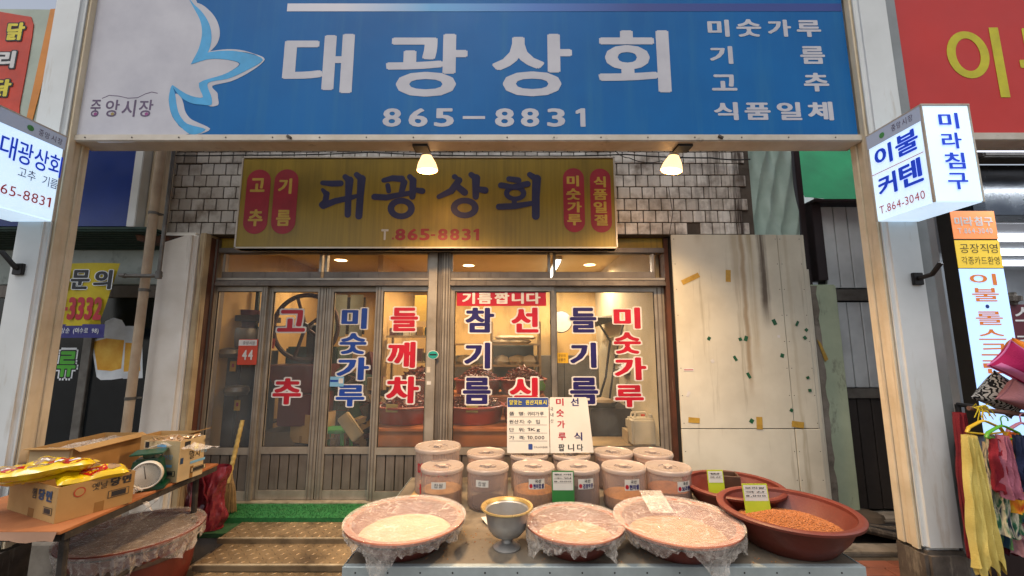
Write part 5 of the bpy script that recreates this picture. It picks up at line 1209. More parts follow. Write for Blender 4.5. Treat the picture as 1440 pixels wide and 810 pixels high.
b = MB(); r2 = random.Random(77)
for i in range(420):
    cx_, cy_ = r2.choice(((p3_.x, p3_.y - .28), (p4.x - .3, p4.y - .1), (p5.x - .2, p5.y - .3), (.1, 2.55), (-.35, 2.4))); x, y = r2.gauss(cx_, .13), r2.gauss(cy_, .10)
    if not (tx0 + .02 < x < tx1 - .02 and TF + .04 < y < TB - .1): continue
    a = r2.uniform(0, 3.14); g_ = r2.uniform(.003, .0055); A_ = Vector((g_ * cos(a), g_ * sin(a), 0)); S_ = Vector((-g_ * .45 * sin(a), g_ * .45 * cos(a), 0)); P_ = Vector((x, y, TZ + .0012))
    b.add([P_ - A_, P_ + S_, P_ + A_, P_ - S_, P_ + Vector((0, 0, .0028))], [(0, 3, 4), (3, 2, 4), (2, 1, 4), (1, 0, 4)], r2.choice([m_barl2, m_oat, m_yg]))
tag(b.build('spilled_grain', loc=(0, 2.4, TZ)), 'loose kernels spilled over the top of the display table', 'spilled grain', kind='stuff')

# =================================================================== LEFT CARTON TABLE
LZ = .70
m_ctop = mat('worn_cardboard_sheet', '#a5683c', .75, c2='#8f5730', sc=5, bump=.3, bs=20, stain='#5c3a22', ss=(4, 4, 4), sa=.6, sb=.8)
m_card = mat('carton_board', '#b08b56', .8, c2='#9d7845', sc=4, bump=.15, bs=30, obj=True); m_cardp = mat('pale_carton', '#b9a27a', .8, c2='#a8916a', sc=4, bump=.15); m_grime = mat('sooty_table_leg', '#3b342e', .8, c2='#231f1b', sc=12, bump=.6, stain='#7a6f60', ss=(9, 9, 9))
ta = thing('side_table', 'worn folding table of cartons and noodles in front of the left column', 'table', (-2.5, 2.45, 0))
tx = -2.16
b = MB(); b.hexa([(-2.74, 1.93, LZ - .014), (-1.97, 1.93, LZ - .014), (-2.03, 2.995, LZ - .014), (-2.74, 2.995, LZ - .014), (-2.74, 1.93, LZ - .001), (-1.97, 1.93, LZ - .001), (-2.03, 2.995, LZ - .001), (-2.74, 2.995, LZ - .001)], m_ctop); b.build('tabletop', ta, bevel=.002)
def ex(y, dx=0): return -1.97 - (y - 1.93) / 1.065 * .06 + dx
b = MB(); b.hexa([(ex(1.95, -.01), 1.95, LZ - .045), (ex(1.95, .002), 1.95, LZ - .045), (ex(2.98, .002), 2.98, LZ - .045), (ex(2.98, -.01), 2.98, LZ - .045), (ex(1.95, -.01), 1.95, LZ - .015), (ex(1.95, .002), 1.95, LZ - .015), (ex(2.98, .002), 2.98, LZ - .015), (ex(2.98, -.01), 2.98, LZ - .015)], m_grime); b.box(-2.72, -1.99, 1.95, 1.965, LZ - .05, LZ - .015, m_grime); b.build('apron', ta)
for X, Y in ((-2.13, 2.93), (-2.04, 2.02), (-2.68, 2.93), (-2.68, 2.02)): b = MB(); b.tube([(X, Y, LZ - .02), (X + .01, Y + .02, .0)], .017, m_grime, 8); b.build('leg', ta)
b = MB(); b.tube([(-2.04, 2.05, .3), (-2.12, 2.9, .3)], .012, m_grime, 8); b.tube([(-2.68, 2.03, .28), (-2.06, 2.03, .3)], .012, m_grime, 8); b.build('brace', ta)
b = MB(); b.grid(lambda u, v: (-2.74 + .76 * u, 1.925 - .012 * v, LZ - .0 - .035 * v + .012 * noise.noise(Vector((u * 9, v, 2))) * v), 20, 3, mat('torn_paper_edge', '#a07a60', .8)); b.build('torn_edge', ta)
q0 = Vector((ex(2.2), 2.2, 0))
for i, yy in enumerate((2.36, 2.42)):
    b = MB(); b.grid(lambda u, v: (ex(yy) + .004 + .02 * sin(v * 5 + i), yy + .03 * u * (1 - .7 * v) + .02 * v, LZ - .035 - .07 * v), 4, 8, m_filmf); b.build('film_scrap', ta)

def carton(name, label, corner, ux, w, l, h, m, z=LZ, top_open=True, group=None, th=.004, flaps=()):
    """box whose near right bottom corner is given; ux = heading of the right hand face going away"""
    d = Vector((sin(ux), cos(ux), 0)); s = Vector((-cos(ux), sin(ux), 0)); c = Vector((corner[0], corner[1], z))
    t = thing(name, label, 'box', c, group)
    def wall(a, e, nm, m_=m):
        n_ = Vector((0, 0, 1)).cross(e - a).normalized(); cc = c + (s * w + d * l) / 2
        if n_.dot(cc - (a + e) / 2) < 0: n_ = -n_
        b = MB(); b.hexa([a, e, e + n_ * th, a + n_ * th, a + Vector((0, 0, h)), e + Vector((0, 0, h)), e + n_ * th + Vector((0, 0, h)), a + n_ * th + Vector((0, 0, h))], m_); return b.build(nm, t)
    A, B_, C_, E_ = c, c + d * l, c + d * l + s * w, c + s * w
    e = .0045
    wall(A + s * e, E_ - s * e, 'front_panel'); wall(A, B_, 'side_panel'); wall(C_ - s * -0, E_, 'side_panel'); wall(B_ + s * e, C_ - s * e, 'back_panel')
    b = MB(); b.hexa([A + (s + d) * e, B_ + (s - d) * e, C_ - (s + d) * e, E_ + (d - s) * e] + [v + Vector((0, 0, .006)) for v in (A + (s + d) * e, B_ + (s - d) * e, C_ - (s + d) * e, E_ + (d - s) * e)], m); b.build('bottom', t)
    for P0, P1, out_, drop in flaps:
        P0, P1 = [A, B_, C_, E_][P0], [A, B_, C_, E_][P1]; up = Vector((0, 0, h))
        o = out_ if isinstance(out_, Vector) else Vector(out_)
        b = MB(); b.hexa([P0 + up, P1 + up, P1 + up + o + Vector((0, 0, drop)), P0 + up + o * .96 + Vector((0, 0, drop))] + [v + Vector((0, 0, .004)) for v in (P0 + up, P1 + up, P1 + up + o + Vector((0, 0, drop)), P0 + up + o * .96 + Vector((0, 0, drop)))], m); b.build('flap', t)
    tpm = bpy.data.materials.get('brown_parcel_tape') or mat('brown_parcel_tape', '#8f6a3c', .25, c2='#7d5a30', bump=.1)
    b = MB(); b.rect(Fr(A + s * -.0005, d, (0, 0, 1)), l * .47, .001, l * .60, h * .3, tpm, .0002); b.rect(Fr(E_ - d * .0005, -s, (0, 0, 1)), w * .46, .001, w * .58, h * .25, tpm, .0002); b.build('tape', t)
    fF = Fr(E_ - d * .001, -s, (0, 0, 1)); fS = Fr(A + s * -.001, d, (0, 0, 1))
    return t, fF, fS, (A, B_, C_, E_)
m_stamp = flat('carton_black_print', '#2c2a2c'); m_bstamp = flat('carton_blue_print', '#27405f'); m_rst = flat('carton_red_print', '#b5472c')
n0_ = Wz(75.6, 737, LZ); n1_ = Wz(164, 712, LZ); NC = (n0_.x, n0_.y); NH = math.atan2(n1_.x - n0_.x, n1_.y - n0_.y); OX, OY = n0_.x + 2.335, n0_.y - 2.02
t, fF, fS, cs_ = carton('carton', 'open noodle carton with dark blue lettering, nearest corner of the side table', NC, NH, .46, .29, .155, m_card)
b = MB(); b.line('당면', fF, (.46 - .17, .085, .46 - .045, .135), m_bstamp, .05, .001); b.line('햄', fF, (.23, .085, .27, .13), m_stamp, .01, .001); b.rect(fF, .35, .03, .43, .062, m_stamp, .0008); b.rect(fF, .353, .033, .427, .059, m_card, .0012); b.rect(fF, .36, .035, .42, .057, m_stamp, .0016)
b.line('옛날', fS, (.12, .105, .18, .14), m_stamp, .0, .001); b.line('당면', fS, (.19, .105, .275, .145), m_stamp, .04, .001)
b.rect(fS, .185, .05, .27, .085, m_stamp, .0008); b.rect(fS, .188, .053, .267, .082, m_card, .0012); b.rect(fS, .198, .055, .257, .080, m_stamp, .0016); 
b.poly([(.075 + .022 * cos(k * pi / 8), .115 + .022 * sin(k * pi / 8)) for k in range(16)], fS, m_rst, .0008); b.poly([(.075 + .017 * cos(k * pi / 8), .115 + .017 * sin(k * pi / 8)) for k in range(16)], fS, m_card, .0012); b.build('print', t)
# noodle packets
m_pk = mat('yellow_packet', '#dfbf14', .22, c2='#cfa90c', sc=5, bump=.5, bs=16, coat=.6); m_pkr = mat('packet_red_print', '#b8201a', .22, bump=.3, bs=16, coat=.6); m_pkn = mat('packet_window', '#a98a66', .2, c2='#8d6d4c', sc=9, bump=.4, bs=20, coat=.7)
def packet(c, L_, W_, rz, rx, ry, label, variant=0):
    c = (c[0] + OX - .02, c[1] + OY + .0, c[2])
    t = thing('noodle_packet', label, 'packet', c, 'yellow noodle packets heaped on the carton')
    M3 = Matrix.Rotation(rz, 3, 'Z') @ Matrix.Rotation(ry, 3, 'Y') @ Matrix.Rotation(rx, 3, 'X')
    def P(u, v, side):
        a = (u - .5) * L_; bb = (v - .5) * W_
        e = max(0, 1 - abs(2 * u - 1) ** 7) * max(0, 1 - abs(2 * v - 1) ** 5)
        zz_ = .026 * e + (.012 * noise.noise(Vector((u * 6, v * 4, variant + c[0] * 9))) + .005 * noise.noise(Vector((u * 17, v * 12, variant)))) * min(1, e * 2)
        pinch = 1 - .1 * abs(2 * u - 1) ** 4
        return Vector(c) + M3 @ Vector((a, bb * pinch + .002 * sin(u * 60) * (abs(2 * u - 1) > .93), side * zz_ + .003 * sin(u * 9 + variant)))
    b = MB(); b.grid(lambda u, v: P(u, v, 1), 34, 16, m_pk); b.grid(lambda u, v: P(u, 1 - v, -1), 20, 8, m_pk); b.build('wrapper', t)
    def patch(u0, v0, ru, rv, m, h, n=22):
        vs = [P(u0, v0, 1) + M3 @ Vector((0, 0, h))]; fs = []
        for ring_ in (.5, 1):
            for k in range(n): q = 2 * pi * k / n; vs.append(P(u0 + ru * ring_ * cos(q), v0 + rv * ring_ * sin(q), 1) + M3 @ Vector((0, 0, h)))
        for k in range(n): fs.append((0, 1 + k, 1 + (k + 1) % n)); fs.append((1 + k, 1 + n + k, 1 + n + (k + 1) % n, 1 + (k + 1) % n))
        b.add(vs, fs, m, True)
    b = MB()
    if variant == 0: patch(.66, .5, .19, .42, m_pkr, .0015); patch(.30, .5, .14, .34, m_pkn, .0015); patch(.33, .45, .05, .14, m_foam, .0025); patch(.6, .5, .05, .16, m_foam, .0025)
    elif variant == 1: patch(.80, .5, .16, .42, m_pkr, .0015); patch(.47, .5, .13, .3, m_pkn, .0015); patch(.5, .44, .05, .13, m_foam, .0025); patch(.78, .52, .06, .12, m_foam, .0025); patch(.22, .5, .10, .4, m_pkr, .0015)
    else: patch(.5, .5, .2, .42, m_pkr, .0015); patch(.5, .5, .07, .16, m_foam, .0025); patch(.8, .5, .1, .3, m_pkn, .0015)
    b.build('packet_print', t)
packet((-2.60, 2.12, .885), .33, .17, .25, .18, .0, 'yellow noodle packet with red roundel, lowest left of the heap', 0)
packet((-2.53, 2.14, .888), .32, .17, .3, .1, .0, 'yellow noodle packet lying under the crossing packet', 2)
packet((-2.46, 2.08, .915), .37, .13, .5, -.12, -.08, 'long yellow noodle packet lying slantwise on top of the heap', 1)
packet((-2.31, 2.17, .868), .25, .12, .9, .1, -.05, 'yellow noodle packet sticking out at the right rim of the carton', 2)
packet((-2.56, 2.22, .90), .26, .13, -.1, .15, .03, 'yellow noodle packet at the back edge of the carton', 0)
# open brown carton behind
bc0 = Wz(103, 631, .915); bc1 = Wz(200, 608, .915); bo = bc0 - Vector((-2.53, 2.33, 0))
t, fF, fS, cs_ = carton('carton', 'large open brown carton at the back of the side table, against the column', (bc0.x, bc0.y), math.atan2(bc1.x - bc0.x, bc1.y - bc0.y), .25, (bc1 - bc0).length, .215, m_card, flaps=((0, 1, (.045, 0, 0), -.02), (3, 0, (0, -.03, 0), .0)))
b = MB(); b.rect(fF, .01, .04, .235, .2, m_cardp, .0008); b.build('print', t)
b = MB(); b.grid(lambda u, v: (bo.x - 2.76 + .21 * u, bo.y + 2.36 + .44 * v, LZ + .19 + .03 * noise.noise(Vector((u * 4, v * 5, 3)))), 12, 16, m_filmf); tag(b.build('plastic_sheet', loc=(bc0.x - .1, 2.55, LZ + .2)), 'crumpled clear plastic lying in the large open brown carton', 'plastic bag')
# anchovy carton
ac0 = Wz(248, 679, LZ); ac1 = Wz(284, 666, LZ)
t, fF, fS, cs_ = carton('carton', 'white printed dried anchovy carton at the far end of the side table', (ac0.x, ac0.y), math.atan2(ac1.x - ac0.x, ac1.y - ac0.y), .24, max(.17, (ac1 - ac0).length), .235, m_cardp)
b = MB()
b.rect(fF, .01, .195, .035, .228, m_ink, .0008); b.rect(fF, .09, .2, .15, .215, m_sky, .0008); b.line('멸치', fF, (.03, .12, .13, .165), m_ink, .0, .001); b.line('어장', fF, (.14, .13, .2, .158), m_sky, .0, .001); b.rect(fF, .05, .085, .2, .1, m_sky, .0008)
b.rect(fF, .1, .035, .225, .065, m_ink, .0008); b.rect(fF, .105, .038, .22, .062, m_cardp, .0012); b.rect(fF, .115, .040, .21, .060, m_stamp, .0016)
b.rect(fS, .03, .19, .07, .225, m_ink, .0008); b.rect(fS, .01, .1, .03, .135, m_bstamp, .0008); b.line('멸치', fS, (.07, .115, .145, .165), m_ink, .0, .001); b.line('어장', fS, (.155, .13, .2, .158), m_sky, .0, .001); b.rect(fS, .08, .085, .19, .1, m_sky, .0008); b.rect(fS, .1, .165, .13, .2, m_cy, .0008)
b.rect(fS, .09, .03, .2, .06, m_ink, .0008); b.rect(fS, .094, .033, .196, .057, m_cardp, .0012); b.rect(fS, .104, .035, .186, .055, m_stamp, .0016); b.line('중자', fS, (.165, .195, .21, .215), m_ink, .0, .001); b.build('print', t)
b = MB(); r2 = random.Random(3); c = sum((Vector(v) for v in cs_), Vector()) / 4
for i in range(60):
    a = Vector((r2.uniform(-1, 1), r2.uniform(-1, 1), r2.uniform(-.2, .5))).normalized() * .035; p = c + Vector((r2.uniform(-.09, .09), r2.uniform(-.08, .08), .215 + r2.uniform(-.01, .015)))
    b.tube([p - a, p + Vector((0, 0, .008)), p + a], [.004, .009, .003], m_pkn, 5)
tag(b.build('dried_fish', loc=c + Vector((0, 0, .2))), 'heap of dried fish filling the white printed carton', 'dried fish', kind='stuff')
t, fF, fS, cs2 = carton('carton', 'small open carton behind the white printed anchovy carton', (ac0.x - .16, ac0.y + .22), .0, .27, .15, .225, m_card, flaps=((0, 1, (.08, 0, 0), .02),))
# scale
m_green = mat('green_enamel', '#0f4a33', .35, c2='#0b3a28', sc=4, bump=.1, coat=.3); m_dial = mat('scale_dial', '#f0ebdd', .35, c2='#e2dbc8', sc=9, bump=.02, stain='#7d5a3c', ss=(40, 40, 40), sa=.68, sb=.72)
_q = Wz(202, 669, .788); cx, cy = _q.x + .012, _q.y + .03
t = thing('kitchen_scale', 'dark green spring scale with a round white dial on the side table', 'scale', (cx - .06, cy + .04, LZ))
al = radians(28); nrm = Vector((sin(al), -cos(al), 0)); rt = Vector((cos(al), sin(al), 0))
c0 = Vector((cx - .06, cy + .05, LZ))
def ob(cc, sx, sy, sz, m, nm, par, bev=.008): b = MB(); b.obox(cc, (sx, sy, sz), (0, 0, al), m); return b.build(nm, par, bevel=bev)
ob(c0 + Vector((0, 0, .012)), .2, .17, .022, m_green, 'base', t, .004)
b = MB(); M3 = Matrix.Rotation(al, 3, 'Z')
vs = [c0 + M3 @ Vector(v) for v in ((-.085, -.06, .024), (.085, -.06, .024), (.085, .07, .024), (-.085, .07, .024), (-.06, -.045, .165), (.06, -.045, .165), (.06, .05, .165), (-.06, .05, .165))]
b.hexa(vs, m_green); b.build('housing', t, bevel=.012)
ob(c0 + Vector((0, 0, .178)), .05, .05, .022, m_green, 'column', t, .004); ob(c0 + Vector((0, 0, .195)), .15, .14, .008, m_green, 'pan', t, .003)
dc = c0 + nrm * .085 + Vector((0, 0, .088)) + rt * .015
def disc(c, rads, hs, m, n=40, prof=None):
    b = MB(); k = []
    for r, hh in zip(rads, hs):
        for j in range(n): q = 2 * pi * j / n; k.append(c + rt * (r * cos(q)) + Vector((0, 0, r * sin(q))) + nrm * hh)
    N = len(rads); fs = [tuple(i * n + j for j in range(n)) for i in (N - 1,)]
    for i in range(N - 1):
        for j in range(n): fs.append((i * n + j, i * n + (j + 1) % n, (i + 1) * n + (j + 1) % n, (i + 1) * n + j))
    return b.add(k, fs, m, True)
disc(dc, (.069, .073, .073, .068, .066), (-.03, -.02, .008, .012, .006), m_wht).build('dial_rim', t)
do = disc(dc, (.0658, .0657), (.004, .006), m_dial).build('dial', t)
b = MB(); fd = Fr(dc + nrm * .0066, rt, (0, 0, 1))
for k in range(48):
    q = 2 * pi * k / 48; r0, r1 = (.053 if k % 4 == 0 else .057), .062; w_ = .0006
    b.poly([(r0 * cos(q) - w_ * sin(q), r0 * sin(q) + w_ * cos(q)), (r0 * cos(q) + w_ * sin(q), r0 * sin(q) - w_ * cos(q)), (r1 * cos(q) + w_ * sin(q), r1 * sin(q) - w_ * cos(q)), (r1 * cos(q) - w_ * sin(q), r1 * sin(q) + w_ * cos(q))], fd, m_ink, .0003)
b.poly([(-.003, -.02), (.003, -.02), (-.012, .05), (-.015, .05)], fd, m_base, .001); b.build('dial_print', do)
t = thing('loose_plastic', 'crumpled clear plastic scrap beside the green scale', 'plastic bag', (cx - .12, 2.3, LZ))
b = MB(); b.grid(lambda u, v: (cx - .16 + .16 * u, cy - .15 + .12 * v, LZ + .01 + .04 * abs(noise.noise(Vector((u * 6, v * 6, 1))))), 14, 14, m_filmf); b.build('film', t)
b = MB(); b.grid(lambda u, v: (cx - .15 + .30 * u + .05 * v, cy + .10 + .1 * v + .06 * u, LZ + .20 + .02 * sin(u * 5) + .012 * noise.noise(Vector((u * 8, v * 4, 6)))), 24, 10, m_filmf); tag(b.build('plastic_sheet', loc=(-2.3, 2.55, .9)), 'clear plastic sheet drooping over the scale and carton edge', 'plastic bag')

# tub under the table
tq = Wz(190, 745, .40); bz = basin(tq.x, tq.y, 0, .335, .40, 'big brown tub covered with cloudy plastic under the side table', m_bas, rb=.78)
cling(bz, tq.x, tq.y, 0, .335, .40, 12, hang=.10, flap=[(-1.4, .3, .03), (-.2, .2, .03)])
b = MB(); b.lathe([(.31, .02), (.30, .10), (.0, .12)], (tq.x, tq.y, .26), mat('shaded_brown_powder', '#5a4638', .9, c2='#46352a', bump=.4), 40); tag(b.build('powder_fill', loc=(tq.x, tq.y, .3)), 'brown powder filling the big covered tub under the table', 'powder')  # powder colour darkened to carry the shade under the table
bz = basin(-2.45, 1.98, 0, .2, .34, 'plain dark brown tub on the ground under the front of the side table', m_bas, rb=.8)

# red bag on the lower step
m_rbag = film('red_plastic_bag', .12, '#8e2530', .22, 1.0, 11, bd=.03)
m_rbag = mat('red_plastic_bag', '#5c1620', .3, c2='#8a2e38', sc=9, bump=1.0, bs=14, coat=.3)
q = W(296, 745, 3.2); t = thing('plastic_bag', 'crumpled dark red plastic bag standing on the lower green step', 'bag', (q.x, 3.2, .195))
def bagf(u, v):
    a = 2 * pi * v; z = .195 + .43 * u; w = .088 + .012 * sin(u * 9) - .02 * u; dd = .085 - .03 * u
    k = 1 + .26 * noise.noise(Vector((cos(a) * 2.2, sin(a) * 2.2, z * 9))) + .18 * noise.noise(Vector((cos(a) * 4.5, sin(a) * 4.5, z * 17)))
    return (q.x - .035 + w * k * cos(a) + .05 * u, 3.21 + dd * k * sin(a), z)
b = MB(); b.grid(bagf, 44, 48, m_rbag); b.lathe([(.0, .001), (.1, .001)], (q.x - .02, 3.21, .195), m_rbag, 20, 1, .7); b.build('bag', t)
t = thing('plastic_bag', 'limp dull red plastic bag hanging behind the table leg', 'bag', (-2.28, 3.16, .3))
b = MB(); b.grid(lambda u, v: (-2.36 + .17 * v + .02 * sin(u * 4), 3.12 + .035 * sin(v * 9 + u * 3) + .03 * noise.noise(Vector((u * 5, v * 5, 1))), .30 + .36 * u), 24, 24, m_rbag); b.build('bag', t)
# broom
m_straw = mat('straw', '#8c6f42', .8, c2='#6d5430', sc=30, bump=.6, bs=90); m_bhand = mat('wound_yellow_handle', '#b59a58', .6, c2='#94793c', sc=20, bump=.4)
q = W(318, 722, 3.40); t = thing('broom', 'straw broom with a wound yellow handle leaning by the door', 'broom', (q.x, 3.38, FL))
hp = [Vector((q.x - .0, 3.40, .50)), Vector((q.x + .0, 3.46, .70)), Vector((q.x + .0, 3.50, .90))]
b = MB(); rs = []; ps = []
for i in range(41): f = i / 40; ps.append(hp[0].lerp(hp[2], f)); rs.append(.017 if i % 4 < 2 else .0145)
b.tube(ps, rs, m_bhand, 12); b.build('handle', t)
b = MB(); r2 = random.Random(11)
for i in range(300):
    a = r2.uniform(0, 2 * pi); r0 = math.sqrt(r2.random()); top = Vector((q.x + .014 * r0 * cos(a), 3.40 + .012 * r0 * sin(a), .52)); bot = Vector((q.x - .0 + .088 * r0 * cos(a) + r2.uniform(-.006, .006), 3.38 + .035 * r0 * sin(a), FL + .006 + .02 * r2.random()))
    mid = top.lerp(bot, .45) + Vector((.012 * cos(a), 0, .0)); b.tube([top, mid, bot], [.003, .003, .0015], m_straw, 4, smooth=False)
b.build('bristles', t, kind='stuff')
b = MB(); b.tube([hp[0] + Vector((-.001, -.0, -.05)), hp[0] + Vector((0, 0, .02))], [.03, .018], m_bhand, 14); b.build('binding', t)

# =================================================================== CLOTHES RACK AND CUSHIONS
GD = 2.35
m_rail = mat('wound_brown_rail', '#6a4a3c', .7, bump=.6, bs=60); 
rk = thing('clothes_rack', 'brown clothes rail in front of the lit vertical sign', 'clothes rack', W(1400, 800, GD))
ra, rb_ = W(1362, 574, GD), W(1500, 590, GD)
b = MB(); b.tube([ra, rb_], .012, m_rail, 12); b.build('rail', rk)
b = MB(); b.tube([(ra.x + .1, GD + .15, ra.z), (ra.x + .1, GD + .15, 0)], .014, m_black, 10); b.tube([(rb_.x + .3, GD + .1, rb_.z), (rb_.x + .3, GD + .1, 0)], .014, m_black, 10); b.tube([(ra.x + .1, GD + .15, ra.z), (ra.x + .1, GD, ra.z)], .012, m_black, 10); b.tube([(rb_.x, GD, rb_.z), (rb_.x + .3, GD + .1, rb_.z)], .012, m_rail, 10); b.build('frame', rk)
b = MB(); r2 = random.Random(5)
for i in range(14): a = W(1373 + r2.uniform(-6, 8), 573, GD - .014); e = a + Vector((r2.uniform(-.05, .06), -.02, r2.uniform(-.07, .02))); b.tube([a, (a + e) / 2 + Vector((0, -.01, .015)), e], .0022, m_bny, 4)
b.build('yellow_tie', rk)
def hanger(px, py, wpx, col, label, d):
    q = W(px, py, d); w = wpx / FPX * d; m_ = mat('hanger_plastic', col, .35, bump=0)
    t = thing('clothes_hanger', label, 'hanger', q)
    b = MB(); b.tube([(q.x - w / 2, d, q.z - .055), (q.x - w * .42, d, q.z - .03), (q.x - w * .1, d, q.z), (q.x, d, q.z + .005), (q.x + w * .1, d, q.z), (q.x + w * .42, d, q.z - .03), (q.x + w / 2, d, q.z - .055)], [.009, .011, .010, .010, .010, .011, .009], m_, 10, flat_=.6)
    b.tube([(q.x - w / 2, d, q.z - .055), (q.x, d, q.z - .065), (q.x + w / 2, d, q.z - .055)], .005, m_, 8); b.build('arms', t)
    b = MB(); b.tube([(q.x, d, q.z), (q.x, d, q.z + .03)] + [(q.x + .018 - .02 * cos(a), d, q.z + .035 + .02 * sin(a)) for a in (0, .7, 1.4, 2.1, 2.8, 3.5)], .003, m_, 8); b.build('hook', t)
hanger(1383, 593, 50, '#c9a312', 'yellow plastic hanger at the left end of the clothes rail', GD - .06)
hanger(1409, 600, 48, '#4f9a1e', 'green plastic hanger in the middle of the clothes rail', GD - .10)
hanger(1436, 596, 44, '#b87a8c', 'pink plastic hanger at the right end of the clothes rail', GD - .04)
def garment(x0, x1, y0, y1, d, m, label, seed, spl=1.25, name='garment', cat='clothing', rag=.03):
    X0, Z1 = W(x0, (y0 + y1) / 2, d).x, W(0, y0, d).z; X1, Z0 = W(x1, (y0 + y1) / 2, d).x, W(0, y1, d).z; cx = (X0 + X1) / 2; w = X1 - X0
    t = thing(name, label, cat, (cx, d, Z0))
    def fn(u, v, s=1):
        k = .55 + .45 * min(1, u * 2.2); k *= 1 + (spl - 1) * u
        a = (v - .5); fold = (.014 * sin(v * 26 + seed + 3 * noise.noise(Vector((u * 2, v * 3, seed)))) + .012 * noise.noise(Vector((v * 14, u * 3, seed + 5))) + .005 * noise.noise(Vector((v * 40, u * 9, seed)))) * (.5 + .8 * u)
        return (cx + a * w * k + .01 * noise.noise(Vector((u * 4, v * 3, seed))) + (cx * .0), d + s * .02 * max(0, 1 - (2 * a) ** 2) ** .5 + fold, Z1 - (Z1 - Z0) * u - rag * u ** 3 * noise.noise(Vector((v * 7, seed, 0))))
    b = MB(); b.grid(lambda u, v: fn(u, v, -1), 40, 56, m); b.grid(lambda u, v: fn(u, 1 - v, 1), 20, 24, m); b.build('cloth', t)
    return t
def cloth(name, c, c2=None, pat=0):
    if not pat: return mat(name, c, .9, c2=c2 or c, sc=8, bump=.6, bs=120)
    s = NT(name); n = s.n('ShaderNodeTexNoise'); n.inputs['Scale'].default_value = 1; n.inputs['Detail'].default_value = 3; n.inputs['Distortion'].default_value = 1.2; s.l(s.pos((pat, pat, pat * .3)), n.inputs['Vector'])
    r = s.n('ShaderNodeValToRGB'); e = r.color_ramp.elements
    e[0].color = lin(c[0]); e[0].position = .3; e[1].color = lin(c[-1]); e[1].position = .7
    for i, k in enumerate(c[1:-1]): x = e.new(.3 + .4 * (i + 1) / (len(c) - 1)); x.color = lin(k)
    s.l(n.outputs['Fac'], r.inputs[0]); s.l(r.outputs[0], s.p.inputs['Base Color']); s.p.inputs['Roughness'].default_value = .9; return s.m
garment(1352, 1374, 580, 784, GD + .06, cloth('red_cloth', '#7d1420', '#5a0e18'), 'dark red garment behind the yellow scarf at the left of the rail', 1, 1.1)
ys_ = garment(1361, 1392, 612, 800, GD - .10, cloth('pale_yellow_cloth', '#d0bd6a', '#bfa955'), 'long pale yellow scarf with ragged lower end hanging from the yellow hanger', 2, 1.3, 'scarf', 'scarf', .12)
garment(1350, 1366, 600, 700, GD + .14, cloth('black_cloth', '#141416'), 'black garment at the left end of the rail behind the red one', 3)
garment(1388, 1402, 622, 700, GD - .02, cloth('orange_stripe', ['#c2562a', '#d8c9a0', '#4a5d6e', '#a8322a'], None, 30), 'orange and cream striped garment right of the yellow scarf', 4)
garment(1392, 1420, 612, 752, GD - .05, cloth('green_pattern', ['#1d4a38', '#2f6a4c', '#c9c2a8', '#23304a', '#163a2c'], None, 26), 'dark green flowered garment in the middle of the rail', 5)
garment(1402, 1432, 640, 770, GD + .03, cloth('teal_pattern', ['#164a44', '#1e3c5e', '#6a9a5a', '#101c28'], None, 24), 'teal and blue patterned garment behind the green flowered one', 6)
garment(1416, 1446, 608, 720, GD - .08, cloth('fire_pattern', ['#b5301c', '#d87a22', '#e0b030', '#7d1a1a'], None, 24), 'red and orange patterned blouse at the right of the rail', 7, 1.4)
garment(1424, 1450, 735, 780, GD + .0, cloth('mauve_cloth', '#9a7076'), 'pale mauve garment showing below the patterned ones', 8, 1.1)
garment(1395, 1422, 715, 775, GD + .08, cloth('maroon_cloth', '#4e1020'), 'maroon garment low behind the green flowered one', 9, 1.1)
garment(1436, 1475, 660, 760, GD + .05, cloth('blue_cloth', '#1a3f6e'), 'blue garment at the right picture edge of the rail', 10, 1.1)
for i, (a_, b_, c_, e_, dd_, cm, lb) in enumerate((
    (1398, 1412, 616, 690, -.11, ('crimson_cloth', '#8f1a2c', '#6e1220'), 'crimson blouse hanging in front of the green flowered garment'),
    (1408, 1424, 612, 700, -.13, ('rose_cloth', '#b06a7c', '#9a5668'), 'rose pink blouse in the middle of the rail, right of the crimson one'),
    (1430, 1448, 612, 690, -.12, ('navy_cloth', '#1c2748', '#141c36'), 'navy blouse at the right end of the rail'),
    (1376, 1392, 690, 770, .10, ('wine_cloth', '#5e1424', '#480e1a'), 'wine red garment low behind the yellow scarf'))):
    garment(a_, b_, c_, e_, GD + dd_, cloth(*cm), lb, 20 + i, 1.25)
def cushion(px, py, wx, hz, rot, d, m, label, m2=None):
    q = W(px, py, d); t = thing('cushion', label, 'cushion', q); M3 = Matrix.Rotation(rot, 3, 'Y') @ Matrix.Rotation(.35, 3, 'X')
    def P(u, v, s):
        e = (max(0, 1 - abs(2 * u - 1) ** 3) * max(0, 1 - abs(2 * v - 1) ** 3)) ** .6
        pin = 1 - .12 * (1 - abs(2 * v - 1) ** 2); pin2 = 1 - .12 * (1 - abs(2 * u - 1) ** 2)
        return q + M3 @ Vector(((u - .5) * wx * pin, -s * .07 * e, (v - .5) * hz * pin2))
    b = MB(); b.grid(lambda u, v: P(u, v, 1), 24, 18, m); b.grid(lambda u, v: P(1 - u, v, -1), 24, 18, m); b.build('cover', t)
    b = MB(); b.tube([P(u, 0, 0) for u in [i / 14 for i in range(15)]] + [P(1, v, 0) for v in [i / 10 for i in range(1, 11)]] + [P(1 - u, 1, 0) for u in [i / 14 for i in range(1, 15)]] + [P(0, 1 - v, 0) for v in [i / 10 for i in range(1, 11)]], .004, m2 or m, 6); b.build('piping', t); return t, P
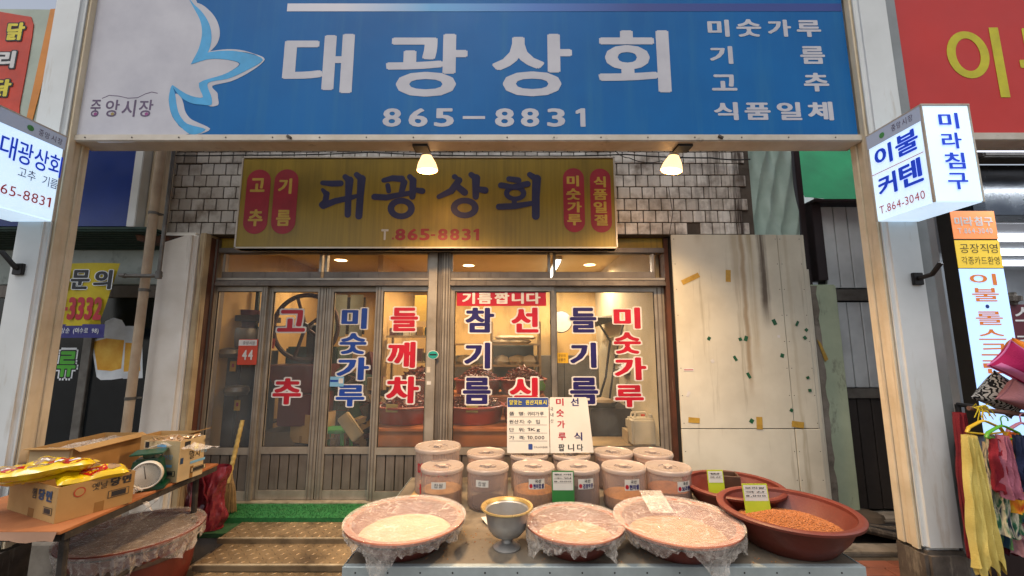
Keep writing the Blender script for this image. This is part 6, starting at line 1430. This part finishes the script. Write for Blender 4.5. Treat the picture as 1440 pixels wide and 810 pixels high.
def zebra():
    s = NT('zebra_plush'); w = s.n('ShaderNodeTexWave'); w.inputs['Scale'].default_value = 19; w.inputs['Distortion'].default_value = 9; w.inputs['Detail'].default_value = 1.5; w.inputs['Detail Scale'].default_value = 1.6
    s.l(s.pos((1, 1, 1.6)), w.inputs['Vector']); s.l(s.ramp(w.outputs['Fac'], .42, .55, lin('#0d0c0c'), lin('#b0aca4')), s.p.inputs['Base Color']); s.p.inputs['Roughness'].default_value = .95; return s.m
m_pink = cloth('hot_pink_plush', '#b01458', '#9a104c'); m_or2 = cloth('orange_plush', '#d87a14')
ct, P = cushion(1441, 517, .30, .17, .55, GD - .08, m_pink, 'hot pink cushion on top of the cushion pile', cloth('light_pink_trim', '#d87aae'))
b = MB(); b.grid(lambda u, v: P(.03 + .94 * u, .03 + .22 * v, 1) + Vector((0, -.003, 0)), 20, 6, bpy.data.materials['light_pink_trim']); b.build('pink_band', ct)
b = MB(); b.grid(lambda u, v: P(.62 + .22 * u * (.4 + .6 * sin(pi * v)), .4 + .3 * v, 1) + Vector((0, -.004, 0)), 8, 8, m_foam); b.build('white_patch', ct)
cushion(1441, 496, .2, .12, .3, GD + .04, m_or2, 'orange cushion behind the hot pink one')
cushion(1410, 555, .24, .19, .5, GD + .06, zebra(), 'zebra striped plush cushion below the pink one')
cushion(1444, 560, .25, .14, .45, GD - .03, cloth('mauve_plush', '#9c6a72'), 'dusty mauve cushion beside the zebra striped one')
t = thing('goods_stand', 'dark stand carrying the cushion pile behind the clothes rail', 'stand', (2.85, 2.75, 0))
b = MB(); b.box(2.62, 3.5, 2.50, 2.95, W(0, 592, 2.5).z - .2, W(0, 592, 2.5).z - .17, m_black); b.box(2.66, 2.7, 2.55, 2.6, 0, W(0, 592, 2.5).z - .21, m_black); b.box(3.4, 3.44, 2.55, 2.6, 0, W(0, 592, 2.5).z - .21, m_black); b.box(2.66, 3.44, 2.9, 2.94, 0, W(0, 592, 2.5).z - .21, m_black); b.build('frame', t)

# =================================================================== INSIDE THE SHOP
m_cp = mat('machine_green', '#1d4034', .5, c2='#142e26', sc=3); m_mach = mat('dark_machine_steel', '#3a3330', .5, .4, c2='#26201e', sc=5, bump=.2); m_dred = mat('dark_red_enamel', '#5a1a1c', .45, c2='#451416', sc=4); m_iron = mat('brown_iron_wheel', '#4a2f26', .6, .3)
m_stn = mat('stainless_panel', '#7f7a70', .35, .7, c2='#6a655c', sc=3, bump=.05); m_shelf = mat('pale_shelf_board', '#9d8358', .7, c2='#8a7148', sc=4)
FI = FL
t = thing('roasting_machine', 'tall dark roasting machine with yellow warning labels behind the left fixed door', 'machine', (-2.45, 4.3, FI))
a0, a1 = W(292, 500, 4.3).x, W(352, 500, 4.3).x
b = MB(); b.box(a0, a1, 4.15, 4.6, FI, W(0, 490, 4.15).z, m_mach); b.build('cabinet', t, bevel=.02)
b = MB(); b.lathe([(.0, 0), (.19, 0), (.21, .1), (.2, .2), (.0, .22)], ((a0 + a1) / 2, 4.4, W(0, 490, 4.15).z + .01), m_stn, 28); b.build('drum', t)
b = MB(); b.lathe([(.0, 0), (.08, 0), (.13, .2), (.0, .21)], ((a0 + a1) / 2 + .08, 4.4, W(0, 473, 4.2).z + .08), m_dred, 24); b.build('hopper', t)
b = MB(); b.box(a0 - .1, a1 + .12, 4.2, 4.6, W(0, 452, 4.3).z, W(0, 444, 4.3).z, m_mach); b.lathe([(.0, .0), (.06, .01), (.04, .05), (.0, .06)], ((a0 + a1) / 2 + .15, 4.4, W(0, 444, 4.3).z), m_mach, 16); b.build('top_tray', t)
for px, py in ((327, 515), (333, 570)):
    q = W(px, py, 4.14); b = MB(); b.rect(front(4.146), q.x - .03, q.z - .05, q.x + .03, q.z + .05, m_ylw, .001); b.rect(front(4.146), q.x - .012, q.z - .01, q.x + .012, q.z + .025, m_vred, .002); b.build('warning_label', t)
b = MB(); b.lathe([(.0, .0), (.09, .0), (.11, .04), (.1, .08), (.0, .1)], (W(318, 500, 4.1).x, 4.12, W(0, 503, 4.1).z), m_stn, 20); b.lathe([(.0, .0), (.09, .0), (.11, .04), (.1, .08), (.0, .1)], (W(330, 560, 4.1).x, 4.12, W(0, 556, 4.1).z), m_stn, 20); b.build('flour_catch', t)
t = thing('storage_rack', 'green angle iron rack behind the left fixed door', 'rack', (-2.4, 4.7, FI))
for px in (352, 368):
    q = W(px, 500, 4.45).x; b = MB(); b.box(q, q + .035, 4.45, 4.48, FI, 2.1, m_cp); z = FI + .1
    b.build('upright', t)
for py in (462, 530, 602): z = W(0, py, 4.45).z; b = MB(); b.box(W(322, 500, 4.5).x, W(376, 500, 4.5).x, 4.485, 4.9, z, z + .02, m_mach); b.build('shelf', t)
t = thing('flour_mill', 'grain mill with a large spoked flywheel and dark red hopper behind the red letters', 'machine', (-2.0, 4.4, FI))
wc = W(430, 460, 4.3); Rw = .335
b = MB(); N = 56; b.tube([(wc.x + Rw * cos(2 * pi * i / N), wc.y, wc.z + Rw * sin(2 * pi * i / N)) for i in range(N + 1)], .024, m_iron, 8, caps=False)
for k in range(5): a = k * 2 * pi / 5 + .5; b.tube([(wc.x + .03 * cos(a), wc.y, wc.z + .03 * sin(a)), (wc.x + Rw * cos(a + .15), wc.y, wc.z + Rw * sin(a + .15))], .018, m_iron, 8)
b.tube([(wc.x, wc.y - .05, wc.z), (wc.x, wc.y + .3, wc.z)], .045, m_mach, 14); b.build('flywheel', t)
b = MB(); b.box(wc.x - .25, wc.x + .3, 4.4, 4.85, FI + .5, wc.z - .2, m_cp); b.box(wc.x - .02, wc.x + .1, 4.35, 4.7, FI, wc.z + .02, m_mach); b.build('frame', t, bevel=.02)
hq = W(425, 515, 4.25); b = MB(); b.hexa([(hq.x - .1, 4.05, hq.z - .25), (hq.x + .22, 4.05, hq.z - .25), (hq.x + .22, 4.4, hq.z - .25), (hq.x - .1, 4.4, hq.z - .25), (hq.x - .28, 4.0, hq.z + .02), (hq.x + .3, 4.0, hq.z + .02), (hq.x + .3, 4.5, hq.z + .02), (hq.x - .28, 4.5, hq.z + .02)], m_dred)
b.box(hq.x - .1, hq.x + .28, 4.03, 4.4, hq.z - .55, hq.z - .255, m_dred); b.build('hopper', t, bevel=.01)
b = MB(); qq = W(384, 490, 4.3); b.lathe([(.0, 0), (.06, 0), (.065, .1), (.0, .1)], (qq.x, 4.2, qq.z), m_orange, 20); b.box(qq.x - .06, qq.x + .06, 4.15, 4.3, FI, qq.z - .02, m_stn); b.build('red_cap_tank', t)
q = W(424, 598, 4.05)
t, _, _, _ = carton('carton', 'open brown carton standing on sacks under the flour mill', (q.x + .12, 4.0), .35, .26, .3, .26, m_card, z=q.z - .16)
t = thing('grain_sack', 'slumped brown sack beside the open carton inside the shop', 'sack', (W(395, 610, 4.1).x, 4.1, FI))
b = MB(); b.lathe([(.0, .0), (.2, .0), (.26, .12), (.24, .3), (.15, .46), (.0, .5)], (W(395, 610, 4.15).x, 4.2, FI), mat('brown_sacking', '#5f4a33', .9, bump=.7, bs=60), 28, 1.2, .8, wob=.25); b.build('cloth', t)
t = thing('grain_sack', 'dark sack propping up the open carton inside the shop', 'sack', (W(424, 620, 4.3).x, 4.2, FI))
b = MB(); b.lathe([(.0, .0), (.17, .0), (.2, .1), (.19, .3), (.12, q.z - .17 - FI), (.0, q.z - .165 - FI)], (q.x - .0, 4.15, FI), mat('dark_sacking', '#3b3026', .9, bump=.7, bs=60), 28, 1.2, .8, wob=.2); b.build('cloth', t)
m_crate = mat('green_plastic_crate', '#2f8a3a', .45)
q = W(470, 612, 4.1); t = thing('plastic_stool', 'bright green plastic stool low behind the blue letters', 'stool', (q.x, 4.1, FI))
b = MB(); b.box(q.x - .13, q.x + .13, 4.0, 4.26, q.z + .03, q.z + .06, m_crate); b.build('seat', t, bevel=.01)
for sx in (-1, 1):
    for sy in (0, 1): b = MB(); b.tube([(q.x + sx * .1, 4.03 + .2 * sy, q.z + .03), (q.x + sx * .14, 4.01 + .24 * sy, FI)], .018, m_crate, 8); b.build('leg', t)
t = thing('paper_bag', 'folded pale paper bag leaning on the green stool', 'bag', W(493, 605, 4.0))
q = W(493, 600, 3.98); b = MB(); b.obox(q, (.12, .05, .26), (0, radians(-38), 0), m_cardp); b.build('bag', t, bevel=.01)
t = thing('junk_heap', 'dark heap of tools and cloth behind the blue letters', 'heap', (-1.7, 4.6, FI))
b = MB(); r2 = random.Random(8)
for i in range(46):
    c = Vector((W(r2.uniform(470, 535), 540, 4.6).x, 4.4 + r2.uniform(0, .5), FI + r2.uniform(.05, 1.15) * (1 - .3 * r2.random()))); b.obox(c, (r2.uniform(.04, .22), r2.uniform(.04, .2), r2.uniform(.03, .2)), (r2.uniform(-.6, .6), r2.uniform(-.6, .6), r2.uniform(0, 3)), r2.choice([m_mach, m_mach, m_base, m_dred, m_shelf, m_cp]))
b.build('tools', t, bevel=.006, seg=1, kind='stuff')
t = thing('window_unit', 'pale framed inner window high behind the blue letters', 'window', W(485, 440, 5.2))
b = MB(); x0, z0, x1, z1 = RC(466, 470, 512, 418, 5.2); b.box(x0, x1, 5.2, 5.24, z0, z1, m_mach); b.build('frame', t)
for i in range(2): b = MB(); w = (x1 - x0) / 2; b.box(x0 + i * w + .03, x0 + (i + 1) * w - .015, 5.185, 5.198, z0 + .03, z1 - .03, mat('milky_pane', '#a9b0a0', .4)); b.build('pane', t)
# peppers
m_pep = mat('dried_pepper', '#7d2416', .35, c2='#4a140d', sc=30, bump=.3, bs=60, spec=.6)
def peppers(x, y, z, Rr_, h, seed, lab, n=420):
    b = MB(); r2 = random.Random(seed)
    b.lathe([(Rr_, 0), (Rr_ * .7, h * .55), (Rr_ * .35, h * .8), (.0, h * .85)], (x, y, z), m_pep, 24, wob=.1)
    for i in range(n):
        u = math.sqrt(r2.random()) * .97; a = r2.uniform(0, 6.28); c = Vector((x + Rr_ * u * cos(a), y + Rr_ * u * sin(a), z + h * (1 - u ** 1.6) + r2.uniform(-.01, .03)))
        dr = Vector((r2.uniform(-1, 1), r2.uniform(-1, 1), r2.uniform(-.35, .6))).normalized() * r2.uniform(.03, .055); bd = Vector((r2.uniform(-.015, .015), r2.uniform(-.015, .015), r2.uniform(-.005, .015)))
        b.tube([c - dr, c + bd, c + dr], [.009, .0085, .002], m_pep, 5, caps=False)
    return tag(b.build('dried_peppers', loc=(x, y, z)), lab, 'peppers', kind='stuff')
m_redb = mat('bright_red_rubber', '#8f2a1c', .4, c2='#7a2216', sc=3, bump=.1, obj=True); _sv = m_bas; m_bas = m_redb
pt = thing('low_platform', 'orange brown boarded platform carrying the red pepper basins', 'platform', (-.8, 4.4, FI)); m_plat = mat('orange_board', '#a5602c', .6, c2='#8f4f22', sc=2, bump=.1)
pz = W(0, 601, 3.95).z
pa = W(524, 600, 3.92).x
b = MB(); b.box(pa, W(776, 600, 3.92).x, 3.90, 5.3, pz - .03, pz, m_plat); b.build('top_board', pt, bevel=.004)
b = MB(); b.box(pa, W(776, 600, 3.92).x, 3.92, 3.95, FI, pz - .031, m_plat); b.build('front_board', pt)
def pbas(px, py, wpx, d, lab, seed, h=.17):
    q = W(px, py, d); rad = wpx / 2 / FPX * d * 1.0
    z = pz + .001 if d < 4.4 else pz + .001
    basin(q.x, q.y, z, rad, h, 'red rubber basin ' + lab, m_redb, rb=.86); peppers(q.x, q.y, z + h * .7, rad * .85, .15, seed, 'dried red peppers heaped in the basin ' + lab)
pbas(572, 575, 84, 4.27, 'behind the left red letters', 21); pbas(667, 575, 82, 4.27, 'nearest the left edge of the display window', 22)
pbas(742, 575, 70, 4.25, 'behind the blue headed price board', 23)
# raised back row
b = MB(); z2 = pz + .20; b.box(pa + .1, W(776, 600, 3.92).x, 4.62, 5.3, z2 - .03, z2, m_plat); b.box(pa + .1, W(776, 600, 3.92).x, 4.62, 4.65, pz + .002, z2 - .031, m_plat); b.build('back_tier', pt)
_pz = pz; pz = z2
pbas(672, 545, 66, 4.95, 'in the back row behind the navy letters', 24); pbas(735, 545, 66, 4.95, 'in the back row right of the navy letters', 25); pbas(590, 545, 66, 4.95, 'in the back row behind the left doors', 26)
pz = _pz; m_bas = _sv
for px, py, d in ((551, 574, 3.98), (664, 574, 3.98)):
    q = W(px, py, d); b = MB(); b.obox(q, (.11, .003, .075), (0, .03, 0), mat('yellow_note_card', '#a89452', .8)); t = tag(b.build('note_card', loc=q), 'yellowed note card on the rim of the %s pepper basin' % ('left' if px < 600 else 'right'), 'card')
b = MB()
t = thing('bottle_shelf', 'wooden shelf unit with rice sacks and bottles behind the display window', 'shelf', W(720, 600, 5.3))
sx0, sx1 = W(632, 520, 5.5).x, W(758, 520, 5.5).x
for X in (sx0, W(689, 520, 5.5).x, sx1): b = MB(); b.box(X, X + .03, 5.5, 5.85, FI, W(0, 452, 5.5).z, m_shelf); b.build('upright', t)
for py in (483, 513, 548, 585): z = W(0, py, 5.5).z; b = MB(); b.box(sx0, sx1 + .03, 5.49, 5.86, z - .025, z, m_shelf); b.build('shelf_board', t)
b = MB(); b.box(sx0 + .5, sx1 - .05, 5.87, 5.88, FI + .5, W(0, 485, 5.5).z, mat('pale_blue_backing', '#8fa3a8', .6)); b.build('backing', t)
m_rs = mat('white_rice_sack', '#c9b99a', .8, c2='#b8a686', sc=9, bump=.4, bs=40)
for i, (px, k) in enumerate(((707, 0), (727, 0), (716, 1), (734, 1))):
    q = W(px, 482 - 5.5 * k, 5.6); b = MB(); b.lathe([(.0, .0), (.13, .0), (.16, .025), (.13, .05), (.0, .055)], (q.x, 5.66, W(0, 483, 5.5).z + .001 + .055 * k), m_rs, 24, 1.25, .9, wob=.1, seed=i)
    tag(b.build('rice_sack', loc=(q.x, 5.66, q.z)), ['white rice sack on the shelf top, lower left of the four', 'white rice sack on the shelf top, lower right of the four', 'white rice sack on the shelf top, upper left of the four', 'white rice sack on the shelf top, upper right of the four'][i], 'sack', 'rice sacks on the shelf')
m_bot = mat('brown_oil_bottle', '#5a3a22', .2); m_botg = mat('green_glass_jar', '#5f8f3a', .25)
r2 = random.Random(4)
for i in range(11):
    q = W(690 + i * 5.6, 545, 5.56); h = r2.uniform(.13, .2); b = MB(); zb_ = W(0, 548, 5.5).z + .001; b.lathe([(.0, .0), (.025, .0), (.025, h * .6), (.01, h * .8), (.01, h), (.0, h)], (q.x, 5.6, zb_), r2.choice([m_bot, m_dred, m_cp]), 12)
    tag(b.build('oil_bottle', loc=(q.x, 5.6, zb_)), 'small dark oil bottle in the row on the middle shelf behind the window', 'bottle', 'oil bottles in a row on the middle shelf')
for i, px in enumerate((655, 706, 728, 745)):
    q = W(px, 510, 5.6); b = MB(); b.lathe([(.0, .0), (.1, .0), (.13, .04), (.09, .1), (.0, .13)], (q.x, 5.65, W(0, 513, 5.5).z + .001), m_rs if i % 2 else m_cardp, 18, 1, .8, wob=.4, wf=2, seed=i); tag(b.build('goods_bag', loc=(q.x, 5.65, q.z)), ['pale bag on the second shelf, leftmost', 'crumpled bag on the second shelf, second from the left', 'crumpled bag on the second shelf, third from the left', 'pale bag on the second shelf, rightmost'][i], 'bag')
q = W(761, 549, 4.7); t = thing('glass_jar', 'green glass jar with label behind the display window', 'jar', (q.x, 4.7, q.z)); b = MB(); b.lathe([(.0, .0), (.045, .0), (.05, .05), (.03, .09), (.025, .11), (.0, .11)], (q.x, 4.7, q.z), m_botg, 20); b.build('glass', t); b = MB(); b.lathe([(.026, .1), (.026, .12), (.0, .12)], (q.x, 4.7, q.z), m_wht, 16); b.build('lid', t)
q = W(655, 570, 4.55); b = MB()
t = thing('carton', 'pale carton behind the pepper basins at the left of the display window', 'box', W(670, 530, 5.2)); b = MB(); x0, z0, x1, z1 = RC(640, 545, 692, 520, 5.34); b.box(x0, x1, 5.34, 5.45, pz + .2, z1, m_cardp); b.build('body', t, bevel=.004)
# stainless cabinet and right part
t = thing('steel_cabinet', 'tall grey steel cabinet at the back behind the navy letters', 'cabinet', W(660, 600, 6.0)); b = MB(); x0, z0, x1, z1 = RC(640, 500, 693, 430, 6.0); b.box(x0, x1, 6.0, 6.3, FI, z1, m_stn); b.build('body', t, bevel=.01); b = MB(); b.box((x0 + x1) / 2 - .004, (x0 + x1) / 2 + .004, 5.994, 5.999, FI, z1 - .02, m_black); b.build('door_gap', t)
t = thing('steel_cabinet', 'wide grey steel panel cabinet at the back right behind the window', 'cabinet', W(790, 600, 6.1)); b = MB(); x0, z0, x1, z1 = RC(752, 500, 842, 432, 6.1); b.box(x0, x1, 6.1, 6.4, FI, z1, m_stn); b.build('body', t, bevel=.01)
b = MB(); b.box(x0 + .42, x0 + .428, 6.094, 6.099, FI, z1 - .02, m_black); b.build('door_gap', t)
t = thing('work_counter', 'dark work counter with a pan behind the right window letters', 'counter', W(860, 640, 4.6)); b = MB(); x0, x1 = W(832, 600, 4.5).x, W(890, 600, 4.5).x; zc = W(0, 575, 4.5).z
b.box(x0, x1, 4.5, 5.2, FI, zc, m_mach); b.build('body', t, bevel=.01)
t = thing('cooking_pan', 'pan with pale dough standing on the dark work counter', 'pan', W(845, 575, 4.7)); q = (x0 + .16, 4.68, zc + .001)
b = MB(); b.lathe([(.0, .0), (.13, .0), (.17, .06), (.165, .06), (.12, .01)], q, m_stn, 28); b.build('pan', t); b = MB(); b.lathe([(.13, .03), (.1, .08), (.0, .1)], q, m_flour, 20, wob=.3); b.build('dough', t)
t = thing('gas_cylinder', 'cream white cylinder tank behind the counter on the right', 'tank', W(868, 570, 5.3)); q = W(866, 570, 5.4); b = MB(); b.lathe([(.0, .0), (.17, .0), (.2, .03), (.2, .9), (.14, 1.05), (.0, 1.1)], (q.x, 5.4, W(0, 585, 5.4).z - .1), mat('cream_tank', '#b5a888', .5), 28); b.build('tank', t)
cable('hose', [W(835, 445, 4.9), W(858, 480, 4.9), W(852, 530, 4.9), W(840, 572, 4.9)], .014, m_black, 'black hose curving down to the counter behind the right window', 'hose', sag=-.01)
cable('hose', [W(880, 445, 4.8), W(868, 490, 4.8), W(860, 540, 4.8), W(856, 574, 4.8)], .012, m_black, 'second black hose hanging right of the curved one', 'hose', sag=-.01)
t = thing('range_hood', 'dark range hood high behind the right window letters', 'hood', W(870, 445, 5.2)); b = MB(); x0, z0, x1, z1 = RC(830, 470, 906, 448, 5.2); b.hexa([(x0, 5.0, z0), (x1, 5.0, z0), (x1, 5.9, z0), (x0, 5.9, z0), (x0 + .1, 5.3, z1 + .1), (x1 - .0, 5.3, z1 + .3), (x1, 5.9, z1 + .3), (x0 + .1, 5.9, z1 + .1)], m_mach); b.build('hood', t)
t = thing('machine_stack', 'stack of dark steel milling parts at the right of the window', 'machine', W(895, 600, 4.6)); 
for i, (px, py, w_, h_) in enumerate(((894, 600, .2, .3), (898, 555, .16, .22), (893, 520, .2, .12), (897, 490, .12, .16))):
    q = W(px, py, 4.75); b = MB(); b.lathe([(.0, .0), (w_ * .8, .0), (w_, h_ * .5), (w_ * .7, h_), (.0, h_)], (q.x, 4.85, q.z - h_ / 2), m_mach if i % 2 else m_stn, 24); b.build('unit', t)
b = MB(); b.tube([(q.x, 4.85, FI), (q.x, 4.85, q.z)], .05, m_mach, 10); b.build('spine', t)
m_can = mat('white_jerrycan', '#c4bca8', .4, c2='#b3aa94', sc=4, bump=.1)
for px, py, w_, h_, d, lab in ((908, 628, 34, 36, 3.95, 'big white jerrycan low at the right end of the window'), (899, 606, 26, 16, 4.12, 'small white jerrycan with red cap behind the big one')):
    q = W(px, py, d); w = w_ / FPX * d; h = h_ / FPX * d; t = thing('jerrycan', lab, 'jerrycan', (q.x, d, q.z)); b = MB(); b.box(q.x - w / 2, q.x + w / 2, d, d + .16, q.z, q.z + h, m_can); b.build('body', t, bevel=.02, seg=3)
    b = MB(); b.tube([(q.x - w * .3, d + .08, q.z + h), (q.x - w * .25, d + .08, q.z + h + .045), (q.x + w * .15, d + .08, q.z + h + .045), (q.x + w * .2, d + .08, q.z + h)], .012, m_can, 8); b.build('handle', t)
    b = MB(); b.lathe([(.0, .0), (.022, .0), (.022, .03), (.0, .03)], (q.x + w * .36, d + .08, q.z + h), m_orange if w_ < 30 else m_can, 14); b.build('cap', t)
t = thing('window_bench', 'pale bench under the right window carrying the jerrycans', 'bench', (W(890, 640, 4).x, 4.0, FI)); b = MB(); q = W(908, 628.5, 3.95); b.box(W(790, 630, 4).x, XI1 - .02, 3.85, 4.4, q.z - .04, q.z - .002, m_shelf); b.build('top', t); b = MB(); b.box(W(790, 630, 4).x, XI1 - .02, 3.9, 3.93, FI, q.z - .041, m_shelf); b.build('front_board', t)
q = W(899, 606, 4.12); b = MB(); b.box(q.x - .12, q.x + .12, 4.1, 4.3, W(908, 628.5, 3.95).z - .001, q.z - .001, m_cardp); tag(b.build('small_box', loc=(q.x, 4.2, q.z - .1)), 'pale box under the small red capped jerrycan', 'box')
t = thing('wall_clock', 'round pale wall clock on the rear cabinet between the navy letters', 'clock', W(797, 450, 6.0)); q = W(790, 452, 5.98); b = MB(); b.poly([(q.x + .15 * cos(k * pi / 14), q.z + .15 * sin(k * pi / 14)) for k in range(28)], front(6.09), m_wht, 0, thick=.03); b.build('face', t)
b = MB(); b.poly([(q.x + .165 * cos(k * pi / 14), q.z + .165 * sin(k * pi / 14)) for k in range(28)], front(6.095), m_gal, 0, thick=.02); b.build('rim', t)
t = thing('yellow_poster', 'yellow paper sheet on the wall above the left red letters', 'poster', W(593, 430, 4.9)); b = MB(); b.rect(front(4.88), *RC(583, 452, 608, 415, 4.88), flat('paper_yellow', '#c9a546'), 0, thick=.002); b.build('sheet', t)
# lamps in the ceiling of the shop
m_dl = glow('downlight_face', '#ffd9a0', 9.0); m_tl = glow('inner_tube_face', '#f4f0e0', 6.0)
def downlight(x, y, e, label):
    t = thing('ceiling_downlight', label, 'lamp', (x, y, 2.59), 'round downlights in the shop ceiling')
    b = MB(); b.lathe([(.0, -.006), (.075, -.004)], (x, y, 2.598), m_dl, 28); b.build('lamp_face', t); b = MB(); b.lathe([(.076, -.004), (.09, -.008), (.095, -.001)], (x, y, 2.6), m_porc, 28); b.build('ring', t)
    L = bpy.data.lights.new('downlight_light', 'SPOT'); L.spot_size = radians(165); L.spot_blend = .5; L.energy = e; L.color = (1, .72, .42); L.shadow_soft_size = .09; o = bpy.data.objects.new('downlight_light', L); COL.objects.link(o); o.parent = t; o.location = (0, 0, -.03)
DE = 108
q = Wz(659, 374, 2.59); downlight(q.x, q.y, DE, 'round ceiling downlight seen through the transom, nearer the centre post')
q = Wz(829, 373, 2.59); downlight(q.x, q.y, DE, 'round ceiling downlight seen through the transom, at the right')
downlight(-2.2, 5.2, DE * .5, 'round ceiling downlight over the flour mill'); downlight(-1.1, 4.5, DE * .55, 'round ceiling downlight over the left pepper basins')
for i, (px, py, lab) in enumerate(((812, 420, 'slanting inner tube lamp high behind the right window'),)):
    t = thing('tube_lamp', lab, 'lamp', (1.0, 5.3, 2.5)); b = MB(); b.box(.55, .60, 5.0, 6.2, 2.53, 2.56, m_tl); b.build('tube', t); b = MB(); b.box(.53, .62, 4.98, 6.22, 2.562, 2.598, m_wht); b.build('batten', t)
    L = bpy.data.lights.new('tube_light', 'AREA'); L.shape = 'RECTANGLE'; L.size = .06; L.size_y = 1.2; L.energy = 20; L.color = (1, .9, .75); o = bpy.data.objects.new('tube_light', L); COL.objects.link(o); o.parent = t; o.location = Vector((.575, 5.6, 2.51)) - Vector((1.0, 5.3, 2.5))

# shelf of tins behind the left doors
t = thing('tin_shelf', 'wall shelf of tins and boxes above the left pepper basin', 'shelf', W(575, 500, 5.0)); x0, x1 = W(543, 500, 5.0).x, W(606, 500, 5.0).x
for py in (472, 508): z = W(0, py, 5.0).z; b = MB(); b.box(x0, x1, 4.95, 5.2, z - .02, z, m_shelf); b.build('shelf_board', t)
for X in (x0, x1 - .025): b = MB(); b.box(X, X + .025, 4.951, 5.199, W(0, 512, 5).z, W(0, 450, 5).z, m_shelf) if False else b.box(X, X + .025, 5.201, 5.23, FI, W(0, 450, 5).z, m_shelf); b.build('upright', t)
r2 = random.Random(31); names = ['dark red', 'green', 'pale', 'grey', 'brown', 'yellow', 'cream']
cols = [m_dred, m_cp, m_rs, m_stn, m_mach, m_ylw, m_can]
for row, py in (('upper', 472), ('lower', 508)):
    for i in range(6):
        c = (i * 3 + (row == 'lower') * 2) % 7; z = W(0, py, 5.0).z + .001; h = r2.uniform(.09, .18); X = x0 + .06 + i * (x1 - x0 - .12) / 5
        b = MB()
        if i % 2: b.lathe([(.0, .0), (.036, .0), (.037, .004), (.037, h - .004), (.034, h), (.0, h)], (X, 5.05, z), cols[c], 20)
        else: b.box(X - .035, X + .035, 5.01, 5.1, z, z + h, cols[c])
        tag(b.build('tin' if i % 2 else 'packet_box', loc=(X, 5.05, z)), '%s %s, number %s from the left on the %s board of the tin shelf' % (names[c], 'tin' if i % 2 else 'box', ['one', 'two', 'three', 'four', 'five', 'six'][i], row), 'tin' if i % 2 else 'box', 'goods on the tin shelf')
